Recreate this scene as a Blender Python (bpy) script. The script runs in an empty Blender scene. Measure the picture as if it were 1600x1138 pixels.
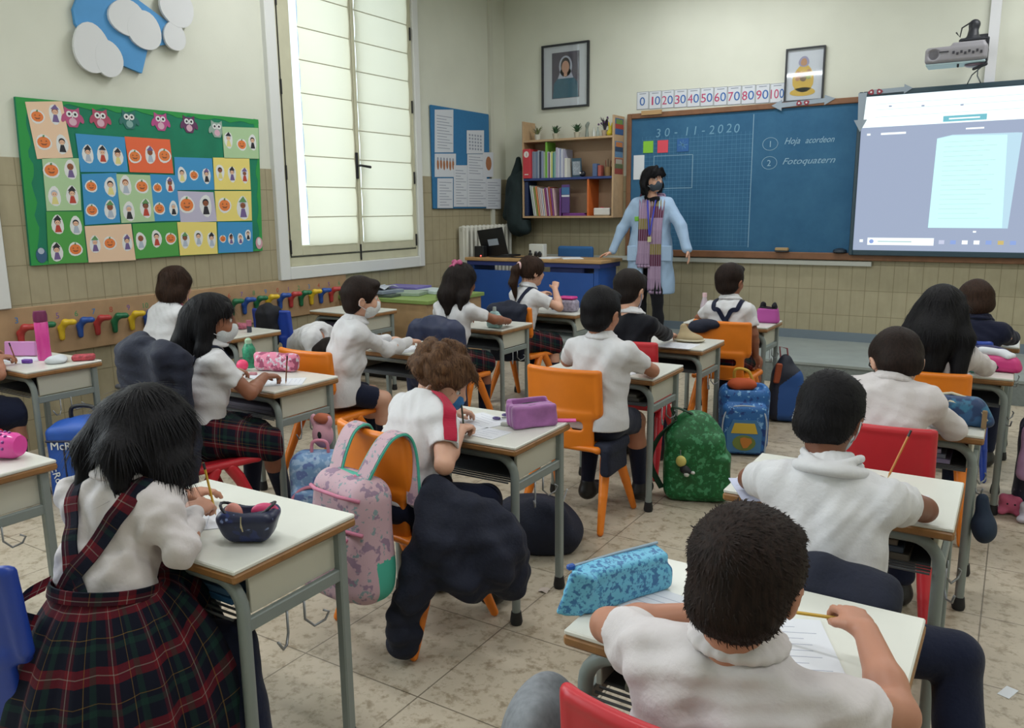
import bpy, math, random
import numpy as np
from mathutils import Vector, Matrix
random.seed(7); np.random.seed(7)
S = bpy.context.scene; COL = S.collection
PI = math.pi
# ---------------------------------------------------------------- camera
cd = bpy.data.cameras.new('camera'); cam = bpy.data.objects.new('camera', cd); COL.objects.link(cam); S.camera = cam
cd.sensor_width = 36; cd.lens = 1258.8 / 1600 * 36; cd.clip_start = .05
YAW, PITCH, ROLL = .5599, .1901, -.01047
_f = Vector((-math.sin(YAW)*math.cos(PITCH), math.cos(YAW)*math.cos(PITCH), -math.sin(PITCH)))
_r = Vector((math.cos(YAW), math.sin(YAW), 0)); _u = _r.cross(_f)
_r, _u = _r*math.cos(ROLL)+_u*math.sin(ROLL), _u*math.cos(ROLL)-_r*math.sin(ROLL)
cam.matrix_world = Matrix(((_r.x, _u.x, -_f.x, 0), (_r.y, _u.y, -_f.y, 0), (_r.z, _u.z, -_f.z, 1.525), (0, 0, 0, 1)))
# ---------------------------------------------------------------- view, world, lights
S.view_settings.view_transform = 'Standard'; S.view_settings.look = 'None'; S.view_settings.gamma = 1
S.view_settings.use_curve_mapping = False; S.view_settings.exposure = 0.30
S.cycles.use_denoising = True; S.cycles.max_bounces = 6; S.cycles.caustics_reflective = False; S.cycles.caustics_refractive = False
W = bpy.data.worlds.new('world'); S.world = W; W.use_nodes = True
_bg = W.node_tree.nodes['Background']; _bg.inputs[0].default_value = (.80, .92, 1, 1); _bg.inputs[1].default_value = 2.7
XL, YF, XR, YB, ZC = -5.39, 8.5, 3.2, -2.6, 4.35
LAMPS = [(-4.0, 1.2), (-4.0, 4.6), (-1.0, 1.0), (-1.0, 4.6), (1.8, 1.0), (1.8, 4.6), (-2.6, 7.4), (.6, 7.4)]
for i, (x, y) in enumerate(LAMPS):
    ld = bpy.data.lights.new('ceiling_tube_light', 'AREA'); ld.shape = 'RECTANGLE'; ld.size = 1.5; ld.size_y = .22
    ld.energy = 27; ld.color = (.975, .99, 1.0)
    lo = bpy.data.objects.new('ceiling_tube_light', ld); COL.objects.link(lo); lo.location = (x, y, 3.86)
# daylight through the tall windows of the left wall behind the photographer
for y in (-1.2, 1.2):
    ld = bpy.data.lights.new('window_daylight', 'AREA'); ld.shape = 'RECTANGLE'; ld.size = 1.5; ld.size_y = 2.2
    ld.energy = 42; ld.color = (.84, .93, 1.0)
    lo = bpy.data.objects.new('window_daylight', ld); COL.objects.link(lo); lo.location = (XL+.05, y, 2.3)
    lo.rotation_euler = (0, -PI/2, 0)
# ---------------------------------------------------------------- materials
MATS = {}
def srgb(c):
    return tuple((v/12.92 if v <= .04045 else ((v+.055)/1.055)**2.4) for v in c)
def hexc(h):
    return srgb([int(h[i:i+2], 16)/255 for i in (0, 2, 4)])
def mat(name, col=None, rough=.6, metal=0, spec=.5, nz=0, nscale=20, bump=0, bscale=60, trans=0, emit=None, estr=0, sheen=0, alpha=1, ior=None, sss=0):
    """plain principled material with an optional procedural tint noise and bump"""
    if name in MATS: return MATS[name]
    m = bpy.data.materials.new(name); m.use_nodes = True; MATS[name] = m
    nt = m.node_tree; b = nt.nodes['Principled BSDF']
    c = hexc(col) if isinstance(col, str) else srgb(col)
    b.inputs['Base Color'].default_value = (*c, 1); b.inputs['Roughness'].default_value = rough
    b.inputs['Metallic'].default_value = metal; b.inputs['Specular IOR Level'].default_value = spec
    if trans: b.inputs['Transmission Weight'].default_value = trans
    if ior: b.inputs['IOR'].default_value = ior
    if sheen: b.inputs['Sheen Weight'].default_value = sheen
    if alpha < 1: b.inputs['Alpha'].default_value = alpha
    if sss: b.inputs['Subsurface Weight'].default_value = sss; b.inputs['Subsurface Radius'].default_value = (.01, .004, .002)
    if emit: b.inputs['Emission Color'].default_value = (*hexc(emit), 1); b.inputs['Emission Strength'].default_value = estr
    tc = nt.nodes.new('ShaderNodeTexCoord')
    n = nt.nodes.new('ShaderNodeTexNoise'); n.inputs['Scale'].default_value = nscale; n.inputs['Detail'].default_value = 4
    nt.links.new(tc.outputs['Object'], n.inputs['Vector'])
    if nz:
        r = nt.nodes.new('ShaderNodeValToRGB')
        r.color_ramp.elements[0].position = .3; r.color_ramp.elements[1].position = .7
        r.color_ramp.elements[0].color = (*[v*(1-nz) for v in c], 1); r.color_ramp.elements[1].color = (*[min(1, v*(1+nz)) for v in c], 1)
        nt.links.new(n.outputs['Fac'], r.inputs['Fac']); nt.links.new(r.outputs['Color'], b.inputs['Base Color'])
    if bump:
        n2 = nt.nodes.new('ShaderNodeTexNoise'); n2.inputs['Scale'].default_value = bscale; n2.inputs['Detail'].default_value = 5
        nt.links.new(tc.outputs['Object'], n2.inputs['Vector'])
        bp = nt.nodes.new('ShaderNodeBump'); bp.inputs['Strength'].default_value = bump; bp.inputs['Distance'].default_value = .01
        nt.links.new(n2.outputs['Fac'], bp.inputs['Height']); nt.links.new(bp.outputs['Normal'], b.inputs['Normal'])
    return m
class NT:
    """tiny node helper"""
    def __init__(s, name, rough=.6, spec=.5):
        s.m = bpy.data.materials.new(name); s.m.use_nodes = True; MATS[name] = s.m
        s.t = s.m.node_tree; s.b = s.t.nodes['Principled BSDF']; s.b.inputs['Roughness'].default_value = rough
        s.b.inputs['Specular IOR Level'].default_value = spec
    def n(s, typ, **kw):
        o = s.t.nodes.new('ShaderNode'+typ)
        for k, v in kw.items():
            if k.startswith('i_'): o.inputs[k[2:].replace('_', ' ')].default_value = v
            else: setattr(o, k, v)
        return o
    def l(s, a, b): s.t.links.new(a, b)
    def math(s, op, a, b=None, c=None):
        o = s.n('Math', operation=op)
        for i, v in enumerate((a, b, c)):
            if v is None: continue
            if hasattr(v, 'links'): s.l(v, o.inputs[i])
            else: o.inputs[i].default_value = v
        return o.outputs[0]
    def mix(s, f, a, b, typ='MIX'):
        o = s.n('MixRGB', blend_type=typ)
        for i, v in enumerate((f, a, b)):
            if hasattr(v, 'links'): s.l(v, o.inputs[i])
            elif i == 0: o.inputs[0].default_value = v
            else: o.inputs[i].default_value = (*(hexc(v) if isinstance(v, str) else v), 1)
        return o.outputs[0]
    def xyz(s, coord='Object'):
        tc = s.n('TexCoord'); sp = s.n('SeparateXYZ'); s.l(tc.outputs[coord], sp.inputs[0])
        return tc.outputs[coord], sp.outputs[0], sp.outputs[1], sp.outputs[2]
    def noise(s, vec, scale, detail=4, rough=.55):
        o = s.n('TexNoise'); s.l(vec, o.inputs['Vector']); o.inputs['Scale'].default_value = scale
        o.inputs['Detail'].default_value = detail; o.inputs['Roughness'].default_value = rough; return o.outputs['Fac']
    def ramp(s, fac, stops):
        r = s.n('ValToRGB'); s.l(fac, r.inputs[0]); e = r.color_ramp.elements
        while len(e) < len(stops): e.new(.5)
        for k, (p, c) in enumerate(stops):
            e[k].position = p; e[k].color = (*(hexc(c) if isinstance(c, str) else (c, c, c)), 1)
        return r.outputs[0]
    def base(s, c): s.l(c, s.b.inputs['Base Color'])
    def bump(s, h, st=.3, d=.01):
        o = s.n('Bump'); o.inputs['Strength'].default_value = st; o.inputs['Distance'].default_value = d
        s.l(h, o.inputs['Height']); s.l(o.outputs[0], s.b.inputs['Normal'])
def stripe(t, v, period, off, width):
    """1 inside a stripe of the coordinate v"""
    f = t.math('FRACT', t.math('DIVIDE', t.math('ADD', v, off), period))
    return t.math('LESS_THAN', f, width/period)
# ---------------------------------------------------------------- object helpers
def tag(o, label=None, cat=None, group=None, kind=None):
    if label: o['label'] = label
    if cat: o['category'] = cat
    if group: o['group'] = group
    if kind: o['kind'] = kind
    return o
def root(name, loc, label, cat, group=None, rz=0):
    o = bpy.data.objects.new(name, None); COL.objects.link(o); o.location = loc; o.rotation_euler = (0, 0, rz)
    o.empty_display_size = .1
    return tag(o, label, cat, group)
def shift_of(p):
    v = Vector((0, 0, 0))
    while p is not None: v += p.location; p = p.parent
    return v
def mk(name, verts, faces, mats, parent=None, mi=None, smooth=False, uv=None, local=False):
    """ONE mesh object; verts in world coordinates unless local"""
    me = bpy.data.meshes.new(name); verts = np.asarray(verts, float)
    if parent is not None and not local: verts = verts - np.array(shift_of(parent))
    org = None
    if parent is None and not local:
        org = np.array([(verts[:, 0].min()+verts[:, 0].max())/2, (verts[:, 1].min()+verts[:, 1].max())/2, verts[:, 2].min()])
        verts = verts - org
    me.from_pydata(verts.tolist(), [], faces if isinstance(faces, list) else faces.tolist())
    if not isinstance(mats, (list, tuple)): mats = [mats]
    for m in mats: me.materials.append(m)
    if mi is not None: me.polygons.foreach_set('material_index', np.asarray(mi, np.int32))
    if uv is not None:
        l = me.uv_layers.new(name='uv'); li = np.zeros(len(me.loops), np.int32); me.loops.foreach_get('vertex_index', li)
        l.data.foreach_set('uv', np.asarray(uv, float)[li].ravel())
    if smooth: me.polygons.foreach_set('use_smooth', np.ones(len(me.polygons), bool))
    me.update()
    o = bpy.data.objects.new(name, me); COL.objects.link(o); o.parent = parent
    if org is not None: o.location = org
    return o
def rotm(rx=0, ry=0, rz=0):
    return np.array(Matrix.Rotation(rz, 3, 'Z') @ Matrix.Rotation(ry, 3, 'Y') @ Matrix.Rotation(rx, 3, 'X'))
class MB:
    def __init__(s): s.v = []; s.f = []; s.mi = []; s.uv = []; s.T = None; s.sm = False
    def _add(s, vs, fs, m=0, uv=None):
        k = len(s.v); s.v += [tuple(map(float, p)) for p in vs]; s.f += [[i+k for i in f] for f in fs]
        s.mi += [m]*len(fs); s.uv += (list(uv) if uv is not None else [(0, 0)]*len(vs)); return s
    def box(s, c, d, R=None, m=0, bev=0):
        x, y, z = [q/2 for q in d]; b = min(bev, x*.9, y*.9, z*.9)
        if b <= 0:
            vs = [(i*x, j*y, k*z) for i in (-1, 1) for j in (-1, 1) for k in (-1, 1)]
            fs = [(0, 1, 3, 2), (4, 6, 7, 5), (0, 4, 5, 1), (2, 3, 7, 6), (0, 2, 6, 4), (1, 5, 7, 3)]
        else:
            vs = []; idx = {}
            for i in (-1, 1):
                for j in (-1, 1):
                    for k in (-1, 1):
                        for a in range(3):
                            p = [i*(x-b), j*(y-b), k*(z-b)]; p[a] += (i, j, k)[a]*b; idx[i, j, k, a] = len(vs); vs.append(p)
            fs = []
            for a in range(3):
                o1, o2 = [q for q in range(3) if q != a]
                for sg in (-1, 1):
                    q = []
                    for (p1, p2) in ((-1, -1), (1, -1), (1, 1), (-1, 1)):
                        t = [0]*3; t[a] = sg; t[o1] = p1; t[o2] = p2; q.append(idx[(*t, a)])
                    fs.append(q if (sg == 1) ^ (a == 1) else q[::-1])
            for a in range(3):
                o1, o2 = [q for q in range(3) if q != a]
                for s1 in (-1, 1):
                    for s2 in (-1, 1):
                        q = []
                        for (e, ax) in ((-1, o1), (1, o1), (1, o2), (-1, o2)):
                            t = [0]*3; t[a] = e; t[o1] = s1; t[o2] = s2; q.append(idx[(*t, ax)])
                        fs.append(q)
            for i in (-1, 1):
                for j in (-1, 1):
                    for k in (-1, 1): fs.append([idx[i, j, k, a] for a in range(3)])
        vs = np.array(vs, float)
        if R is not None: vs = vs @ np.asarray(R).T
        return s._add(vs + np.array(c), fs, m)
    def span(s, a, b, m=0, bev=0):
        return s.box([(p+q)/2 for p, q in zip(a, b)], [abs(q-p) for p, q in zip(a, b)], m=m, bev=bev)
    def tube(s, pts, r, n=8, m=0, closed=False, flat=1):
        P = np.array(pts, float); k = len(P); r = np.broadcast_to(np.asarray(r, float), (k,))
        vs = []; T = np.gradient(P, axis=0)
        if closed: T = np.roll(P, -1, 0)-np.roll(P, 1, 0)
        T /= np.linalg.norm(T, axis=1)[:, None]+1e-12
        up = np.array([0, 0, 1.]) if abs(T[0][2]) < .9 else np.array([0, 1., 0])
        N = np.cross(T[0], up); N /= np.linalg.norm(N)
        for i in range(k):
            N = N-T[i]*(N@T[i]); N /= np.linalg.norm(N)+1e-12; B = np.cross(T[i], N)
            for j in range(n):
                a = 2*PI*(j+.5)/n; vs.append(P[i]+r[i]*(math.cos(a)*N+math.sin(a)*B*flat))
        fs = [(i*n+j, i*n+(j+1) % n, ((i+1) % k)*n+(j+1) % n, ((i+1) % k)*n+j) for i in range(k if closed else k-1) for j in range(n)]
        if not closed: fs += [tuple(range(n))[::-1], tuple(range((k-1)*n, k*n))]
        return s._add(vs, fs, m)
    def lathe(s, prof, c, n=24, m=0, R=None):
        vs = []; k = len(prof)
        for (r, z) in prof:
            for j in range(n): a = 2*PI*j/n; vs.append((r*math.cos(a), r*math.sin(a), z))
        fs = [(i*n+j, i*n+(j+1) % n, (i+1)*n+(j+1) % n, (i+1)*n+j) for i in range(k-1) for j in range(n)]
        if prof[0][0] > 1e-6: fs.append(tuple(range(n))[::-1])
        if prof[-1][0] > 1e-6: fs.append(tuple(range((k-1)*n, k*n)))
        vs = np.array(vs)
        if R is not None: vs = vs @ np.asarray(R).T
        return s._add(vs+np.array(c), fs, m)
    def ball(s, c, r, m=0, n=12, R=None):
        r = np.broadcast_to(np.asarray(r, float), (3,)); vs = []
        for i in range(n//2+1):
            t = PI*i/(n//2)
            for j in range(n): a = 2*PI*j/n; vs.append((math.sin(t)*math.cos(a), math.sin(t)*math.sin(a), math.cos(t)))
        vs = np.array(vs)*r
        if R is not None: vs = vs @ np.asarray(R).T
        fs = [(i*n+j, (i+1)*n+j, (i+1)*n+(j+1) % n, i*n+(j+1) % n) for i in range(n//2) for j in range(n)]
        return s._add(vs+np.array(c), fs, m)
    def poly(s, pts, O, U, V, th, m=0):
        """2-D outline extruded by th along U x V"""
        O, U, V = map(lambda q: np.array(q, float), (O, U, V)); N = np.cross(U, V)
        A = [O+U*a+V*b for a, b in pts]; k = len(A); B = [p+N*th for p in A]
        fs = [tuple(range(k))[::-1], tuple(range(k, 2*k))]+[(i, (i+1) % k, k+(i+1) % k, k+i) for i in range(k)]
        return s._add(A+B, fs, m)
    def disc(s, c, rx, ry, O, U, V, th, m=0, n=14, wob=0, rot=0):
        pts = []
        for i in range(n):
            a = 2*PI*i/n; q = 1+wob*math.sin(3*a+c[0]*50)
            x, y = rx*q*math.cos(a), ry*q*math.sin(a)
            pts.append((c[0]+x*math.cos(rot)-y*math.sin(rot), c[1]+x*math.sin(rot)+y*math.cos(rot)))
        return s.poly(pts, O, U, V, th, m)
    def grid(s, P, m=0, uv=None, closeu=False):
        P = np.asarray(P, float); a, b = P.shape[:2]
        fs = [(i*b+j, i*b+(j+1) % b, ((i+1) % a)*b+(j+1) % b, ((i+1) % a)*b+j) for i in range(a if closeu else a-1) for j in range(b-1)]
        return s._add(P.reshape(-1, 3), fs, m, None if uv is None else np.asarray(uv).reshape(-1, 2))
    def ribbon(s, pts, w, side, th=.002, m=0):
        """flat strap along pts, wide along side"""
        P = np.array(pts, float); side = np.array(side, float)
        if side.ndim == 1: side = np.tile(side, (len(P), 1))
        T = np.gradient(P, axis=0); N = np.cross(side, T); N /= np.linalg.norm(N, axis=1)[:, None]+1e-9
        w = np.broadcast_to(np.asarray(w, float), (len(P),))[:, None]
        sd = side/np.linalg.norm(side, axis=1)[:, None]
        G = np.stack([P-sd*w/2+N*th/2, P+sd*w/2+N*th/2, P+sd*w/2-N*th/2, P-sd*w/2-N*th/2, P-sd*w/2+N*th/2], 1)
        L = np.concatenate([[0], np.cumsum(np.linalg.norm(np.diff(P, axis=0), axis=1))])
        uv = np.stack([np.broadcast_to(np.array([0, 1, 1, 0, 0])*w[0, 0], (len(P), 5)), np.repeat(L[:, None], 5, 1)], -1)
        s.grid(G, m, uv); k = len(s.v)-len(P)*5
        s.f += [[k, k+1, k+2, k+3], [k+len(P)*5-5+i for i in (3, 2, 1, 0)]]; s.mi += [m, m]
        return s
    def build(s, name, mats, parent=None, smooth=False, uv=False, local=False):
        o = mk(name, s.v, s.f, mats, parent, s.mi, smooth, s.uv if uv else None, local)
        if smooth == 'auto':
            me = o.data; me.polygons.foreach_set('use_smooth', np.ones(len(me.polygons), bool))
            try: me.set_sharp_from_angle(angle=.6)
            except Exception: pass
        return o
def text(body, size, O, U, V, mat_, name, parent=None, ext=.0006, shear=0, align='LEFT', bold=0, fit=None):
    """lettering as real thin geometry; O is the baseline start in the world"""
    cu = bpy.data.curves.new('t', 'FONT'); cu.body = body; cu.size = size; cu.shear = shear; cu.align_x = align; cu.extrude = ext; cu.offset = bold
    cu.resolution_u = 3
    to = bpy.data.objects.new('t', cu); COL.objects.link(to); dg = bpy.context.evaluated_depsgraph_get(); dg.update()
    me = bpy.data.meshes.new_from_object(to.evaluated_get(dg)); bpy.data.objects.remove(to); bpy.data.curves.remove(cu)
    U, V, O = map(lambda q: np.array(q, float), (U, V, O)); N = np.cross(U, V)
    co = np.array([v.co[:] for v in me.vertices])
    if fit: co[:, 0] = (co[:, 0]-co[:, 0].min())*fit/max(1e-6, co[:, 0].max()-co[:, 0].min())
    vs = O+co[:, :1]*U+co[:, 1:2]*V+co[:, 2:3]*N
    fs = [list(p.vertices) for p in me.polygons]; bpy.data.meshes.remove(me)
    return mk(name, vs, fs, mat_, parent)
def copy_thing(o, loc, rz=None, label=None, group=None, parent=None):
    c = o.copy(); COL.objects.link(c); c.parent = parent
    if parent is None:
        c.location = loc
        if rz is not None: c.rotation_euler = (0, 0, rz)
        if label: c['label'] = label
        if group: c['group'] = group
    for ch in [q for q in o.children]: copy_thing(ch, None, parent=c)
    return c
# ---------------------------------------------------------------- implicit surfaces (smooth organic shapes)
class SDF:
    def __init__(s, lo, hi, h):
        s.h = h; s.lo = np.array(lo, float)-2*h; n = np.ceil((np.array(hi)+2*h-s.lo)/h).astype(int)+1; s.n = n
        s.d = np.full(n, .2, np.float32)
        s.ax = [(s.lo[i]+h*np.arange(n[i])).astype(np.float32) for i in range(3)]
    def blk(s, lo, hi, mrg):
        i0 = np.clip(np.floor((np.array(lo)-mrg-s.lo)/s.h).astype(int), 0, s.n-1); i1 = np.clip(np.ceil((np.array(hi)+mrg-s.lo)/s.h).astype(int)+1, 1, s.n)
        sl = tuple(slice(a, b) for a, b in zip(i0, i1))
        if any(b <= a for a, b in zip(i0, i1)): return None, None
        X = s.ax[0][sl[0]][:, None, None]; Y = s.ax[1][sl[1]][None, :, None]; Z = s.ax[2][sl[2]][None, None, :]
        return sl, (X, Y, Z)
    def put(s, sl, q, k, sub=False, inter=False):
        d = s.d[sl]; q = q.astype(np.float32)
        if sub:
            q = -q
            if k > 0: h = np.maximum(k-np.abs(d-q), 0)/k; s.d[sl] = np.maximum(d, q)+h*h*k*.25
            else: s.d[sl] = np.maximum(d, q)
        else:
            if k > 0: h = np.maximum(k-np.abs(d-q), 0)/k; s.d[sl] = np.minimum(d, q)-h*h*k*.25
            else: s.d[sl] = np.minimum(d, q)
    def cap(s, a, b, ra, rb=None, k=.02, sub=False, sq=None):
        rb = ra if rb is None else rb; a = np.array(a, float); b = np.array(b, float); r = max(ra, rb); m = k+3*s.h+.01
        sl, g = s.blk(np.minimum(a, b)-r, np.maximum(a, b)+r, m)
        if sl is None: return s
        ab = b-a; L = ab@ab+1e-12; p = [g[i]-a[i] for i in range(3)]
        t = np.clip((p[0]*ab[0]+p[1]*ab[1]+p[2]*ab[2])/L, 0, 1)
        d = np.sqrt(sum((p[i]-ab[i]*t)**2 for i in range(3)))-(ra+(rb-ra)*t)
        s.put(sl, d, k, sub); return s
    def chain(s, pts, rs, k=.02, sub=False):
        rs = np.broadcast_to(np.asarray(rs, float), (len(pts),))
        for i in range(len(pts)-1): s.cap(pts[i], pts[i+1], rs[i], rs[i+1], k, sub)
        return s
    def ell(s, c, r, R=None, k=.02, sub=False):
        c = np.array(c, float); r = np.broadcast_to(np.asarray(r, float), (3,)); m = k+3*s.h+.01; ext = np.full(3, r.max()) if R is not None else r
        sl, g = s.blk(c-ext, c+ext, m)
        if sl is None: return s
        p = [g[i]-c[i] for i in range(3)]
        if R is not None: R = np.asarray(R); p = [p[0]*R[0, j]+p[1]*R[1, j]+p[2]*R[2, j] for j in range(3)]
        k0 = np.sqrt(sum((p[i]/r[i])**2 for i in range(3))); k1 = np.sqrt(sum((p[i]/r[i]**2)**2 for i in range(3)))+1e-9
        s.put(sl, k0*(k0-1)/k1, k, sub); return s
    def box(s, c, hf, R=None, rd=.01, k=.01, sub=False, taper=0):
        c = np.array(c, float); hf = np.array(hf, float); m = k+3*s.h+.01; ext = np.full(3, np.linalg.norm(hf)) if R is not None else hf
        sl, g = s.blk(c-ext, c+ext, m)
        if sl is None: return s
        p = [g[i]-c[i] for i in range(3)]
        if R is not None: R = np.asarray(R); p = [p[0]*R[0, j]+p[1]*R[1, j]+p[2]*R[2, j] for j in range(3)]
        if taper:
            sc = 1+taper*p[2]/hf[2]; p = [p[0]/sc, p[1]/sc, p[2]]
        q = [np.abs(p[i])-(hf[i]-rd) for i in range(3)]
        d = np.sqrt(sum(np.maximum(v, 0)**2 for v in q))+np.minimum(np.maximum(np.maximum(q[0], q[1]), q[2]), 0)-rd
        s.put(sl, d, k, sub); return s
    def plane(s, pt, n):
        """keep the side the normal points away from"""
        n = np.array(n, float); n /= np.linalg.norm(n); pt = np.array(pt, float)
        q = (s.ax[0][:, None, None]-pt[0])*n[0]+(s.ax[1][None, :, None]-pt[1])*n[1]+(s.ax[2][None, None, :]-pt[2])*n[2]
        s.d = np.maximum(s.d, q.astype(np.float32)); return s
    def warp(s, fn):
        """add a displacement field fn(X,Y,Z)"""
        I = np.nonzero(np.abs(s.d) < .035)
        if len(I[0]): s.d[I] += fn(s.ax[0][I[0]], s.ax[1][I[1]], s.ax[2][I[2]]).astype(np.float32)
        return s
    def folds(s, A, f=40, seed=0, dirs=None):
        r = np.random.RandomState(seed)
        def fn(X, Y, Z):
            out = 0
            for i in range(3):
                v = r.normal(size=3) if dirs is None else np.array(dirs)+r.normal(size=3)*.35
                v = v/np.linalg.norm(v)*f*(.7+.5*i); w = r.normal(size=3); w = w/np.linalg.norm(w)*f*.35
                ph = r.rand(2)*6
                out = out+np.sin(X*v[0]+Y*v[1]+Z*v[2]+ph[0]+1.6*np.sin(X*w[0]+Y*w[1]+Z*w[2]+ph[1]))/(1+i)
            return A*out*.6
        return s.warp(fn)
    def mesh(s):
        d = s.d; d[0] = d[-1] = 1; d[:, 0] = d[:, -1] = 1; d[:, :, 0] = d[:, :, -1] = 1
        neg = d < 0; n = s.n
        c = np.zeros(n-1, np.int8)
        for i in (0, 1):
            for j in (0, 1):
                for k in (0, 1): c += neg[i:n[0]-1+i, j:n[1]-1+j, k:n[2]-1+k]
        I = np.argwhere((c > 0) & (c < 8))
        if len(I) == 0: return np.zeros((0, 3)), np.zeros((0, 4), int)
        val = {}
        for i in (0, 1):
            for j in (0, 1):
                for k in (0, 1): val[i, j, k] = d[I[:, 0]+i, I[:, 1]+j, I[:, 2]+k]
        acc = np.zeros((len(I), 3)); cnt = np.zeros(len(I))
        for ax in range(3):
            for u in (0, 1):
                for v in (0, 1):
                    a = [u, v]; a.insert(ax, 0); b = list(a); b[ax] = 1
                    va, vb = val[tuple(a)], val[tuple(b)]; cr = (va < 0) != (vb < 0)
                    t = np.where(cr, va/(va-vb+1e-12), 0); P = np.tile(np.array(a, float), (len(I), 1)); P[:, ax] = t
                    acc += P*cr[:, None]; cnt += cr
        V = s.lo+(I+acc/cnt[:, None])*s.h
        idx = np.full(n-1, -1, np.int32); idx[I[:, 0], I[:, 1], I[:, 2]] = np.arange(len(I)); F = []
        for ax in range(3):
            o1, o2 = (ax+1) % 3, (ax+2) % 3
            A = [slice(None)]*3; A[ax] = slice(0, -1); B = [slice(None)]*3; B[ax] = slice(1, None)
            e = np.argwhere(neg[tuple(A)] != neg[tuple(B)]); e = e[(e[:, o1] > 0) & (e[:, o2] > 0) & (e[:, o1] < n[o1]-1) & (e[:, o2] < n[o2]-1)]
            fl = neg[e[:, 0], e[:, 1], e[:, 2]]
            q = []
            for (p1, p2) in ((0, 0), (1, 0), (1, 1), (0, 1)):
                t = e.copy(); t[:, o1] -= p1; t[:, o2] -= p2; q.append(idx[t[:, 0], t[:, 1], t[:, 2]])
            q = np.stack(q, 1); q[~fl] = q[~fl][:, ::-1]; F.append(q)
        F = np.concatenate(F); F = F[(F >= 0).all(1)]
        return V, F
    def build(s, name, mats, parent=None, mi=None, local=False):
        V, F = s.mesh()
        if len(V) == 0: V = np.array([[0, 0, 0], [.001, 0, 0], [0, .001, 0]], float); F = np.array([[0, 1, 2]])
        s.V, s.F = V, F
        o = mk(name, V, F, mats, parent, None if mi is None else mi(V[F].mean(1)), True, None, local)
        return o
# ================================================================ room materials
t = NT('wall paint', .75, .25); v, x, y, z = t.xyz(); n = t.noise(v, 1.3, 3); n2 = t.noise(v, 60, 3)
t.base(t.ramp(n, [(.3, 'CDCFC2'), (.7, 'D6D8CB')])); t.bump(n2, .12, .004)
def tiles(name, ax):
    t = NT(name, .5, .35); v, x, y, z = t.xyz(); u = y if ax == 'y' else x
    n = t.noise(v, 9, 5); n3 = t.noise(v, 1.1, 2)
    mp = t.n('Mapping'); t.l(v, mp.inputs[0]); mp.inputs['Scale'].default_value = (40, 40, 5); st = t.noise(mp.outputs[0], 1, 3)
    c = t.mix(n, '9C937A', 'B3AA8E'); c = t.mix(t.math('MULTIPLY', st, .35), c, '877F66'); c = t.mix(t.math('MULTIPLY', n3, .25), c, 'A69A78')
    g = t.math('MAXIMUM', stripe(t, u, .125, 20, .006), stripe(t, z, .25, 20.05, .006))
    t.base(t.mix(t.math('MULTIPLY', g, .6), c, '6F664A')); t.bump(t.math('SUBTRACT', 1, g), .4, .003); return t.m
TL, TF = tiles('olive wall tiles side', 'y'), tiles('olive wall tiles front', 'x')
t = NT('terrazzo floor', .32, .5); v, x, y, z = t.xyz()
vo = t.n('TexVoronoi'); vo.inputs['Scale'].default_value = 26; t.l(v, vo.inputs['Vector']); n = t.noise(v, 3, 6, .7); n2 = t.noise(v, 19, 5, .7); n4 = t.noise(v, .8, 2)
c = t.mix(n, 'ADA28F', 'C8BDAA'); c = t.mix(t.ramp(n2, [(.50, 0), (.64, .8)]), c, '84765F')
c = t.mix(t.ramp(vo.outputs['Distance'], [(.0, .35), (.28, 0)]), c, '766852'); c = t.mix(t.math('MULTIPLY', n4, .3), c, '9A907C')
g = t.math('MAXIMUM', stripe(t, x, .5, 20, .005), stripe(t, y, .5, 20.2, .005))
t.base(t.mix(t.math('MULTIPLY', g, .7), c, '4A4234')); t.l(t.ramp(n, [(.3, .28), (.7, .5)]), t.b.inputs['Roughness'])
PAINT = MATS['wall paint']; FLOOR = MATS['terrazzo floor']
CEIL = mat('ceiling paint', 'DDDDD5', .9)
CREAM = mat('cream window paint', 'C4C2A8', .45, nz=.05, nscale=8); WHITE = mat('white gloss trim', 'D6D8D6', .4)
DARK = mat('black iron fitting', '1A1A1C', .5); GREYP = mat('grey platform paint', '8A9290', .6, nz=.08, nscale=5)
GREYR = mat('grey carpet riser', '737B7A', .85, nz=.1, nscale=40); SKIRT = mat('blue grey skirting', '6E7B85', .55)
def st(o): o['kind'] = 'structure'; return o
# ================================================================ room shell
def slab(name, a, b, m):
    return st(MB().span(a, b).build(name, m))
floor_ = slab('floor', (XL-.2, YB-.2, -.1), (XR+.2, YF+.2, 0), FLOOR)
floor_.data.transform(Matrix.Translation(floor_.location)); floor_.location = (0, 0, 0)
slab('ceiling', (XL-.2, YB-.2, ZC), (XR+.2, YF+.2, ZC+.1), CEIL)
def wall_obj(name, spans, m):
    mb = MB()
    for a, b in spans: mb.span(a, b)
    o = mk(name, mb.v, mb.f, m, None, None); o.data.transform(Matrix.Translation(o.location)); o.location = (0, 0, 0); return st(o)
W1, W2 = (4.93, 6.72, 1.05, 3.95), (.75, 2.52, 1.05, 3.95)
W3 = (-2.1, -.3, 1.05, 3.95)
ys = [YB-.2, W3[0], W3[1], W2[0], W2[1], W1[0], W1[1], YF+.2]
sp = []
for i in range(0, 7, 2): sp.append(((XL-.25, ys[i], 0), (XL, ys[i+1], ZC)))
for w in (W1, W2, W3): sp += [((XL-.25, w[0], 0), (XL, w[1], w[2])), ((XL-.25, w[0], w[3]), (XL, w[1], ZC))]
wl = wall_obj('wall_left', sp, PAINT)
wf = wall_obj('wall_front', [((XL, YF, 0), (XR+.2, YF+.2, ZC))], PAINT)
wall_obj('wall_right', [((XR, YB-.2, 0), (XR+.2, YF, ZC))], PAINT)
wall_obj('wall_back', [((XL, YB-.2, 0), (XR, YB, ZC))], PAINT)
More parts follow.
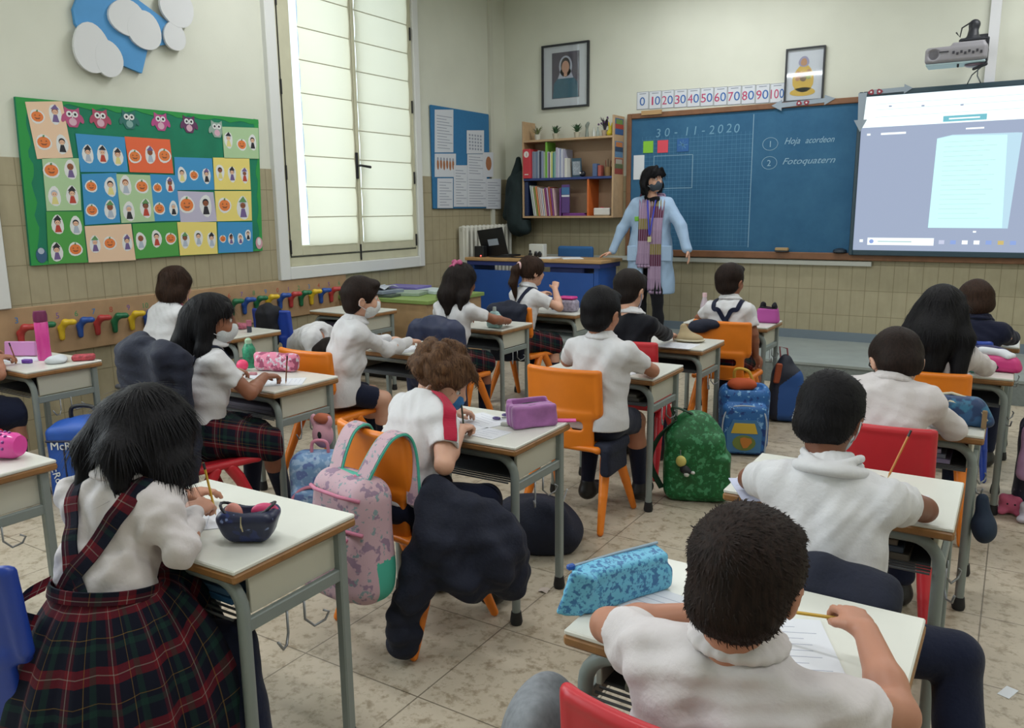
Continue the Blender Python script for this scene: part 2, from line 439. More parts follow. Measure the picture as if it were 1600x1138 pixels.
def wains(parent, spans, m):
    mb = MB()
    for a, b in spans: mb.span(a, b)
    o = mk('tile_wainscot', mb.v, mb.f, m, parent); return o
ws = []
for i in range(0, 7, 2): ws.append(((XL, ys[i], 0), (XL+.008, ys[i+1], 1.875)))
for w in (W1, W2, W3): ws.append(((XL, w[0], 0), (XL+.008, w[1], w[2])))
wains(wl, ws, TL); wains(wf, [((XL, YF-.008, 0), (XR, YF, 1.875))], TF)
slab('baseboard_front', (XL, YF-.025, .19), (XR, YF-.009, .285), SKIRT)
pf = slab('trim_1', (-5.38, 7.15, 0), (XR, YF-.01, .19), GREYR)
st(MB().span((-5.38, 7.14, .175), (XR, YF-.01, .197)).build('platform_top', GREYP, pf))
slab('trim_2', (-4.95, YF-.05, .945), (-1.2, YF-.009, .99), mat('white wall rail', 'BFC0B8', .5))
slab('trim_3', (-.40, YF-.04, 2.55), (-.32, YF, ZC), mat('white cable duct', 'D9DADE', .5))
slab('trim_4', (XL, 8.14, 1.3), (XL+.035, 8.20, ZC), mat('painted pipe', 'CACBBE', .5))
# ---------------------------------------------------------------- windows
t = NT('cream roller blind cloth', .9, .1); v, x, y, z = t.xyz(); n = t.noise(v, 300, 2)
t.base(t.mix(n, 'D9D6C0', 'E6E3CF'))
tr = t.n('BsdfTranslucent'); tr.inputs[0].default_value = (*hexc('F2EFD8'), 1); ms = t.n('MixShader'); ms.inputs[0].default_value = .45
t.l(t.b.outputs[0], ms.inputs[1]); t.l(tr.outputs[0], ms.inputs[2]); t.l(ms.outputs[0], t.t.nodes['Material Output'].inputs[0])
BLIND = t.m
def thin_glass(name, gl):
    t = NT(name, .03); tb = t.n('BsdfTransparent'); gb = t.n('BsdfGlossy'); gb.inputs['Roughness'].default_value = .04; ms = t.n('MixShader'); ms.inputs[0].default_value = gl
    t.l(tb.outputs[0], ms.inputs[1]); t.l(gb.outputs[0], ms.inputs[2]); t.l(ms.outputs[0], t.t.nodes['Material Output'].inputs[0]); return t.m
GLASS = thin_glass('window glass', .06); PGLASS = thin_glass('picture glass', .05)
def window(name, w, seams):
    y0, y1, z0, z1 = w; X = XL
    r = root(name, (X, (y0+y1)/2, z0-.11), 'tall cream window with closed roman blinds on the tiled left wall' if name == 'window_1' else None, None); r['kind'] = 'structure'
    f = MB(); yc = (y0+y1)/2+.015
    o0, o1, ob, ot = y0-.11, y1+.09, z0-.11, z1+.1
    for (a, b, c, d) in ((o0, y0, ob, ot), (y1, o1, ob, ot), (y0, y1, ob, z0), (y0, y1, z1, ot)):
        f.span((X-.02, a, c), (X+.05, b, d), bev=.006)
    f.build('window_casing', WHITE, r)
    f = MB()
    for (a, b, c, d) in ((y0, y0+.03, z0, z1), (y1-.03, y1, z0, z1), (y0+.03, y1-.03, z0, z0+.08)): f.span((X-.12, a, c), (X+.025, b, d), bev=.004)
    f.build('window_frame', CREAM, r)
    for k, (a, b) in enumerate(((y0+.035, yc-.004), (yc+.004, y1-.035))):
        f = MB(); zb = z0+.09; L, R_, Bm = (.135, .045, .09) if k == 0 else (.045, .06, .09)
        for (p, q, c, d) in ((a, a+L, zb, z1), (b-R_, b, zb, z1), (a+L, b-R_, zb, zb+Bm), (a+L, b-R_, z1-.08, z1)): f.span((X-.05, p, c), (X+.03, q, d), bev=.005)
        sa = f.build('window_sash', CREAM, r)
        MB().span((X-.03, a+L, zb+Bm), (X-.024, b-R_, z1-.08)).build('window_pane', GLASS, sa)
        # blind: cloth with a rod pocket every pitch
        ya, yb = (a+L+.075, b-R_+.01) if k == 0 else (a+L-.01, b-R_+.01)
        zs = seams; P = []; m = MB()
        zz = [zb+Bm-.01]+[s_+(.0 if k == 0 else -.005) for s_ in zs]+[z1-.02]
        for i in range(len(zz)-1):
            for j in range(10):
                tt = j/10; zc_ = zz[i]+(zz[i+1]-zz[i])*tt; bul = .012*math.sin(PI*tt)**.7
                P.append([(X+.036+bul*(.8+.2*math.sin(u*7+i)), ya+(yb-ya)*u/8, zc_+.003*math.sin(u*2+i)) for u in range(9)])
        P.append([(X+.036, ya+(yb-ya)*u/8, z1) for u in range(9)])
        m.grid(P); bl = m.build('roman_blind', BLIND, r, smooth=True)
        rd = MB()
        for s_ in zz[1:-1]: rd.tube([(X+.037, ya, s_), (X+.037, yb, s_)], .0045, 6)
        rd.build('blind_rod', mat('blind seam shadow', 'B9B6A0', .8), bl)  # rod pockets darker than the cloth: the seam's shadow line is in their colour
    h = MB(); h.span((X+.03, yc-.02, 1.82), (X+.045, yc+.012, 2.06), bev=.004); h.tube([(X+.045, yc, 1.94), (X+.085, yc, 1.94), (X+.085, yc+.13, 1.93)], [.01, .011, .013], 8)
    h.build('window_handle', DARK, r)
    for yy in (y0+.03, y1-.03):
        for zz_ in (1.22, 1.85, 2.55, 3.25):
            MB().tube([(X+.034, yy, zz_-.06), (X+.034, yy, zz_+.06)], .009, 8).build('hinge', DARK, r)
    MB().span((X+.03, yc-.006, z0+.01), (X+.04, yc+.006, z0+.16)).build('bolt', DARK, r)
    g = MB(); g.span((X+.026, y0+.028, z0+.08), (X+.0315, y0+.036, z1)).span((X+.026, y0+.03, z0+.082), (X+.0315, y1-.03, z0+.09)); g.build('gap_line', mat('dark gap line', '3A3A34', .7), r)  # thin dark strips along the gap between frame and sash
    return r
SE = [1.474, 1.736, 2.0, 2.265, 2.523, 2.796, 3.06, 3.33, 3.6]
window('window_1', W1, SE); window('window_2', W2, SE)
w3 = MB()
for (a, b, c, d) in ((W3[0]-.1, W3[0], .95, 4.05), (W3[1], W3[1]+.1, .95, 4.05), (W3[0], W3[1], .95, 1.05), (W3[0], W3[1], 3.95, 4.05), (-1.23, -1.17, 1.05, 3.95)): w3.span((XL-.05, a, c), (XL+.04, b, d))
st(w3.build('window_3', CREAM))
# bright strip of the street seen beside the blind
sb = MB()
for k in range(9): sb.span((XL-1.9, 5.6+k*.35, .2), (XL-1.8, 5.9+k*.35, 6), m=k % 3)
o = sb.build('street_facade', [mat('facade white', 'E8ECEF', .9), mat('facade blue', '8FA9C4', .9), mat('facade grey', '8B8F98', .9)])
tag(o, 'blue, grey and white house front seen through the gap beside the tall window blind', 'facade')
# ceiling lamps (housing above each tube light)
for i, (x, y) in enumerate(LAMPS):
    o = MB().span((x-.78, y-.14, 3.875), (x+.78, y+.14, 3.95), bev=.02).span((x-.01, y-.01, 3.95), (x+.01, y+.01, ZC)).build('ceiling_lamp', mat('lamp housing', 'E6E6E6', .5))
    tag(o, 'white fluorescent ceiling lamp hanging above the school desks', 'lamp', 'ceiling lamps above the classroom')
# ================================================================ left wall decoration  (u = +y, v = +z)
LU, LV = (0, 1, 0), (0, 0, 1)
def LO(d=0): return (XL+.0085+d, 0, 0)
C_ = {'peach': 'E3C3A6', 'blue': '3E8FC4', 'orange': 'E2673F', 'lgreen': 'A9C79B', 'green': '4C9A47', 'lav': 'B7B3C9', 'yellow': 'E3D277'}
PM = [mat('sticker white', 'DADCDC', .6), mat('sticker orange', 'DE7B3C', .6), mat('sticker black', '23222A', .6), mat('sticker skin', 'DDB396', .6),
      mat('sticker purple', '6E5A8C', .6), mat('sticker red', 'B4402F', .6), mat('sticker green', '5D8F58', .6), mat('sticker grey blue', 'A9B4C4', .6), mat('sticker lemon', 'D8CE86', .6), mat('sticker brown', '8A5134', .6)]
bd = root('display_board', (XL+.01, 3.73, 1.2), 'green paper covered display board full of pumpkin and costume sheets', 'board')
MB().poly([(2.795, 2.24), (2.769, 1.2), (4.65, 1.205), (4.698, 2.262)], LO(), LU, LV, .02).build('backing', mat('green crepe paper', '14785A', .8, nz=.12, nscale=5), bd)
ed = MB(); rr = random.Random(3)
def wavy(p, q, w, n=26):
    p, q = np.array(p), np.array(q); d = (q-p)/np.linalg.norm(q-p); nn = np.array([-d[1], d[0]])
    A = [p+(q-p)*i/n for i in range(n+1)]; B = [a+nn*(w+.012*math.sin(i*1.3)+rr.uniform(-.006, .006)) for i, a in enumerate(A)]
    wavy.k += 1
    for i in range(n): ed.poly([A[i], A[i+1], B[i+1], B[i]], LO(.0202+.0004*wavy.k), LU, LV, .0006)
wavy.k = 0
wavy((2.795, 2.24), (2.769, 1.2), .06); wavy((4.65, 1.205), (4.698, 2.262), .035); wavy((4.698, 2.262), (2.795, 2.24), .03, 40); wavy((2.769, 1.2), (4.65, 1.205), .02, 40)
ed.build('border', mat('bright green border paper', '2C9247', .8), bd)
def pumpkin(m, c, s, f=0):
    m.disc(c, s*1.15, s*1.1, LO(f), LU, LV, .0006, 0, 14, .05)
    m.disc(c, s*.95, s*.8, LO(f+.0006), LU, LV, .0006, 1, 14)
    m.poly([(c[0]-s*.12, c[1]+s*.7), (c[0]+s*.15, c[1]+s*.7), (c[0]+s*.2, c[1]+s*1.05), (c[0]-s*.05, c[1]+s*1.0)], LO(f+.0006), LU, LV, .0006, 6)
    for sx in (-.35, .35): m.poly([(c[0]+s*(sx-.15), c[1]+s*.1), (c[0]+s*(sx+.15), c[1]+s*.1), (c[0]+s*sx, c[1]+s*.35)], LO(f+.0012), LU, LV, .0005, 9)
    m.poly([(c[0]-s*.5, c[1]-s*.1), (c[0]-s*.25, c[1]-s*.4), (c[0]+s*.25, c[1]-s*.4), (c[0]+s*.5, c[1]-s*.1), (c[0], c[1]-s*.22)], LO(f+.0012), LU, LV, .0005, 9)
def dress_child(m, c, s, hair, body, hat=None, skin=3, f=0):
    m.disc((c[0], c[1]), s*.8, s*1.25, LO(f), LU, LV, .0006, 0, 14, .06)
    m.poly([(c[0]-s*.45, c[1]-s*.95), (c[0]+s*.45, c[1]-s*.95), (c[0]+s*.22, c[1]-s*.05), (c[0]-s*.22, c[1]-s*.05)], LO(f+.0006), LU, LV, .0006, body)
    m.disc((c[0], c[1]+s*.38), s*.42, s*.42, LO(f+.0006), LU, LV, .0006, hair); m.disc((c[0], c[1]+s*.28), s*.34, s*.3, LO(f+.0012), LU, LV, .0005, skin)
    for sx in (-.13, .13): m.disc((c[0]+s*sx, c[1]+s*.28), s*.05, s*.06, LO(f+.0017), LU, LV, .0004, 2, 6)
    if hat is not None: m.poly([(c[0]-s*.55, c[1]+s*.62), (c[0]+s*.55, c[1]+s*.62), (c[0]+s*.1, c[1]+s*1.25)], LO(f+.0013), LU, LV, .0005, hat)
Q = {'peachA': [(2.85, 2.215), (3.086, 2.242), (3.117, 1.889), (2.883, 1.869)], 'blueA': [(3.151, 2.045), (3.5, 2.044), (3.501, 1.808), (3.159, 1.797)], 'orange': [(3.5, 2.049), (3.857, 2.051), (3.863, 1.809), (3.514, 1.808)],
 'lgreenR': [(4.329, 2.178), (4.687, 2.196), (4.673, 1.951), (4.329, 1.939)], 'lgreenA': [(2.914, 1.875), (3.157, 1.886), (3.135, 1.546), (2.905, 1.544)], 'greenB': [(2.901, 1.54), (3.139, 1.538), (3.137, 1.198), (2.877, 1.206)],
 'blueB': [(3.162, 1.784), (3.414, 1.8), (3.403, 1.46), (3.149, 1.449)], 'lgreenB': [(3.409, 1.792), (3.669, 1.791), (3.673, 1.464), (3.412, 1.457)], 'blueC': [(3.67, 1.799), (3.882, 1.797), (3.889, 1.465), (3.673, 1.464)],
 'blueD': [(3.881, 1.928), (4.215, 1.934), (4.215, 1.696), (3.871, 1.688)], 'lav': [(3.884, 1.683), (4.202, 1.677), (4.214, 1.454), (3.888, 1.451)], 'yellowA': [(4.223, 1.94), (4.574, 1.95), (4.568, 1.701), (4.215, 1.696)],
 'yellowB': [(4.216, 1.687), (4.572, 1.691), (4.559, 1.454), (4.214, 1.454)], 'peachB': [(3.145, 1.441), (3.485, 1.45), (3.494, 1.194), (3.146, 1.197)], 'greenC': [(3.494, 1.45), (3.853, 1.455), (3.849, 1.209), (3.495, 1.202)],
 'yellowC': [(3.857, 1.455), (4.207, 1.449), (4.197, 1.204), (3.857, 1.207)], 'blueE': [(4.221, 1.449), (4.562, 1.442), (4.548, 1.202), (4.207, 1.208)]}
LAB = {'peachA': 'tilted peach sheet with pumpkins in the top left corner of the green board', 'blueA': 'blue sheet with three costume cutouts left of the orange sheet', 'orange': 'orange sheet with pumpkin and costume cutouts near the top of the green board',
 'lgreenR': 'pale green sheet in the top right corner of the green board', 'lgreenA': 'pale green sheet just under the tilted peach sheet', 'greenB': 'dark green sheet in the bottom left corner of the board', 'blueB': 'tall blue sheet below the blue sheet with three cutouts',
 'lgreenB': 'pale green sheet in the middle of the board with washed out figures', 'blueC': 'narrow blue sheet between the middle pale green and the lavender sheet', 'blueD': 'blue sheet with white cutouts right below the orange sheet', 'lav': 'lavender sheet with a witch cutout right of centre on the board',
 'yellowA': 'yellow sheet below the pale green corner sheet with a row of pumpkins on top', 'yellowB': 'yellow sheet second from the bottom at the right edge', 'peachB': 'peach sheet in the bottom row with a witch and pumpkins', 'greenC': 'dark green sheet in the middle of the bottom row',
 'yellowC': 'yellow sheet in the bottom row between green and blue', 'blueE': 'blue sheet in the bottom right corner of the board'}
GRID = {'peachA': (2, 2), 'blueA': (3, 1), 'orange': (3, 1), 'lgreenR': (3, 1), 'blueB': (2, 2), 'lgreenA': (2, 2), 'greenB': (2, 2), 'lgreenB': (2, 2), 'blueC': (2, 2), 'blueD': (3, 1), 'lav': (2, 1), 'yellowA': (3, 1), 'yellowB': (2, 1), 'peachB': (3, 1), 'greenC': (3, 1), 'yellowC': (3, 1), 'blueE': (4, 1)}
for i, (k, q) in enumerate(Q.items()):
    ck = k.rstrip('ABCDER'); ck = 'lgreen' if ck.startswith('lg') else ck; dd = .0225+.0009*(i % 4)
    m = MB().poly(q[::-1], LO(dd), LU, LV, .0012); sh = m.build('paper_sheet', mat('paper '+ck, C_[ck], .75))
    tag(sh, LAB[k], 'paper sheet', 'craft sheets on the green board')
    nx, ny = GRID[k]; q_ = [np.array(p) for p in q]
    for a in range(nx):
        for b in range(ny):
            u, w = (a+.5+rr.uniform(-.08, .08))/nx, (b+.5+rr.uniform(-.08, .08))/ny
            c = (q_[0]*(1-u)+q_[1]*u)*(1-w)+(q_[3]*(1-u)+q_[2]*u)*w
            s_ = .85*min(np.linalg.norm(q_[1]-q_[0])/nx, np.linalg.norm(q_[3]-q_[0])/ny/1.1)/2; m = MB()
            if (a+b*2+i) % 2 == 0 and rr.random() < .8: pumpkin(m, c, s_*rr.uniform(.7, .95), dd+.0013)
            else: dress_child(m, c, s_, rr.choice([2, 2, 9, 7]), rr.choice([2, 4, 5, 7, 8]), rr.choice([None, 2, 4, 6, None]), rr.choice([3, 3, 9]), dd+.0013)
            m.build('cutout', PM, sh)
OWL = [((3.143, 2.146), 'B0507A', 'pink and white'), ((3.336, 2.154), 'A84C64', 'rose pink'), ((3.549, 2.164), '2E6B66', 'teal'), ((3.796, 2.171), 'B04A84', 'magenta'), ((4.034, 2.173), '5E3358', 'dark purple'), ((4.282, 2.156), '8FA79C', 'grey green')]
for i, ((a, b), c, nm) in enumerate(OWL):
    m = MB(); s_ = .062; ms_ = [mat('owl paper '+nm, c, .7), PM[0], PM[2], mat('owl belly '+nm, 'CFA7B8' if i != 2 else '7FA5A0', .7)]
    m.poly([(a-s_*.8, b+s_*1.05), (a-s_*.35, b+s_*.8), (a+s_*.35, b+s_*.8), (a+s_*.8, b+s_*1.05), (a+s_*.85, b-s_*.3), (a+s_*.45, b-s_), (a-s_*.45, b-s_), (a-s_*.85, b-s_*.3)], LO(.0225), LU, LV, .0012, 0)
    for sx in (-1, 1):
        m.disc((a+sx*s_*.95, b-s_*.1), s_*.25, s_*.5, LO(.0227), LU, LV, .0012, 0, 10, rot=sx*.4)
        m.disc((a+sx*s_*.32, b+s_*.32), s_*.32, s_*.32, LO(.0238), LU, LV, .0006, 1); m.disc((a+sx*s_*.32, b+s_*.32), s_*.14, s_*.14, LO(.0245), LU, LV, .0006, 2)
    m.disc((a, b-s_*.45), s_*.42, s_*.4, LO(.0238), LU, LV, .0006, 3); m.poly([(a-s_*.1, b+s_*.12), (a+s_*.1, b+s_*.12), (a, b-s_*.1)], LO(.0245), LU, LV, .0006, 1)
    tag(m.build('paper_owl', ms_), nm+' paper owl pinned along the top of the green board', 'paper owl', 'paper owls on the green board')
tag(MB().disc((2.838, 1.263), .035, .05, LO(.023), LU, LV, .002).disc((2.838, 1.29), .02, .02, LO(.0251), LU, LV, .001, 1).build('paper_owl', [mat('slate paper', '33597A', .7), PM[7]]), 'small slate blue paper owl in the lower left corner of the green board', 'paper owl', 'paper owls on the green board')
tag(MB().disc((4.617, 1.269), .035, .05, LO(.023), LU, LV, .002).disc((4.617, 1.28), .018, .03, LO(.0251), LU, LV, .001, 1).build('paper_owl', [mat('pale pink paper', 'C99AA4', .7), PM[0]]), 'small pale pink paper owl in the lower right corner of the green board', 'paper owl', 'paper owls on the green board')
# plain cut-out panel high on the wall
cu = root('wall_cutout', (XL+.01, 3.6, 2.43), 'large plain blue and white card cutout hung high above the green board', 'wall decoration')
MB().poly([(3.226, 2.83), (3.231, 2.742), (3.35, 2.57), (3.681, 2.491), (3.75, 2.68), (3.92, 2.72), (3.96, 2.86), (3.62, 3.02), (3.30, 2.98)], LO(), LU, LV, .025).build('blue_panel', mat('blue card', '4E92C9', .7, nz=.04, nscale=9), cu)
for pts in (((3.32, 2.60, .13, .16), (3.43, 2.55, .10, .12)), ((3.60, 2.84, .14, .12), (3.72, 2.78, .13, .13)), ((3.96, 2.78, .09, .10), (4.0, 2.98, .14, .13))):
    m = MB()
    for k, (a, b, c, d) in enumerate(pts): m.disc((a, b), c, d, LO(.026+.001*k), LU, LV, .02, n=26, wob=.03)
    m.build('white_panel', mat('white card', 'D4D6D8', .7), cu)
# blue notice board
nb = root('notice_board', (XL+.01, 7.5, 1.53), 'blue notice board with timetables on the left wall near the corner', 'board')
MB().box((XL+.0225, 7.55, 2.07), (.028, 1.09, 1.07), bev=.006).build('backing', mat('blue felt', '2F6F9F', .9, nz=.06, nscale=60), nb)
PAP = [((7.061, 2.56), (7.394, 2.591), (7.375, 2.141), (7.041, 2.123)), ((7.04, 2.11), (7.422, 2.129), (7.412, 1.879), (7.028, 1.869)), ((7.073, 1.856), (7.354, 1.864), (7.34, 1.542), (7.059, 1.544)), ((7.374, 2.003), (7.63, 2.013), (7.613, 1.556), (7.355, 1.556)),
 ((7.634, 2.392), (7.979, 2.417), (7.971, 2.157), (7.624, 2.139)), ((7.634, 2.134), (7.971, 2.151), (7.963, 1.894), (7.625, 1.885)), ((7.625, 1.885), (8.017, 1.895), (8.006, 1.554), (7.613, 1.556)), ((7.945, 2.17), (8.161, 2.181), (8.153, 1.899), (7.936, 1.893)), ((8.005, 1.874), (8.322, 1.882), (8.313, 1.529), (7.995, 1.531))]
PL = ['plastic sleeve sheet at the top left of the blue notice board', 'sheet with a row of small orange figures on the blue notice board', 'printed sheet at the bottom left of the blue notice board', 'tall printed sheet below the centre of the blue notice board', 'calendar grid sheet at the top right of the blue notice board',
      'grey printed form below the calendar sheet', 'printed form at the bottom right of the blue notice board', 'curled sheet with a photo at the right edge of the notice board', 'loose sheet hanging past the lower right corner of the notice board']
INK = mat('grey print', '8C93A3', .7)
for i, q in enumerate(PAP):
    dd = .029+.001*i; m = MB().poly(q[::-1], LO(dd), LU, LV, .001, 0); (a0, b1), (a1, _), (_, b0), _ = q
    if i == 1:
        for k in range(6): m.disc((a0+.05+k*.055, 2.0+.012*(k % 2)), .02, .055, LO(dd+.001), LU, LV, .0006, 2); m.disc((a0+.05+k*.055, 2.06), .014, .018, LO(dd+.0015), LU, LV, .0006, 1)
    elif i == 4:
        for r_ in range(5):
            for c in range(5): m.poly([(a0+.04+c*.055, b0+.03+r_*.037), (a0+.07+c*.055, b0+.03+r_*.037), (a0+.07+c*.055, b0+.052+r_*.037), (a0+.04+c*.055, b0+.052+r_*.037)], LO(dd+.001), LU, LV, .0005, 1)
    elif i == 7: m.disc((8.06, 2.05), .06, .08, LO(dd+.001), LU, LV, .0005, 2)
    else:
        n_ = int((b1-b0)/.03)
        for k in range(1, n_): m.poly([(a0+.03, b0+k*.03), (a1-.03-.05*((k*7) % 3), b0+k*.03), (a1-.03-.05*((k*7) % 3), b0+k*.03+.007), (a0+.03, b0+k*.03+.007)], LO(dd+.001), LU, LV, .0004, 1)
    tag(m.build('notice_sheet', [mat('notice paper', 'C9CED6', .7), INK, mat('print brown', 'A06A48', .7)]), PL[i], 'notice sheet', 'sheets on the blue notice board')
# coat peg rail
rail = st(MB().span((XL+.009, 1.5, .615), (XL+.034, 5.62, .94), bev=.004).build('trim_5', mat('varnished beech rail', 'A98A68', .5, nz=.1, nscale=9)))
PEG = ['B23A3A', '1F6B45', 'D8B52A', '28509E']; PN = ['red', 'green', 'yellow', 'blue']
pegy = [(2.64, 0), (2.765, 1), (2.90, 2), (3.026, 3), (3.148, 0), (3.275, 1), (3.406, 2), (3.523, 3), (3.65, 0), (3.775, 1), (3.90, 2), (4.025, 3), (4.15, 0), (4.28, 1), (4.405, 3), (4.53, 1), (4.655, 2), (4.785, 3), (4.907, 0), (5.026, 1), (5.149, 2), (5.267, 3), (5.397, 0), (5.53, 1)]
def peg_mesh():
    s = SDF((-.03, -.03, -.10), (.09, .09, .06), .006); s.chain([(0, 0, -.075), (0, 0, -.01), (.03, .015, .028), (.06, .045, .03)], [.018, .021, .022, .017], k=.012); s.ell((.062, .05, .03), (.018, .02, .014))
    return s.mesh()
pv, pf_ = peg_mesh(); NUMC = ['3F7CB5', 'B2503C', '7A5A9A', '4E8F5E']
for i, (yy, c) in enumerate(pegy):
    o = mk('coat_peg', pv, pf_, mat('peg '+PN[c], PEG[c], .35), None, smooth=True, local=True); o.location = (XL+.05, yy, .79)
    nth = ['first', 'second', 'third', 'fourth', 'fifth', 'sixth', 'seventh', 'eighth'][sum(1 for q in pegy[:i] if q[1] == c)]
    tag(o, '%s plastic coat peg on the beech rail, %s %s peg from the left' % (PN[c], nth, PN[c]), 'coat peg', 'coat pegs on the rail')
    nt_ = text(str((i+3) if i < 9 else (i+3) % 10), .055, (XL+.0345, yy-.02, .845), LU, LV, mat('peg number '+str(i % 4), NUMC[i % 4], .6), 'peg_number', rail)
# radiator
rd = root('radiator', (XL+.1, 7.9, .3), 'white ribbed radiator on the left wall behind the teacher desk', 'radiator')
for k in range(12):
    yy = 7.45+k*.082
    MB().box((XL+.10, yy, .84), (.13, .035, 1.0), bev=.015).box((XL+.10, yy, .84), (.06, .05, 1.02), bev=.018).build('rib', mat('radiator enamel', 'CFCFC6', .4), rd)
for zz in (1.30, .38): MB().tube([(XL+.10, 7.43, zz), (XL+.10, 8.37, zz)], .028, 10).build('header_pipe', mat('radiator enamel'), rd, smooth=True)
# ================================================================ front wall  (u = +x, v = +z)
FU, FV = (1, 0, 0), (0, 0, 1)
def FO(d=0): return (0, YF-d, 0)      # U x V = -y, extrusion comes towards the room
WOOD = mat('brown board wood', '7A5236', .5, nz=.15, nscale=12); BLUEB = None
t = NT('blue chalkboard', .7, .2); v, x, y, z = t.xyz('Generated'); v2 = t.xyz()[0]; n = t.noise(v2, 2.2, 5, .7)
t.base(t.ramp(n, [(.3, '2F5C80'), (.75, '3F6E90')])); BLUEB = t.m
CH = mat('white chalk', '8FB0C4', .9); CHF = mat('faint ruled line', '5B8AAA', .9)
cb = root('chalkboard', (-1.4, YF-.03, 1.0), 'long blue chalkboard in a brown wooden frame behind the teacher', 'chalkboard')
x0, x1, z0, z1 = -3.775, .95, 1.0, 2.53
MB().span((x0+.04, YF-.035, z0+.06), (x1-.04, YF-.012, z1-.04)).build('board_surface', BLUEB, cb)
f = MB()
for a, b in (((x0, YF-.055, z0), (x0+.05, YF-.009, z1)), ((x1-.05, YF-.055, z0), (x1, YF-.009, z1)), ((x0+.05, YF-.055, z1-.055), (x1-.05, YF-.009, z1)), ((x0+.05, YF-.075, z0), (x1-.05, YF-.009, z0+.07))): f.span(a, b, bev=.006)
f.build('wooden_frame', WOOD, cb)
gm = MB(); yb_ = YF-.0355
for k in range(27): gm.span((-3.60+k*.045, yb_, 1.12), (-3.598+k*.045, yb_+.001, 2.28))
for k in range(26): gm.span((-3.60, yb_, 1.12+k*.045), (-2.40, yb_+.001, 1.1225+k*.045))
gm.build('ruled_grid', CHF, cb)
gm = MB(); gm.span((-2.40, yb_-.0005, 1.11), (-2.394, yb_+.001, 2.44))
for a, b in (((-3.46, 2.07), (-3.02, 2.075)), ((-3.46, 1.725), (-3.02, 1.731)), ((-3.026, 1.725), (-3.02, 2.075)), ((-3.46, 1.725), (-3.455, 2.075))): gm.span((a[0], yb_-.0005, a[1]), (b[0], yb_+.001, b[1]))
for cx, cz in ((-2.22, 2.14), (-2.22, 1.955)):
    gm.tube([(cx+.075*math.cos(a*PI/10), yb_, cz+.062*math.sin(a*PI/10)) for a in range(20)], .003, 4, closed=True)
gm.build('chalk_lines', CH, cb)
DT = mat('faint chalk', '6F9BB6', .9)
for k_, (c_, x_) in enumerate(zip('30-11-2020', (-3.45, -3.35, -3.24, -3.13, -3.04, -2.94, -2.86, -2.77, -2.68, -2.60))): text(c_, .125, (x_, yb_, 2.27+.003*(k_ % 3)), FU, FV, DT, 'chalk_digit', cb, shear=.12)
text('1', .085, (-2.24, yb_, 2.11), FU, FV, CH, 'chalk_number', cb); text('2', .085, (-2.245, yb_, 1.925), FU, FV, CH, 'chalk_number', cb)
text('Hoja', .09, (-2.08, yb_, 2.13), FU, FV, CH, 'chalk_word', cb, shear=.4, fit=.15); text('acordeon', .085, (-1.88, yb_, 2.13), FU, FV, CH, 'chalk_word', cb, shear=.4, fit=.27); text('Fotoquatern', .088, (-2.09, yb_, 1.935), FU, FV, CH, 'chalk_word', cb, shear=.4, fit=.50)
def fitem(name, pts, d, th, m, lab, cat, grp=None):
    return tag(MB().poly(pts, FO(d), FU, FV, th).build(name, m), lab, cat, grp)
def rect(a, b, c, d): return [(a, b), (c, b), (c, d), (a, d)]
fitem('note_square', rect(-3.585, 2.11, -3.47, 2.235), .036, .004, mat('lime card', '86C43C', .7), 'lime green square card stuck on the chalkboard', 'card')
fitem('note_square', rect(-3.42, 2.105, -3.30, 2.235), .036, .004, mat('coral card', 'D94C5C', .7), 'coral red square card stuck on the chalkboard', 'card')
o = fitem('note_square', rect(-3.20, 2.105, -3.07, 2.24), .036, .004, mat('blue card square', '2F62A0', .7), 'blue square card with a pale star stuck on the chalkboard', 'card')
m = MB()
for k in range(4): a = k*PI/4; m.poly([(-3.135-.05*math.cos(a)-.005, 2.172-.05*math.sin(a)), (-3.135+.05*math.cos(a), 2.172+.05*math.sin(a)), (-3.135+.05*math.cos(a)+.005, 2.18+.05*math.sin(a)), (-3.135-.05*math.cos(a), 2.18-.05*math.sin(a))], FO(.0405), FU, FV, .0005)
m.build('star_mark', CHF, o)
fitem('paper_sheet', rect(-3.695, 1.83, -3.57, 2.09), .036, .003, mat('plain white paper', 'D9DEE4', .8), 'plain white sheet stuck at the left edge of the chalkboard', 'paper sheet')
fitem('wooden_block', rect(-3.60, 2.505, -3.37, 2.55), .056, .02, mat('raw wood block', 'B08E62', .6), 'raw wood strip lying on the top left frame of the chalkboard', 'wood strip')
o = MB().box((-2.04, YF-.085, 1.085), (.13, .05, .032), bev=.006).box((-2.04, YF-.085, 1.066), (.13, .05, .014), m=1).build('board_eraser', [mat('eraser wood', 'A98D63', .6), mat('eraser felt', '33363A', .9)]); o.location.z = 1.072
tag(o, 'wooden board eraser on the ledge under the chalkboard', 'eraser')
tag(MB().lathe([(.0, 0), (.05, 0), (.065, .01), (.06, .03), (.02, .045), (0, .045)], (-1.49, YF-.07, 1.071), 20).build('chalk_dish', mat('dark rubber', '22303E', .6), smooth='auto'), 'small dark dish on the ledge beside the projection screen', 'dish')
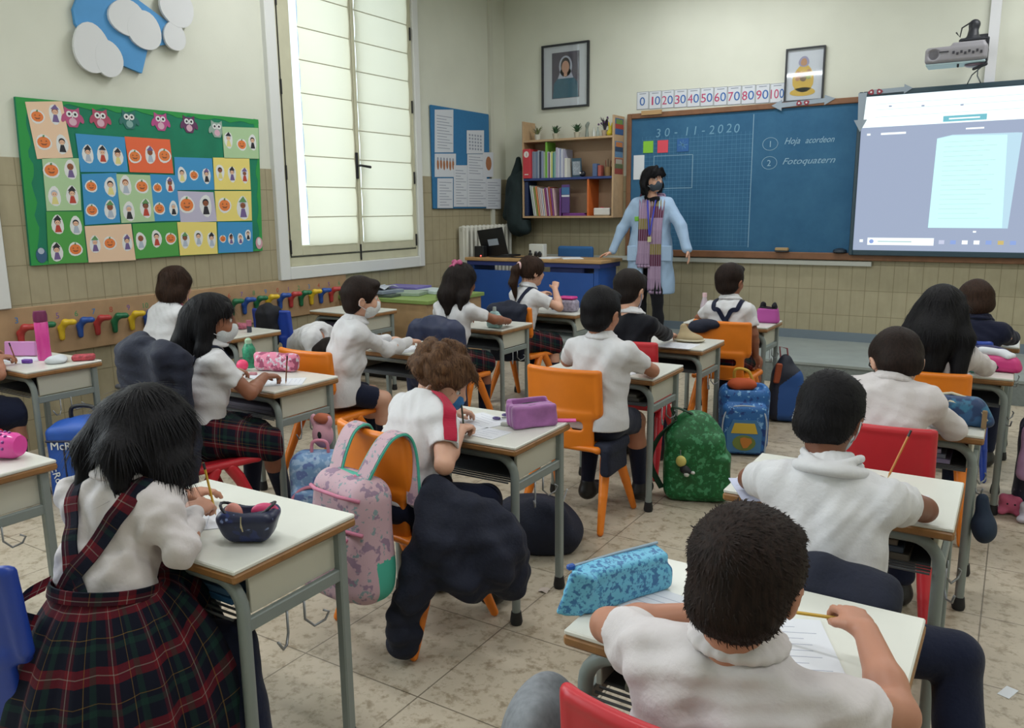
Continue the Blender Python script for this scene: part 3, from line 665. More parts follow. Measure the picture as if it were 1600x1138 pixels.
# arrows on the frames
ARR = mat('silver arrow card', '8F9AA6', .35, metal=.3)
def arrow(pts, d, lab, ros):
    o = MB().poly(pts, FO(d), FU, FV, .004).build('arrow_sign', ARR)
    tag(o, lab, 'arrow sign')
    if ros:
        m = MB(); a, b = ros
        for sx in (-.035, .035): m.disc((a+sx, b), .026, .024, FO(d+.005), FU, FV, .004, 0, 10, .15); m.disc((a+sx, b), .009, .009, FO(d+.009), FU, FV, .003, 1, 8)
        m.build('rosette', [mat('dark red rosette', '8C3040', .6), PM[0]], o)
arrow([(-2.22, 2.505), (-2.12, 2.555), (-2.12, 2.525), (-1.72, 2.54), (-1.72, 2.57), (-1.62, 2.53), (-1.72, 2.475), (-1.72, 2.50), (-2.12, 2.48), (-2.12, 2.45)][::-1], .057, 'silver double arrow with a red rosette on the top frame of the chalkboard', (-1.92, 2.51))
arrow([(-1.405, 2.55), (-1.33, 2.55), (-1.345, 2.31), (-1.315, 2.31), (-1.37, 2.20), (-1.43, 2.31), (-1.395, 2.31)], .135, 'silver arrow pointing down at the left edge of the projection screen', None)
arrow([(-1.30, 2.53), (-1.30, 2.57), (-1.02, 2.575), (-1.02, 2.60), (-.95, 2.56), (-1.02, 2.515), (-1.02, 2.535)][::-1], .135, 'silver arrow pointing right on the top left frame of the projection screen', (-1.26, 2.55))
# number cards
CARD = mat('number card', 'CDD2DA', .6); BLN = mat('card blue digit', '2E62A8', .6); PKN = mat('card red digit', 'B43A66', .6)
for i in range(11):
    a = -3.685+i*.1432; zb = 2.575-.0035*i; w = .137
    o = MB().poly(rect(a, zb, a+w, zb+.182), FO(0), FU, FV, .004).build('number_card', [CARD])
    tag(o, 'white wall card showing the number %d in a row above the chalkboard' % (i*10), 'number card', 'number cards above the chalkboard')
    f = MB()
    for q in (rect(a, zb, a+w, zb+.004), rect(a, zb+.178, a+w, zb+.182), rect(a, zb, a+.004, zb+.182), rect(a+w-.004, zb, a+w, zb+.182)): f.poly(q, FO(.004), FU, FV, .0006)
    f.poly(rect(a+.03, zb+.157, a+w-.03, zb+.164), FO(.004), FU, FV, .0006); f.build('card_border', mat('card line', '7C8494', .6), o)
    s_ = str(i*10)
    if i: text(s_[:-1], .125, (a+(.03 if i == 1 else .006), YF-.005, zb+.04), FU, FV, PKN, 'digit', o, fit=(.018 if i == 1 else .052) if i < 10 else .078)
    text('0', .125, (a+(.066 if i else .035), YF-.0055, zb+.04), FU, FV, BLN, 'digit', o, fit=.06 if i < 10 else .045) if i < 10 else text('0', .125, (a+.092, YF-.0055, zb+.04), FU, FV, BLN, 'digit', o, fit=.042)
# framed pictures
def frame(cx0, cz0, cx1, cz1, lab, bw=.02):
    r = root('framed_picture', ((cx0+cx1)/2, YF-.02, cz0), lab, 'picture'); f = MB()
    for q in (rect(cx0, cz0, cx1, cz0+bw), rect(cx0, cz1-bw, cx1, cz1), rect(cx0, cz0+bw, cx0+bw, cz1-bw), rect(cx1-bw, cz0+bw, cx1, cz1-bw)): f.poly(q, FO(0), FU, FV, .035)
    f.build('picture_frame', mat('black frame', '22252C', .35), r)
    MB().poly(rect(cx0+bw, cz0+bw, cx1-bw, cz1-bw), FO(.0), FU, FV, .012).build('mount', mat('pale mount', 'BFC6D0', .6), r)
    MB().poly(rect(cx0+bw, cz0+bw, cx1-bw, cz1-bw), FO(.022), FU, FV, .002).build('picture_glass', PGLASS, r)
    return r
r = frame(-4.865, 2.655, -4.262, 3.355, 'large framed portrait of a veiled woman in blue above the bookshelf')
PP = [mat('portrait ground', '4E4A5A', .7, nz=.15, nscale=20), mat('portrait blue robe', '2E5E74', .7, nz=.15, nscale=30), mat('portrait veil', 'A9AFC2', .7), mat('portrait skin', 'B98F7C', .7), mat('portrait hair', '2A2328', .7)]
m = MB(); D = .0125; cx = -4.56
m.poly(rect(-4.737, 2.765, -4.385, 3.265), FO(D), FU, FV, .001, 0)
m.poly([(cx-.165, 2.77), (cx+.165, 2.77), (cx+.15, 2.93), (cx+.07, 3.02), (cx-.07, 3.02), (cx-.15, 2.93)], FO(D+.001), FU, FV, .001, 1)
m.disc((cx, 3.11), .085, .115, FO(D+.002), FU, FV, .001, 2, 20); m.poly([(cx-.1, 2.98), (cx+.1, 2.98), (cx+.06, 3.08), (cx-.06, 3.08)], FO(D+.002), FU, FV, .001, 2)
m.disc((cx, 3.12), .06, .085, FO(D+.003), FU, FV, .001, 4, 20); m.disc((cx, 3.10), .048, .07, FO(D+.004), FU, FV, .001, 3, 20); m.poly(rect(cx-.02, 3.0, cx+.02, 3.06), FO(D+.0035), FU, FV, .001, 3)
m.build('portrait', PP, r)
r = frame(-2.112, 2.53, -1.745, 3.03, 'smaller framed print of a figure in yellow above the chalkboard', .014)
m = MB(); cx = -1.94
for (a, b, c, d, k) in ((cx, 2.74, .10, .13, 0), (cx, 2.90, .05, .05, 1), (cx-.05, 2.76, .03, .035, 2), (cx+.0, 2.75, .03, .035, 3), (cx+.05, 2.77, .03, .035, 4), (cx, 2.62, .12, .04, 0), (cx-.05, 2.80, .018, .018, 2), (cx+.05, 2.81, .018, .018, 2), (cx, 2.79, .018, .018, 2), (cx, 2.895, .03, .035, 2)):
    m.disc((a, b), c, d, FO(D+.001*(k+1)), FU, FV, .001, k, 16, .05)
m.build('print', [mat('print yellow', 'C7A53C', .7), mat('print lilac', '8A88A8', .7), mat('print skin', 'A97A52', .7), mat('print dark', '6A5434', .7), mat('print olive', '8B9A48', .7)], r)
# projection screen
wb = root('projection_screen', (-.33, YF-.1, 1.05), 'interactive whiteboard showing a projected computer page', 'screen')
sx0, sx1, sz0, sz1 = -1.40, .80, 1.055, 2.56
f = MB(); FR = mat('screen frame', '2E4450', .4)
for a, b in (((sx0, sz0), (sx0+.035, sz1)), ((sx1-.035, sz0), (sx1, sz1)), ((sx0+.035, sz1-.045), (sx1-.035, sz1)), ((sx0+.035, sz0), (sx1-.035, sz0+.05))): f.span((a[0], YF-.13, a[1]), (b[0], YF-.076, b[1]), bev=.006)
f.build('screen_frame', FR, wb)
def em(name, col, s_=1.0): return mat('lit '+name, '101010', .9, emit=col, estr=s_*.84)
SC = [em('grey', 'A6B3CD', .92), em('band', 'EDFFFD', 1.25), em('page', 'C8FFF8', 1.12), em('page edge', 'BFE0F0', 1.0), em('button', '7CC9D8', .9), em('white', 'F4FFFF', 1.2), em('soft', 'C9CFE6', 1.0), em('blue icon', '8FA8E0', 1.0), em('amber icon', 'D8C27A', .9), em('hot spot', 'FFFBE8', 1.5), em('line', 'BFDDE0', .95)]
m = MB(); D = .112
m.poly(rect(sx0+.035, sz0+.05, sx1-.035, sz1-.045), FO(.09), FU, FV, .022, 0); m.build('lit_surface', SC, wb)
m = MB(); B = .1122
m.poly(rect(-1.36, 2.237, .765, 2.513), FO(B), FU, FV, .0006, 1); m.poly(rect(-.686, 2.25, -.348, 2.30), FO(B+.0006), FU, FV, .0005, 4); m.poly(rect(-.64, 2.268, -.40, 2.28), FO(B+.0011), FU, FV, .0004, 5)
for zz in (2.325, 2.39, 2.44): m.poly(rect(-1.25, zz, .7, zz+.003), FO(B+.0006), FU, FV, .0004, 10)
for a, b in ((-1.14, 2.41), (-.87, 2.395), (-.56, 2.38)): m.poly(rect(a, b, a+.025, b+.014), FO(B+.0011), FU, FV, .0004, 0)
m.build('browser_band', SC, wb)
m = MB(); m.poly([(-.734, 1.317), (-.106, 1.312), (-.07, 2.124), (-.108, 2.128), (-.60, 2.135), (-.72, 2.11)], FO(B), FU, FV, .0006, 3); m.poly([(-.731, 1.317), (-.15, 1.317), (-.18, 2.112), (-.60, 2.128), (-.72, 2.105)], FO(B+.0006), FU, FV, .0005, 2)
for k in range(17): m.poly(rect(-.66, 1.40+k*.042, -.25-.05*((k*5) % 3), 1.4035+k*.042), FO(B+.0011), FU, FV, .0003, 10)
m.build('scanned_page', SC, wb)
m = MB(); m.poly(rect(-1.24, 1.155, -.676, 1.222), FO(B), FU, FV, .0006, 5); m.disc((-1.205, 1.188), .02, .02, FO(B+.0006), FU, FV, .0004, 7); m.poly(rect(-1.15, 1.182, -.86, 1.194), FO(B+.0006), FU, FV, .0004, 10); m.build('search_box', SC, wb)
for k, c in enumerate((6, 7, 5, 5, 7, 8, 7)): MB().poly(rect(-.635+k*.093, 1.17, -.59+k*.093, 1.205), FO(B), FU, FV, .0006, c).build('bar_icon', SC, wb)
for q in ((-1.31, 1.18, -1.28, 1.205), (-1.19, 2.165, -.98, 2.183), (-1.31, 2.165, -1.28, 2.183), (-.50, 2.175, -.36, 2.188), (-.37, 1.275, -.345, 1.29)): MB().poly(rect(*q), FO(B), FU, FV, .0006, 5).build('screen_mark', SC, wb)

# projector on its wall arm
pr = root('projector', (-.5, 7.95, 2.6), 'grey short throw projector on a black wall arm above the screen', 'projector')
GP = mat('projector grey', '8E8C92', .5)
s = SDF((-.84, 7.72, 2.62), (-.34, 8.02, 2.84), .006); s.box((-.585, 7.87, 2.725), (.225, .13, .065), rd=.03, k=0); s.box((-.5, 7.87, 2.775), (.12, .12, .04), rd=.02, k=.02); s.ell((-.745, 7.745, 2.73), (.045, .02, .045), sub=True, k=.004)
s.build('projector_body', GP, pr)
MB().lathe([(0, 0), (.04, 0), (.042, .008), (0, .01)], (-.745, 7.765, 2.73), 20, R=rotm(PI/2)).build('fan_grille', mat('grille grey', '6A6870', .5), pr)
m = MB()
for k in range(8): m.box((-.60+k*.028, 7.738, 2.735-.012*(k % 2)), (.016, .006, .02))
m.box((-.67, 7.739, 2.745), (.07, .006, .01)).build('port_panel', mat('dark ports', '2B2A33', .5), pr)
MB().box((-.585, 7.87, 2.655), (.43, .24, .012), bev=.004).build('underside', mat('cool white plastic', 'B9D2DA', .5), pr)
MB().ball((-.44, 7.87, 2.64), (.085, .07, .022), n=18).build('mirror_dome', mat('mauve dome', '8A7686', .3), pr, smooth=True)
s = SDF((-.6, 7.75, 2.55), (-.32, 8.06, 3.02), .006); s.chain([(-.48, 7.86, 2.83), (-.48, 7.88, 2.95)], [.05, .03], .02); s.ell((-.475, 7.88, 2.955), .042); s.box((-.48, 7.87, 2.835), (.09, .06, .014), rd=.01, k=.03)
for a in (-.565, -.365): s.chain([(a, 7.80, 2.83), (a, 7.80, 2.63)], .009, .005)
s.chain([(-.565, 7.80, 2.83), (-.365, 7.80, 2.83)], .009, .005); s.chain([(-.365, 7.80, 2.63), (-.45, 7.80, 2.60)], .012, .005)
s.build('mount_bracket', mat('black bracket', '20222A', .5), pr)
MB().box((-.48, 8.2, 2.88), (.06, .62, .06), bev=.01).box((-.48, 8.485, 2.88), (.16, .025, .2), bev=.005).build('wall_arm', mat('black bracket'), pr)
MB().tube([(-.50, 7.84, 2.97), (-.56, 7.82, 2.93), (-.57, 7.82, 2.86), (-.60, 7.82, 2.90)], .006, 6).tube([(-.42, 7.82, 2.62), (-.43, 8.0, 2.57), (-.42, 8.37, 2.56)], .005, 6).tube([(-.38, 7.82, 2.63), (-.47, 8.0, 2.58), (-.52, 8.37, 2.56)], .005, 6).build('cable', mat('black cable', '1C1D22', .5), pr)
# ---------------------------------------------------------------- wall shelf unit
BEE = mat('pale beech', 'B99B78', .5, nz=.08, nscale=14)
sh = root('wall_bookshelf', (-4.4, YF-.15, 1.42), 'beech wall bookshelf with two compartments beside the chalkboard', 'bookshelf')
a, b, fy = -4.985, -3.825, 8.22
MB().span((a, fy, 1.42), (a+.02, YF-.009, 2.51), bev=.002).build('side_panel', BEE, sh); MB().span((b-.02, fy, 1.42), (b, YF-.009, 2.51), bev=.002).build('side_panel', BEE, sh)
MB().span((a+.02, fy, 2.275), (b-.02, YF-.009, 2.297)).build('shelf_board', BEE, sh); MB().span((a+.02, fy, 1.42), (b-.02, YF-.009, 1.442)).build('shelf_board', BEE, sh)
MB().span((a+.02, fy-.002, 1.845), (b-.02, YF-.02, 1.87)).build('shelf_board', mat('navy edge', '2D3F7A', .5), sh); MB().span((a+.02, YF-.02, 1.442), (b-.02, YF-.01, 2.275)).build('back_panel', mat('back beech', 'A88C72', .6), sh)
MB().span((-4.145, fy+.005, 1.442), (-4.125, YF-.02, 1.845)).build('divider', mat('orange divider', 'D06A2E', .5), sh)
RV, RU = (0, 0, 1), (0, 1, 0)
for zz, cc in ((2.40, ('3B5C8C', 'A8453A', '6E8C4A')), (2.16, ('5C7FA0', '2E4560', 'C07A4A')), (1.98, ('8E4038', '5A6648', 'A9A296'))):
    m = MB().span((b, 8.25, zz-.09), (b+.002, 8.46, zz+.08), m=0).span((b+.002, 8.25, zz-.03), (b+.0025, 8.46, zz+.02), m=1).span((b+.0025, 8.27, zz+.02), (b+.003, 8.44, zz+.07), m=2)
    tag(m.build('picture_card', [mat('card '+q, q, .6) for q in cc]), {2.40: 'top', 2.16: 'middle', 1.98: 'bottom'}[zz]+' landscape picture card taped to the side of the bookshelf', 'card', 'picture cards on the bookshelf side')
def book(x, w, h, d, zb, col, lab, lean=0, name='book', cover=None):
    c = mat('book '+col, col, .6); m = MB(); R = rotm(0, lean, 0); cy = fy+.02+d/2
    cx_, cz_ = x+w/2+math.sin(lean)*h/2, zb+h/2*math.cos(lean)+abs(math.sin(lean))*w/2
    m.box((cx_, cy, cz_), (w, d, h), R, 0, .0015); m.box((cx_, cy-.002+.004, cz_+.001), (w*.7, d-.006, h+.002), R, 1)
    return tag(m.build(name, [c, mat('paper block', 'D5D3C8', .8)]), lab, 'book')
rb = root('ring_binder', (-4.9, fy, 1.87), 'red ring binder at the left end of the upper shelf', 'binder')
MB().span((-4.965, fy-.02, 1.87), (-4.865, fy+.24, 2.2), bev=.004).build('cover', mat('red binder', 'C63A44', .45), rb)
MB().disc((-4.915, 2.14), .034, .036, FO(YF-fy+.0205), FU, FV, .001).build('spine_label', mat('label white', 'E0D8D4', .6), rb); text('1', .05, (-4.925, fy-.0225, 2.12), FU, FV, mat('label ink', 'B03040', .6), 'label_number', rb); MB().poly(rect(-4.94, 1.91, -4.89, 1.92), FO(YF-fy+.0205), FU, FV, .001).build('spine_line', mat('label white'), rb)
ub = [(.022, .30, '7C8CA4', 'grey blue'), (.022, .295, '8592A6', 'pale slate'), (.022, .30, '6E7F9A', 'slate'), (.02, .31, '9AA5B4', 'silver'), (.022, .30, '28334A', 'near black'), (.028, .30, '8A94B0', 'lavender grey'), (.02, .29, 'A3B3A0', 'sage'), (.024, .40, '76B043', 'bright green'), (.014, .29, 'B8B8C4', 'pale lilac'), (.014, .28, '6A3F6C', 'plum'), (.014, .28, 'D8D8CC', 'ivory'), (.018, .29, 'C8CC78', 'lime yellow'), (.018, .28, '4F8B86', 'teal'), (.018, .29, '8FB8AE', 'mint'),
      (.022, .33, 'B4B0C8', 'pale violet'), (.02, .32, 'C9C9D8', 'frosted'), (.02, .315, '9DA6C2', 'periwinkle'), (.02, .31, 'D2D4E0', 'milky white'), (.018, .31, 'A7A7BC', 'dusty lilac'), (.03, .21, 'D9D9D0', 'short cream')]
x = -4.862
for i, (w, h, c, nm) in enumerate(ub):
    book(x, w, h, .2, 1.87, c, nm+' book spine standing on the upper shelf of the wall bookshelf')['group'] = 'books on the upper shelf'; x += w+.0025
lb = [(.016, .35, 'B8C4C0', 'grey green'), (.014, .34, 'D8D8D4', 'white'), (.016, .33, '8E9A52', 'olive'), (.018, .34, 'D98A5C', 'peach orange'), (.014, .33, 'C8C0B8', 'stone'), (.014, .32, 'DCC8CC', 'blush'), (.014, .31, 'C9D0D8', 'icy'), (.016, .31, 'D8B8A8', 'salmon'), (.016, .32, '8A3F7C', 'purple'), (.016, .32, 'C2A8C4', 'lilac'), (.018, .33, 'B0604C', 'brick'), (.016, .31, '8C4A8E', 'violet'), (.018, .31, 'D0B0B4', 'rose grey')]
tag(MB().span((-4.962, fy+.01, 1.443), (-4.915, fy+.22, 1.835), bev=.003).build('box_file', mat('navy file', '1E2C52', .5)), 'navy box file at the left end of the lower shelf', 'box file')
x = -4.845
for i, (w, h, c, nm) in enumerate(lb):
    book(x+.012*i*.3, w, h, .2, 1.442, c, nm+' leaning magazine on the lower shelf of the wall bookshelf', lean=-.16+.004*i, name='magazine')['group'] = 'magazines on the lower shelf'; x += w+.004
o = book(-4.505, .02, .31, .2, 1.442, '6C3F86', 'upright purple exercise book facing out on the lower shelf'); o2 = MB().span((-4.475, fy+.02, 1.475), (-4.375, fy+.03, 1.79)).build('book', [mat('purple cover', '5A3C7C', .5)]); tag(o2, 'purple book with a blue top band facing forward on the lower shelf', 'book')
MB().span((-4.475, fy+.018, 1.68), (-4.375, fy+.0198, 1.76)).build('cover_band', mat('cover blue', '3F6FA0', .5), o2); MB().span((-4.475, fy+.018, 1.655), (-4.375, fy+.0198, 1.675)).build('cover_line', mat('plain white paper'), o2)
for k in range(2): tag(MB().span((-4.47, fy+.035, 1.443+.016*k), (-4.17-.02*k, fy+.2, 1.457+.016*k), bev=.002).build('book', [mat('flat purple', ['7E3F92', '9A5AA8'][k], .5)]), ['lower', 'upper'][k]+' purple book lying flat at the bottom of the shelf', 'book', 'flat purple books')
bk = tag(SDF((-4.09, fy, 1.43), (-3.86, fy+.2, 1.53), .005).box((-3.975, fy+.1, 1.487), (.1, .08, .043), rd=.015, k=0).box((-3.975, fy+.1, 1.50), (.088, .068, .05), rd=.01, k=0, sub=True).build('basket', mat('white plastic', 'D6D4D0', .5)), 'white plastic basket with red things on the lower shelf', 'basket')
tag(SDF((-4.08, fy+.02, 1.46), (-3.87, fy+.18, 1.56), .006).ell((-4.01, fy+.1, 1.50), (.05, .05, .035)).ell((-3.93, fy+.1, 1.505), (.045, .05, .03)).folds(.004, 90).build('cloth', mat('crimson cloth', 'B22F48', .8)), 'crimson cloth bundled in the white basket', 'cloth')
# upper shelf trinkets
pfm = root('leaning_picture', (-4.33, fy+.1, 1.87), 'small grey picture frame leaning on the upper shelf', 'picture frame')
MB().box((-4.325, fy+.10, 1.975), (.12, .012, .21), rotm(.1)).build('frame_rim', mat('frame slate', '3A5566', .5), pfm); MB().box((-4.325, fy+.093, 1.97), (.095, .004, .15), rotm(.1)).build('photo', mat('photo grey', '9BA4AE', .5, nz=.3, nscale=60), pfm)
tag(MB().ball((-4.23, fy+.06, 1.905), .035, 0).ball((-4.245, fy+.03, 1.912), .012, 1).build('toy_ball', [mat('toy black', '1D1F28', .4), PM[0]], smooth=True), 'small black and white toy ball beside the grey picture frame', 'toy ball')
tag(MB().span((-4.10, fy+.04, 1.871), (-4.045, fy+.12, 2.01), bev=.004).build('small_box', mat('blue grey box', '4F648C', .5)), 'small blue grey box standing on the upper shelf', 'box')
tag(MB().span((-4.035, fy+.04, 1.871), (-3.995, fy+.12, 1.99), bev=.004).build('small_box', mat('brick box', 'A3524A', .5)), 'small brick red box between the blue box and the pencil pot', 'box')
pt = root('pencil_pot', (-3.93, fy+.09, 1.871), 'brown pencil pot full of pencils on the upper shelf', 'pencil pot')
MB().lathe([(0, 0), (.035, 0), (.04, .10), (.036, .10), (.032, .006), (0, .006)], (-3.93, fy+.09, 1.871), 18).build('pot', mat('tan pot', '94744C', .6), pt, smooth='auto')
for k in range(7): tag(MB().tube([(-3.93+.012*math.cos(k), fy+.09+.012*math.sin(k), 1.88), (-3.93+.035*math.cos(k), fy+.09+.03*math.sin(k), 2.03+.012*(k % 3))], .0035, 6).build('pencil', mat('pot pencil %d' % (k % 3), ['7A4A34', '8C3A30', '5A4A3A'][k % 3], .5)), 'coloured pencil standing in the brown pencil pot', 'pencil', 'pencils in the brown pot')
# plants on top
def plant(x, y, z, kind, lab, seed):
    r_ = random.Random(seed); p = root('potted_plant', (x, y, z), lab, 'potted plant')
    MB().lathe([(0, 0), (.026, 0), (.036, .06), (.038, .07), (.032, .07), (.03, .055), (0, .052)], (x, y, z), 18).build('pot', mat('pale pot '+kind, {'green': 'B5B2A2', 'dry': 'C8C8BE', 'flower': 'B9A793'}[kind], .6), p, smooth='auto')
    m = MB(); n = 26
    for k in range(n):
        a = r_.uniform(0, 2*PI); rr_ = r_.uniform(.02, .075); hh = r_.uniform(.05, .12) if kind != 'flower' else r_.uniform(.08, .17); P0 = np.array([x, y, z+.05])
        pts = [P0, P0+np.array([math.cos(a)*rr_*.4, math.sin(a)*rr_*.4, hh*.7]), P0+np.array([math.cos(a)*rr_, math.sin(a)*rr_, hh*(.95 if kind != 'dry' else 1)])]
        m.ribbon(pts, [.006, .02, .003], (-math.sin(a), math.cos(a), 0), .002, 0 if kind != 'dry' else k % 2)
        if kind == 'flower' and k % 3 == 0: m.ball(pts[-1], .013, 1, 6)
    m.build('leaves', {'green': [mat('leaf green', '35583A', .6, nz=.2, nscale=30)], 'dry': [mat('dry leaf', '6F7A4A', .7), mat('dry leaf grey', '8A8A74', .7)], 'flower': [mat('stem dark', '3D3A44', .6), mat('violet petal', '5A3F66', .6)]}[kind], p)
plant(-4.86, 8.36, 2.297, 'dry', 'small dry looking plant at the left end of the shelf top', 1); plant(-4.62, 8.36, 2.297, 'green', 'spiky green plant in a pale pot, left of two green plants on the shelf top', 2)
plant(-4.345, 8.36, 2.297, 'green', 'bushy green plant in a pale pot in the middle of the shelf top', 3); plant(-4.0, 8.36, 2.297, 'flower', 'dark violet flowering plant at the right of the shelf top', 4)
tag(SDF((-4.26, 8.3, 2.29), (-4.16, 8.4, 2.5), .005).chain([(-4.215, 8.35, 2.31), (-4.215, 8.35, 2.40)], [.022, .014], .01).ell((-4.215, 8.35, 2.43), .022).ell((-4.2, 8.35, 2.455), .016).build('figurine', mat('grey figurine', '7D8780', .5)), 'grey standing figurine between the two right hand plants on the shelf', 'figurine')
for k in (0, 1): tag(MB().lathe([(0, 0), (.017, 0), (.018, .06), (.007, .085), (.007, .11), (0, .11)], (-4.13+.05*k, 8.35, 2.297), 14).build('small_bottle', mat('clear bottle %d' % k, ['C7CCC8', '9DAAA6'][k], .15), smooth='auto'), ['clear', 'smoky grey'][k]+' little glass bottle on top of the bookshelf', 'bottle', 'little bottles on the shelf top')
tag(SDF((-3.97, 8.2, 2.29), (-3.84, 8.4, 2.5), .005).ell((-3.91, 8.3, 2.33), (.038, .03, .033)).chain([(-3.91, 8.3, 2.34), (-3.925, 8.3, 2.44)], [.012, .008]).chain([(-3.90, 8.3, 2.34), (-3.885, 8.3, 2.43)], [.012, .008]).build('ornament', mat('yellow ornament', 'D5C62E', .5)), 'bright yellow ornament at the right end of the shelf top', 'ornament')
# coat in the corner
s = SDF((-5.34, 8.1, 1.18), (-4.9, 8.48, 2.2), .009); s.chain([(-5.12, 8.36, 2.10), (-5.12, 8.34, 1.8), (-5.10, 8.33, 1.36)], [.035, .11, .15], .04); s.chain([(-5.06, 8.30, 1.9), (-4.99, 8.28, 1.30)], [.06, .085], .03); s.chain([(-5.2, 8.32, 1.85), (-5.25, 8.30, 1.45)], [.05, .06], .03)
s.plane((0, YF-.012, 0), (0, 1, 0)).folds(.012, 30, 4, (1, 0, .1)); s.box((-4.8, 8.4, 1.9), (.195, .2, .5), sub=True, k=.005); tag(s.build('coat', mat('dark green coat', '18282A', .85, nz=.15, nscale=20)), 'dark green coat hanging in the corner left of the bookshelf', 'coat')
# ================================================================ school desks
LAM = mat('white laminate', 'D3D4CC', .28, spec=.5, nz=.03, nscale=6); EDGE = mat('brown beech edge', '8A6238', .45, nz=.15, nscale=25)
STEEL = mat('grey painted steel', '7E8784', .4, metal=.0); PAD = mat('black rubber foot', '15161A', .6); PANEL = mat('cream side panel', 'C2C1B2', .5)
WIRE = mat('galvanised wire', '8A8D90', .35, metal=.6)
DW, DD, DH = .61, .425, .70
def make_desk(x, y, rz, label):
    t = root('school_desk', (0, 0, 0), label, 'desk', 'pupil desks in rows'); L = dict(local=True)
    w = DW/2
    MB().span((-w+.002, .002, DH-.012), (w-.002, DD-.002, DH), bev=.003).build('tabletop', LAM, t, **L)
    MB().span((-w, 0, DH-.036), (w, DD, DH-.011), bev=.006).build('edge_band', EDGE, t, **L)
    for s in (-1, 1):
        MB().span((s*(w-.045)-.007, .075, .552), (s*(w-.045)+.007, DD-.03, DH-.036), bev=.002).build('side_panel', PANEL, t, **L)
    MB().span((-w+.05, DD-.045, .552), (w-.05, DD-.033, DH-.036)).build('rear_panel', PANEL, t, **L)
    m = MB().span((-w+.05, .09, .548), (w-.05, DD-.045, .556))
    for k in range(4): m.tube([(-w+.05, .03+k*.02, .552), (w-.05, .03+k*.02, .552)], .0035, 6)
    m.build('shelf_tray', mat('dark tray', '4A4C4E', .6), t, **L)
    c = .075; zt = DH-.055; yy = .045; X = w-.03; pts = [(-X, yy, .04), (-X, yy, .3), (-X, yy, zt-c)]
    for k in range(1, 6): a = PI/2*k/6; pts.append((-X+c-c*math.cos(a), yy, zt-c+c*math.sin(a)))
    pts += [(-X+c, yy, zt), (0, yy, zt)]; pts += [(-q[0], q[1], q[2]) for q in pts[:-1][::-1]]
    MB().tube(pts, .0165, 12).build('front_leg_arch', STEEL, t, smooth='auto', **L)
    for s in (-1, 1):
        MB().span((s*X-.014, DD-.055, .04), (s*X+.014, DD-.025, DH-.036), bev=.004).build('rear_leg', STEEL, t, **L)
        MB().span((s*X-.009, .05, .515), (s*X+.009, DD-.05, .55), bev=.003).build('side_rail', STEEL, t, **L)
        for y_ in (.045, DD-.04): MB().lathe([(0, 0), (.021, 0), (.024, .012), (.019, .05), (0, .05)], (s*X, y_, 0), 14).build('foot_pad', PAD, t, smooth='auto', **L)
    hk = [(X+.012, .17, .52), (X+.012, .17, .46), (X+.02, .155, .435), (X+.035, .13, .44), (X+.04, .11, .47)]
    hk2 = [(X+.012, .23, .52), (X+.012, .23, .47), (X+.025, .25, .445), (X+.04, .275, .455), (X+.045, .285, .475), (X+.04, .27, .485)]
    for q in (hk, hk2): MB().tube(q, .0035, 6).build('bag_hook', WIRE, t, smooth=True, **L)
    t.location = (x, y, 0); t.rotation_euler = (0, 0, rz); return t
DESKS = [(-1.79, 1.13, .02, 'white desk with a navy flowered pencil case, used by the nearest girl'),
 (-3.03, .99, 0, 'desk at the left edge with a pink bottle lying on it'), (-4.71, 2.18, 0, 'far left desk with an upright pink bottle'),
 (-3.185, 2.51, 0, 'desk of the long haired girl with a pink pencil case and green bottle'), (-4.69, 3.50, 0, 'desk with a glue stick, in front of the girl in a white smock'),
 (-4.75, 4.84, 0, 'empty desk by the left wall in front of the green topped cabinet'), (-3.185, 3.60, 0, 'desk of the boy in a white mask, with a photo card'),
 (-3.30, 4.65, 0, 'desk with a teal hand gel bottle'), (-3.23, 5.62, 0, 'desk nearest the teacher desk, with a pink lidded jar'),
 (-1.745, 2.31, .01, 'desk of the curly haired child with a lilac pencil case'), (-1.765, 3.63, .0, 'desk of the boy on the orange chair, beside the green backpack'),
 (-1.83, 4.54, .0, 'desk with a beige cap shaped case, beside the blue starry backpack'), (-1.735, 5.61, 0, 'desk of the boy in navy braces with a purple pencil case'),
 (-.40, 1.30, -.01, 'nearest desk on the right with a light blue patterned pencil case'), (-.38, 2.265, .0, 'desk of the boy with a raised white collar, loose papers on it'),
 (-.35, 3.28, 0, 'desk with a large blue zip case in the right hand column'), (-.27, 4.46, 0, 'desk with a pink case and a white glove, used by the black haired girl'),
 (-.25, 5.50, 0, 'farthest desk on the right with a navy folder')]
d0 = None
for x, y, rz, lab in DESKS:
    if d0 is None: d0 = make_desk(x, y, rz, lab)
    else: copy_thing(d0, (x, y, 0), rz, lab)
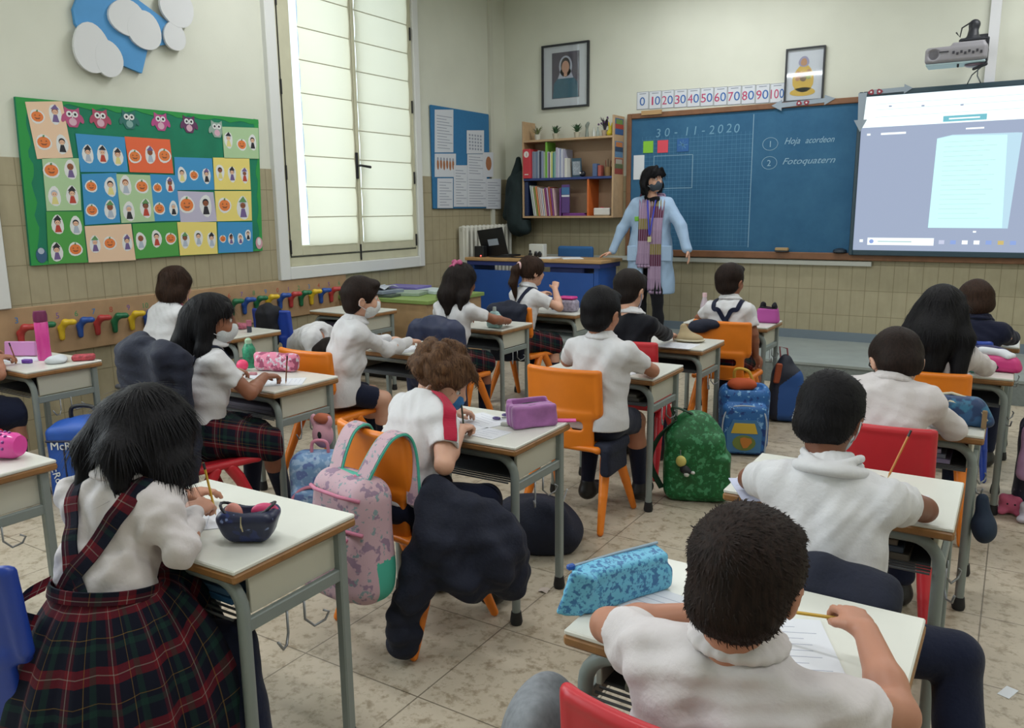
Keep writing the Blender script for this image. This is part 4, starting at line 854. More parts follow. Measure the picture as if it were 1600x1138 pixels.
# ================================================================ plastic chairs
def chair_meshes():
    out = []
    s = SDF((-.22, -.24, .36), (.22, .22, .47), .006)
    s.box((0, .0, .405), (.19, .18, .014), rd=.013, k=.01); s.chain([(-.17, .175, .40), (.17, .175, .40)], .018, .02)
    s.chain([(-.18, -.16, .40), (-.18, .16, .40)], .016, .012); s.chain([(.18, -.16, .40), (.18, .16, .40)], .016, .012); s.ell((0, -.02, .52), (.17, .16, .11), sub=True, k=.02)
    out.append(('seat', s.mesh()))
    s = SDF((-.22, -.27, .38), (.22, -.10, .81), .006); R = rotm(.10)
    s.box((0, -.19, .665), (.19, .012, .115), R, rd=.011, k=.012); s.box((0, -.178, .49), (.155, .012, .095), R, rd=.011, k=.02)
    s.box((0, -.175, .515), (.105, .05, .022), rd=.015, sub=True, k=.01)
    for sx in (-1, 1): s.chain([(sx*.183, -.20, .775), (sx*.185, -.185, .58)], .014, .01)
    s.chain([(-.17, -.203, .777), (.17, -.203, .777)], .013, .01)
    s.warp(lambda X, Y, Z: 0*X*Y*Z)
    v, f = s.mesh(); v = v.copy(); v[:, 1] += (v[:, 0]**2)*.9; out.append(('backrest', (v, f)))
    for sx, sy, nm in ((-1, -1, 'leg'), (1, -1, 'leg'), (-1, 1, 'leg'), (1, 1, 'leg')):
        s = SDF((min(0, sx*.26), min(0, sy*.28), -.01), (max(0, sx*.26), max(0, sy*.28), .41), .006)
        s.chain([(sx*.172, sy*.035, .385), (sx*.178, sy*.07, .33), (sx*.198, sy*.14, .17), (sx*.215, sy*.205, .014)], [.028, .027, .022, .016], .004); s.plane((0, 0, 0), (0, 0, -1))
        out.append((nm, s.mesh()))
    return out
CM = chair_meshes(); CC = {'orange': 'DE7A1C', 'red': 'B9242F', 'blue': '1F3F9C'}; CPROTO = {}
def chair(x, y, rz, col, label):
    if col not in CPROTO:
        t = root('school_chair', (0, 0, 0), label, 'chair', 'plastic school chairs'); m = mat('plastic '+col, CC[col], .38, nz=.04, nscale=12)
        for nm, (v, f) in CM: mk(nm, v, f, m, t, smooth=True, local=True)
        CPROTO[col] = t; t.location = (x, y, 0); t.rotation_euler = (0, 0, rz); return t
    return copy_thing(CPROTO[col], (x, y, 0), rz, label)
chair(-1.99, .90, .28, 'blue', 'blue plastic chair of the nearest girl in a tartan skirt')
chair(-4.62, 1.86, 0, 'red', 'red plastic chair at the left edge under the girl with the pink bottle')
chair(-3.13, 2.30, -.25, 'red', 'red plastic chair of the long haired girl, navy jacket over its back')
st_ = root('school_stool', (-4.78, 3.18, 0), 'grey stool under the girl in a white smock', 'stool')
for nm, (v, f) in CM:
    if nm != 'backrest': mk(nm, v, f, mat('grey plastic', '5A5E66', .5), st_, smooth=True, local=True)
chair(-4.84, 4.40, .05, 'blue', 'blue plastic chair with a dark jacket by the left wall')
chair(-3.24, 3.22, .0, 'orange', 'orange plastic chair of the boy in a white mask')
chair(-3.25, 4.42, .0, 'orange', 'orange plastic chair under a navy padded jacket, of the girl with the pink hair bow')
chair(-3.28, 5.42, -.1, 'orange', 'orange plastic chair of the ponytail girl near the teacher desk')
chair(-1.82, 2.20, -.165, 'orange', 'orange plastic chair with a pink and teal backpack hung on it')
chair(-1.78, 3.46, .02, 'orange', 'orange plastic chair with a bare backrest, left of the green backpack')
chair(-1.85, 4.33, 0, 'red', 'red plastic chair of the boy in the black jumper')
chair(-1.62, 5.36, .0, 'orange', 'orange plastic chair of the boy in navy braces')
chair(-.36, 1.19, .0, 'red', 'red plastic chair of the nearest boy, cut by the bottom edge')
ch_ = chair(-.36, 1.99, .0, 'orange', 'orange plastic chair under a navy jacket, of the boy with the raised white collar'); ch_.scale = (1, 1, .90)
chair(-.37, 3.11, .0, 'red', 'red plastic chair of the boy with the blue zip case')
chair(-.32, 4.18, .0, 'orange', 'orange plastic chair of the black haired girl')
chair(-.27, 5.22, .0, 'blue', 'blue plastic chair of the farthest pupil on the right')
# ================================================================ teacher furniture
td = root('teacher_desk', (-4.45, 7.3, .197), 'beech topped teacher desk with a blue front panel on the platform', 'desk')
MB().span((-5.18, 7.30, .975), (-3.52, 7.82, 1.01), bev=.006).build('tabletop', mat('beech desk top', 'B08C5E', .45, nz=.08, nscale=12), td)
BLP = mat('blue steel panel', '1F4E9A', .5, nz=.05, nscale=5); NVY = mat('navy steel', '22306E', .5)
MB().span((-5.16, 7.32, .93), (-3.54, 7.80, .975)).build('under_frame', NVY, td)
MB().span((-5.12, 7.36, .32), (-3.63, 7.375, .875)).build('front_panel', BLP, td)
for xx in (-5.12, -3.60): MB().span((xx-.025, 7.36, .197), (xx+.025, 7.78, .93)).build('side_leg', BLP, td)
MB().span((-4.15, 7.38, .86), (-3.75, 7.72, .93), bev=.01).build('drawer', NVY, td)
tc = root('office_chair', (-4.22, 8.08, .197), 'blue padded office chair behind the teacher desk', 'chair')
s = SDF((-4.5, 8.0, .75), (-3.95, 8.2, 1.15), .008); s.box((-4.22, 8.1, .95), (.22, .03, .16), rd=.028, k=0); s.build('backrest', mat('blue chair cloth', '2C5E93', .8), tc)
MB().box((-4.22, 7.93, .66), (.44, .4, .07), bev=.03).build('seat', mat('blue chair cloth'), tc); MB().tube([(-4.22, 7.93, .24), (-4.22, 7.93, .63)], .03, 10).tube([(-4.22, 8.0, .64), (-4.22, 8.16, .68), (-4.22, 8.15, .95)], .02, 8).build('column', DARK, tc)
m = MB()
for k in range(5): a = 2*PI*k/5+.3; m.tube([(-4.22, 7.93, .27), (-4.22+.24*math.cos(a), 7.93+.24*math.sin(a), .222)], [.025, .018], 8)
m.build('star_base', DARK, tc)
lp = root('laptop', (-4.95, 7.55, 1.01), 'open black laptop on the left end of the teacher desk, seen from behind', 'laptop')
MB().span((-5.08, 7.50, 1.01), (-4.72, 7.74, 1.03), bev=.004).build('keyboard_base', mat('black laptop', '15171C', .4), lp)
MB().box((-4.915, 7.47, 1.17), (.33, .012, .30), rotm(.22, -.12, 0), bev=.003).build('lid', mat('black laptop'), lp)
MB().box((-4.90, 7.455, 1.17), (.13, .004, .07), rotm(.22, -.12, 0)).build('lid_label', mat('label grey', '9AA5B5', .6), lp)
hb = root('docking_box', (-5.02, 7.38, 1.01), 'small black box with a red light in front of the laptop', 'electronic box')
MB().span((-5.09, 7.36, 1.01), (-4.97, 7.44, 1.13), bev=.006).build('box_body', mat('black laptop'), hb); MB().ball((-5.0, 7.357, 1.025), .008, n=8).build('red_light', mat('red lamp', 'FF4040', .4, emit='FF5A50', estr=3), hb)
tag(MB().tube([(-4.93, 7.42, 1.015), (-4.8, 7.38, 1.015), (-4.66, 7.42, 1.015), (-4.55, 7.38, 1.015), (-4.45, 7.46, 1.015)], .007, 6).build('cable', mat('black cable')), 'black cable lying across the teacher desk', 'cable')
pb = root('pencil_holder', (-4.45, 7.62, 1.01), 'white pencil holder with black cat shapes on the teacher desk', 'pencil holder')
MB().span((-4.52, 7.58, 1.01), (-4.34, 7.66, 1.15), bev=.004).build('holder', mat('white holder', 'C6C8C4', .5), pb)
s = SDF((-4.54, 7.54, 1.0), (-4.34, 7.58, 1.14), .004)
for a in (-4.50, -4.43, -4.38): s.ell((a, 7.565, 1.035), (.018, .008, .022)); s.ell((a+.004, 7.565, 1.065+.012*(a < -4.45)), .012); s.cap((a+.012, 7.565, 1.02), (a+.025, 7.565, 1.05), .004)
s.build('black_shapes', mat('black laptop'), pb)
for a, b, lab in ((-4.22, 7.5, 'loose white papers in the middle of the teacher desk'), (-3.98, 7.55, 'white papers towards the right of the teacher desk')): tag(MB().box((a, b, 1.013), (.21, .29, .006), rotm(0, 0, a*3)).build('paper_stack', mat('plain white paper')), lab, 'papers')
# low cabinet by the wall
cb_ = root('low_cabinet', (-4.83, 5.9, 0), 'low beech cabinet with a green top below the tall window', 'cabinet')
MB().span((-5.36, 5.52, .06), (-4.33, 6.36, .715)).build('carcass', mat('cabinet beech', 'A78A66', .5, nz=.08, nscale=10), cb_); MB().span((-5.375, 5.50, .715), (-4.30, 6.38, .75), bev=.004).build('green_top', mat('green laminate', '7C9450', .5), cb_)
MB().span((-5.33, 5.56, 0), (-4.36, 6.32, .06)).build('plinth', DARK, cb_); MB().span((-4.33, 5.95, .1), (-4.325, 5.956, .70)).build('door_gap', DARK, cb_)
R6 = random.Random(6)
for i, (x, y, w, d, h, c, rz, lab) in enumerate([(-5.0, 5.68, .46, .3, .025, '4E5A52', .1, 'dark green folder at the bottom of the pile on the cabinet'), (-5.02, 5.68, .4, .28, .03, '7C8796', -.1, 'slate folder in the pile on the cabinet'), (-4.82, 5.85, .36, .3, .03, '8FA090', .3, 'sage magazine on the cabinet'), (-5.05, 6.12, .42, .28, .05, '6F67A8', .1, 'violet box lid at the back of the cabinet'), (-4.72, 6.12, .34, .26, .03, 'B9C6C8', -.2, 'pale grey magazine on the cabinet')]):
    z = .751+(.027 if i == 1 else 0); tag(MB().box((x, y, z+h/2), (w, d, h), rotm(0, 0, rz), bev=.003).build('folder', mat('folder '+c, c, .5)), lab, 'folder', 'folders on the low cabinet')
P = [[(-5.22+.34*i/8, 5.57+.24*j/6, .812+.03*abs(math.sin(i*1.1+j*.6))) for j in range(7)] for i in range(9)]
tag(MB().grid(P).build('crumpled_sheet', mat('shiny film', 'B4BCCB', .25), smooth=True), 'crumpled pale plastic sheet on top of the folders on the cabinet', 'plastic sheet')
# ================================================================ things on the desks
Z0 = DH
def ppr(x, y, w, d, rz, lab, lines=True, name='paper_sheet', col='D2D5DC', z=Z0, th=.0018, cat='paper'):
    R = rotm(0, 0, rz); o = MB().box((x, y, z+th/2+.0003), (w, d, th), R).build(name, mat('sheet '+col, col, .7)); tag(o, lab, cat)
    if lines:
        m = MB()
        for k in range(int(d/.022)-1):
            p = R @ np.array([-.02*((k*3) % 2), -d/2+.022*(k+1), 0]); m.box((x+p[0], y+p[1], z+th+.0005), (w*(.72-.12*((k*5) % 3)), .0016, .0003), R)
        m.build('writing', mat('pencil grey', 'ABB0C2', .7), o)
    return o
ppr(-1.845, 1.285, .15, .21, -.75, 'notebook page under the hand of the nearest girl')
ppr(-4.80, 2.37, .2, .16, .1, 'white sheet under the hand of the far left girl')
ppr(-3.02, 2.68, .17, .22, -.9, 'notebook page of the long haired girl'); ppr(-3.2, 2.72, .16, .12, -.2, 'loose white sheet left of the notebook of the long haired girl')
ppr(-3.05, 3.76, .2, .28, -.5, 'writing sheet of the boy in a white mask'); ppr(-3.25, 3.86, .18, .11, -.55, 'brown photo card on the desk of the boy in a white mask', False, 'photo_card', '6E5A58', cat='card')
ppr(-1.77, 2.50, .21, .29, -.35, 'written sheet of the curly haired child'); ppr(-1.62, 2.42, .12, .12, -.1, 'small sheet to the right of the curly haired child')
ppr(-1.68, 3.75, .2, .27, -.2, 'sheet of the boy on the orange chair'); ppr(-1.7, 4.62, .2, .2, 0, 'sheet in front of the boy in the black jumper')
ppr(-.585, 2.315, .15, .2, .5, 'blue lined page sticking out at the left of the desk with loose papers', col='B9BED6'); ppr(-.28, 2.40, .25, .2, 0, 'written page near the right elbow of the boy with the raised collar')
ppr(-.575, 1.50, .15, .12, -.12, 'notebook with handwriting left of the nearest boy'); ppr(-.295, 1.475, .14, .21, .42, 'open notebook page right of the nearest boy'); ppr(-.445, 1.40, .13, .15, .42, 'open notebook page under the head of the nearest boy')
ppr(-.38, 3.42, .2, .22, .2, 'page of the boy with the blue zip case'); ppr(-.25, 4.55, .2, .2, 0, 'page of the black haired girl'); ppr(-1.72, 5.72, .2, .2, 0, 'page of the boy in navy braces')
def bottle(x, y, z, prof, mats_, lab, R=None, name='water_bottle', n=20, cat='bottle', caps=None):
    r = root(name, (x, y, z), lab, cat)
    MB().lathe(prof, (x, y, z), n, R=R).build('bottle_body', mats_[0], r, smooth='auto')
    if caps: MB().lathe(caps, (x, y, z), n, R=R).build('cap', mats_[1], r, smooth='auto')
    return r
PKC = mat('translucent pink', 'D8489C', .2, spec=.6); PKD = mat('plum cap', '6E2450', .35)
bottle(-4.70, 2.44, Z0, [(0, 0), (.034, 0), (.037, .01), (.034, .09), (.036, .12), (.036, .215), (.03, .225), (0, .225)], (PKC, PKD), 'tall pink water bottle with a plum lid standing on the far left desk', caps=[(.033, .222), (.037, .225), (.037, .26), (.032, .282), (0, .285)])
R_ = rotm(0, PI/2, 0) ; R_ = rotm(0, 0, .45) @ R_
b_ = bottle(-3.02, 1.27, Z0+.047, [(0, 0), (.035, .0), (.045, .02), (.045, .08), (.042, .10), (.045, .12), (.045, .18), (.035, .2), (0, .203)], (PKC, PKD), 'pink patterned bottle lying on the desk at the left edge', R_)
m = MB()
for k in range(7):
    for j in range(4):
        a = .5+j*.5+k*.2; p = R_ @ np.array([.0455*math.cos(a+1.5), .0455*math.sin(a+1.5), .03+k*.023]); m.ball((-3.02+p[0], 1.27+p[1], Z0+.047+p[2]), .006, n=6)
m.build('dot_pattern', mat('violet dots', '7A2F80', .4), b_)
def blob(name, lab, cat, lo, hi, fn, m, h=.004, A=0, f=60, grp=None):
    s = SDF(lo, hi, h); fn(s)
    if A: s.folds(A, f)
    s.plane((0, 0, lo[2]), (0, 0, -1)); return tag(s.build(name, m), lab, cat, grp)
o = MB().box((-4.95, 2.44, Z0+.045), (.19, .03, .085), rotm(-.15, 0, .5), bev=.004).build('pencil_box', mat('orchid plastic', 'C88AC0', .5)); tag(o, 'orchid pink pencil box standing on the far left desk', 'pencil box')
tag(MB().box((-4.68, 2.33, Z0+.012), (.055, .028, .022), rotm(0, 0, .4), bev=.004).build('eraser', mat('purple eraser', '6A3FA0', .5)), 'purple eraser on the far left desk', 'eraser')
blob('tissue', 'crumpled white tissue beside the tall pink bottle', 'tissue', (-4.65, 2.33, Z0), (-4.45, 2.52, Z0+.05), lambda s: s.ell((-4.55, 2.42, Z0+.015), (.07, .06, .025)), mat('tissue white', 'C5CAD0', .8), A=.008)
blob('pencil_case', 'red patterned pencil case at the right end of the far left desk', 'pencil case', (-4.56, 2.48, Z0), (-4.4, 2.61, Z0+.05), lambda s: s.box((-4.48, 2.54, Z0+.018), (.06, .032, .018), rotm(0, 0, .9), rd=.015, k=0), mat('red print', 'A8404A', .6, nz=.5, nscale=60))
# pattern materials
def print_mat(name, ground, ink, scale=60, th=(.42, .5), ink2=None, rough=.6):
    t = NT(name, rough); v, x, y, z = t.xyz()
    vo = t.n('TexVoronoi'); vo.inputs['Scale'].default_value = scale; t.l(v, vo.inputs['Vector']); n = t.noise(v, scale*.9, 3)
    f = t.ramp(n, [(th[0], 1), (th[1], 0)]); c = t.mix(f, ground, ink)
    if ink2: c = t.mix(t.ramp(t.noise(v, scale*.6, 2), [(.56, 0), (.6, 1)]), c, ink2)
    t.base(c); return t.m
NF = print_mat('navy flowered cloth', '141C3C', '6E7FA8', 34, (.33, .37), '1C2A5E', .4)
# navy flowered open pouch on the nearest desk
pc = root('pencil_case', (-1.60, 1.285, Z0), 'open navy flowered pouch full of pink things on the nearest girl desk', 'pencil case')
c = np.array([-1.60, 1.285]); R2 = rotm(0, 0, .55)
s = SDF((-1.74, 1.15, Z0-.01), (-1.46, 1.42, Z0+.12), .0035)
s.box((c[0], c[1], Z0+.045), (.070, .046, .043), R2, rd=.028, k=0, taper=.22); s.ell((c[0], c[1], Z0+.098), (.060, .030, .05), R2, sub=True, k=.006); s.ell((c[0]+.0, c[1]-.0, Z0+.115), (.02, .1, .028), R2, sub=True, k=.01); s.folds(.004, 60, 2); s.plane((0, 0, Z0+.001), (0, 0, -1)); s.build('pouch', NF, pc)
s = SDF((-1.74, 1.15, Z0+.03), (-1.46, 1.42, Z0+.13), .0035); a = [tuple(c+(R2 @ np.array([(.068*math.cos(q)), .044*math.sin(q), 0]))[:2])+(Z0+.086+.014*math.cos(2*q),) for q in np.linspace(0, 2*PI, 25)]; s.chain(a, .004, .002); s.build('zip_edge', mat('black zip', '12141F', .4), pc)
p_ = R2 @ np.array([.0, -.055, 0]); MB().tube([(c[0]+p_[0], c[1]+p_[1], Z0+.085), (c[0]+p_[0]*1.12, c[1]+p_[1]*1.12, Z0+.06), (c[0]+p_[0]*1.15+.006, c[1]+p_[1]*1.12, Z0+.05), (c[0]+p_[0]*1.1, c[1]+p_[1]*1.1, Z0+.07)], .0016, 6).build('zip_pull', mat('brass pull', 'B9AD8C', .3, metal=.8), pc)
tag(SDF((-1.7, 1.2, Z0), (-1.5, 1.4, Z0+.12), .004).ell((c[0]+.03, c[1]+.028, Z0+.075), (.036, .018, .022), R2).build('eraser', mat('hot pink rubber', 'C73A6A', .5)), 'hot pink eraser inside the open navy pouch', 'eraser')
tag(SDF((-1.7, 1.2, Z0), (-1.5, 1.4, Z0+.12), .004).ell((c[0]-.035, c[1]-.018, Z0+.07), (.024, .016, .03), R2).build('sharpener', mat('salmon plastic', 'C98478', .5)), 'salmon pink sharpener inside the open navy pouch', 'sharpener')
# long haired girl's desk
bottle(-3.47, 2.87, Z0, [(0, 0), (.034, 0), (.036, .01), (.034, .06), (.035, .10), (.022, .125), (.02, .13), (0, .13)], (mat('green glass pattern', '2E8A68', .3, nz=.5, nscale=50), mat('pale green cap', '9EC0A4', .4)), 'short green bottle on the desk of the long haired girl', caps=[(.018, .13), (.018, .15), (.008, .16), (0, .16)], name='bottle')
tag(MB().ball((-3.42, 2.78, Z0+.031), .031, n=18).build('sharpener', mat('neon pink', 'E2406F', .4), smooth=True), 'round neon pink sharpener on the desk of the long haired girl', 'sharpener')
PF = print_mat('pink cartoonless print', 'D67C98', 'C9C2CC', 45, (.42, .47), '9A4666')
blob('pencil_case', 'pink patterned pencil case on the desk of the long haired girl', 'pencil case', (-3.44, 2.76, Z0), (-3.08, 2.98, Z0+.11), lambda s: (s.box((-3.26, 2.87, Z0+.045), (.125, .04, .045), rotm(0, 0, .28), rd=.035, k=0), s.cap((-3.15, 2.90, Z0+.075), (-3.37, 2.84, Z0+.078), .02)), PF, A=.003)
tag(MB().box((-3.28, 2.73, Z0+.008), (.04, .02, .016), rotm(0, 0, .3), bev=.004).build('eraser', mat('dusky eraser', 'B47A82', .6)), 'dusky pink eraser on the desk of the long haired girl', 'eraser')
g_ = root('glue_stick', (-4.50, 3.74, Z0), 'dark glue stick with a pink cap on the desk by the left wall', 'glue stick'); MB().lathe([(0, 0), (.016, 0), (.016, .045), (0, .045)], (-4.50, 3.74, Z0), 14).build('tube', mat('dark slate plastic', '3A3F4C', .4), g_); MB().lathe([(0, .045), (.018, .045), (.018, .085), (0, .085)], (-4.50, 3.74, Z0), 14).build('cap', mat('dusty pink cap', 'B0677C', .4), g_)
blob('pencil_case', 'pink and brown pencil case beside the glue stick', 'pencil case', (-4.85, 3.72, Z0), (-4.6, 3.9, Z0+.07), lambda s: s.box((-4.72, 3.81, Z0+.022), (.09, .04, .02), rotm(0, 0, .2), rd=.018, k=0), mat('dusty pink print', 'A3566A', .6, nz=.5, nscale=50))
# teal hand gel
gb = root('gel_bottle', (-3.10, 4.72, Z0), 'clear flask of teal hand gel on the second last desk of its column', 'gel bottle')
s = SDF((-3.2, 4.66, Z0-.01), (-3.0, 4.78, Z0+.16), .0035); s.box((-3.10, 4.72, Z0+.045), (.06, .026, .045), rd=.02, k=0); s.box((-3.10, 4.72, Z0+.10), (.03, .018, .02), rd=.012, k=.04)
s.build('flask', mat('clear plastic flask', 'A9C8C8', .15, alpha=.75), gb); MB().box((-3.10, 4.72, Z0+.040), (.116, .05, .074), bev=.015).build('gel', mat('teal gel', '2FA79A', .25), gb) ; MB().lathe([(0, .12), (.014, .12), (.012, .15), (0, .152)], (-3.10, 4.72, Z0), 14).build('cap', mat('clear grey cap', 'A9B4B4', .2), gb)
jr = root('jar', (-3.08, 5.78, Z0), 'clear jar with a pink lid full of small things near the ponytail girl', 'jar')
s = SDF((-3.2, 5.66, Z0-.01), (-2.96, 5.9, Z0+.13), .005); s.box((-3.08, 5.78, Z0+.05), (.085, .06, .05), rd=.03, k=0); s.build('jar_body', mat('frosted plastic', '9A92A4', .2, nz=.35, nscale=45), jr); MB().box((-3.08, 5.78, Z0+.112), (.14, .10, .022), bev=.009).build('lid', mat('magenta lid', 'C62F86', .4), jr)
tag(MB().box((-3.24, 5.85, Z0+.04), (.06, .05, .08), rotm(0, 0, .3), bev=.01).build('glue_bottle', mat('blue plastic tub', '2A4C96', .4)), 'blue tub beside the pink lidded jar', 'tub')
# beige cap shaped case
cc_ = root('pencil_case', (-1.69, 4.80, Z0), 'beige case shaped like a cap on the desk beside the blue starry backpack', 'pencil case')
s = SDF((-1.83, 4.68, Z0-.01), (-1.55, 4.92, Z0+.12), .004); s.ell((-1.70, 4.80, Z0+.02), (.09, .06, .03)); s.chain([(-1.72, 4.80, Z0+.03), (-1.74, 4.80, Z0+.09)], [.045, .022], .03); s.plane((0, 0, Z0+.001), (0, 0, -1)); s.folds(.004, 50); s.build('case_body', mat('khaki cloth', 'A08F6E', .8), cc_)
MB().tube([(-1.70+.095*math.cos(a), 4.80+.065*math.sin(a), Z0+.014) for a in np.linspace(0, 2*PI, 24)[:-1]], .006, 6, closed=True).build('piping', mat('cream piping', 'C4BEA8', .7), cc_, smooth=True)
# purple open case at the front
def open_case(x, y, rz, w, d, h, m1, m2, lab):
    r = root('pencil_case', (x, y, Z0), lab, 'pencil case'); R = rotm(0, 0, rz); s = SDF((x-w, y-w, Z0-.01), (x+w, y+w, Z0+h+.02), .0035)
    s.box((x, y, Z0+h/2), (w/2, d/2, h/2), R, rd=.018, k=0, taper=-.12); s.box((x, y, Z0+h), (w/2-.012, d/2-.012, h*.45), R, rd=.01, k=.004, sub=True); s.folds(.0025, 70, 5); s.plane((0, 0, Z0+.001), (0, 0, -1)); s.build('case_body', m1, r)
    q = [tuple(np.array([x, y, Z0+h-.002+.006*math.cos(3*a)])+R @ np.array([(w/2-.014)*math.copysign(abs(math.cos(a))**.6, math.cos(a)), (d/2-.01)*math.copysign(abs(math.sin(a))**.6, math.sin(a)), 0])) for a in np.linspace(0, 2*PI, 28)[:-1]]
    MB().tube(q, .0045, 6, closed=True).build('zip_edge', m2, r, smooth=True)
    return r
open_case(-1.50, 5.88, .1, .15, .09, .11, mat('purple pink cloth', 'A84794', .6), mat('black fuzzy edge', '18141F', .8), 'open purple pink case with black edging on the desk of the boy in braces')
for a in (-.04, .04): tag(SDF((-1.50+a-.04, 5.82, Z0+.08), (-1.50+a+.04, 5.94, Z0+.17), .005).ell((-1.50+a, 5.88, Z0+.12), (.02, .025, .03)).folds(.006, 90).build('tassel', mat('black fuzz', '15121C', .9)), ['right', 'left'][a < 0]+' black fuzzy tuft on top of the open purple pink case', 'tuft')
bottle(-1.98, 5.90, Z0, [(0, 0), (.03, 0), (.03, .10), (.016, .15), (.015, .16), (0, .16)], (mat('milky bottle', 'B9AAB4', .3), mat('pale pink top', 'D3B2B8', .4)), 'slim milky bottle behind the shoulder of the boy in braces', caps=[(.017, .16), (.017, .19), (0, .192)], name='bottle')
# lilac case, scissors, pink ruler on the curly child's desk
LIL = mat('lilac velvet', '9A5F9C', .6, nz=.15, nscale=25, sheen=.3)
r = root('pencil_case', (-1.545, 2.60, Z0), 'lilac triple zip pencil case with a black lining', 'pencil case'); R = rotm(0, 0, .95)
s = SDF((-1.70, 2.45, Z0-.01), (-1.38, 2.75, Z0+.12), .0035)
for k, o_ in enumerate((-.034, -.006, .022)):
    p = np.array([-1.545, 2.60, 0])+R @ np.array([0, o_, 0]); s.box((p[0], p[1], Z0+.045), (.092, .015, .044), R, rd=.012, k=.006)
p = np.array([-1.545, 2.60, 0])+R @ np.array([0, .036, 0]); s.box((p[0], p[1], Z0+.052), (.085, .012, .05), R, rd=.01, k=.006); p = np.array([-1.545, 2.60, 0])+R @ np.array([0, .02, 0]); s.box((p[0], p[1], Z0+.105), (.072, .012, .028), R, rd=.008, k=.004, sub=True); s.folds(.0025, 60, 8); s.plane((0, 0, Z0+.001), (0, 0, -1)); s.build('case_body', LIL, r)
m = MB()
for o_ in (-.034, -.006, .010, .036):
    q = [tuple(np.array([-1.545, 2.60, Z0+.088+(.008 if o_ > .03 else 0)])+R @ np.array([.085*t_, o_, -.012*t_*t_])) for t_ in np.linspace(-1, 1, 9)]; m.tube(q, .003, 6)
m.build('zips', mat('black zip'), r, smooth=True)
sc = root('scissors', (-1.69, 2.62, Z0), 'small purple handled scissors left of the lilac case', 'scissors')
for k in (0, 1): MB().tube([(-1.705+.03*k+.014*math.cos(a), 2.60+.022*k+.011*math.sin(a), Z0+.008+.012*k) for a in np.linspace(0, 2*PI, 12)[:-1]], .004, 6, closed=True).build('handle_ring', mat('purple plastic', '4F4478', .4), sc, smooth=True)
MB().tube([(-1.69, 2.615, Z0+.008), (-1.64, 2.66, Z0+.006)], .003, 5).build('blade', WIRE, sc)
tag(MB().box((-1.48, 2.71, Z0+.0035), (.13, .035, .005), rotm(0, 0, .5)).build('ruler', mat('neon pink ruler', 'D8509A', .3)), 'neon pink ruler behind the lilac case', 'ruler')
tag(MB().box((-1.63, 2.545, Z0+.007), (.032, .02, .014), rotm(0, 0, .3), bev=.003).build('eraser', mat('white eraser', 'B9BBB4', .6)), 'white eraser left of the lilac case', 'eraser')
# big light-blue case on the nearest right desk
LB = print_mat('light blue doodle print', '63AFCF', '3D7FAE', 120, (.42, .45), '2F6A9C', .5)
r = root('pencil_case', (-.68, 1.50, Z0), 'large light blue pencil case with dark blue doodles on the nearest right desk', 'pencil case'); R = rotm(0, 0, 1.08)
s = SDF((-.86, 1.30, Z0-.01), (-.5, 1.68, Z0+.12), .0035); ce = np.array([-.664, 1.485])
s.box((ce[0], ce[1], Z0+.045), (.115, .028, .048), R @ rotm(.16, 0, 0), rd=.012, k=0); s.box((ce[0], ce[1]+.01, Z0+.028), (.118, .036, .026), R, rd=.012, k=.02)
e = R @ np.array([-.125, -.02, 0]); s.box((ce[0]+e[0], ce[1]+e[1], Z0+.045), (.028, .007, .05), R @ rotm(0, .35, -.5), rd=.006, k=.006); s.box((ce[0]+e[0]-.01, ce[1]+e[1]+.03, Z0+.05), (.04, .006, .022), R @ rotm(0, .5, .2), rd=.005, k=.006)
s.folds(.0025, 50, 3); s.plane((0, 0, Z0+.001), (0, 0, -1)); s.build('case_body', LB, r)
q0, q1 = np.array([ce[0], ce[1], Z0+.096])+R @ np.array([-.118, .012, -.002]), np.array([ce[0], ce[1], Z0+.096])+R @ np.array([.112, .012, 0])
MB().tube([q0, (q0+q1)/2+np.array([0, 0, .002]), q1], .0038, 6).build('zip', mat('grey zip', '8FA3B4', .4), r); MB().box(tuple(q0), (.018, .012, .012), R, bev=.003).build('zip_end', mat('blue tab', '2450A0', .5), r)
# cases of the right column
NB = print_mat('navy sky print', '16345E', '2F6C8E', 22, (.40, .5), '24507C', .5)
r = root('pencil_case', (-.17, 3.44, Z0), 'large blue zip case with cream piping on the right column desk', 'pencil case'); R = rotm(0, 0, .05)
s = SDF((-.34, 3.36, Z0-.01), (0, 3.54, Z0+.13), .004); s.box((-.17, 3.44, Z0+.055), (.135, .048, .055), R, rd=.035, k=0, taper=-.2); s.folds(.003, 40, 6); s.plane((0, 0, Z0+.001), (0, 0, -1)); s.build('case_body', NB, r)
for yy, zz in ((3.405, .075), (3.44, .10)): MB().tube([(-.285, yy, Z0+.04), (-.27, yy, Z0+zz*.95), (-.17, yy, Z0+zz+.015), (-.07, yy, Z0+zz*.9), (-.045, yy-.01, Z0+.03)], .006, 7).build('piping', mat('cream piping'), r, smooth=True)
MB().span((-.062, 3.372, Z0+.005), (-.045, 3.382, Z0+.075), bev=.003).build('side_tab', mat('tan webbing', '8A7152', .7), r)
r = root('pencil_case', (-.04, 4.66, Z0), 'hot pink pencil case with a white glove on top in the right column', 'pencil case')
s = SDF((-.16, 4.57, Z0-.01), (.08, 4.75, Z0+.1), .004); s.box((-.04, 4.66, Z0+.04), (.10, .045, .04), rotm(0, 0, -.1), rd=.03, k=0, taper=-.15); s.plane((0, 0, Z0+.001), (0, 0, -1)); s.build('case_body', mat('hot pink vinyl', 'C23277', .45), r)
MB().tube([(-.05+.012*math.cos(a), 4.612, Z0+.025+.01*math.sin(a)) for a in np.linspace(0, 2*PI, 10)[:-1]], .003, 5, closed=True).build('printed_ring', mat('black zip'), r)
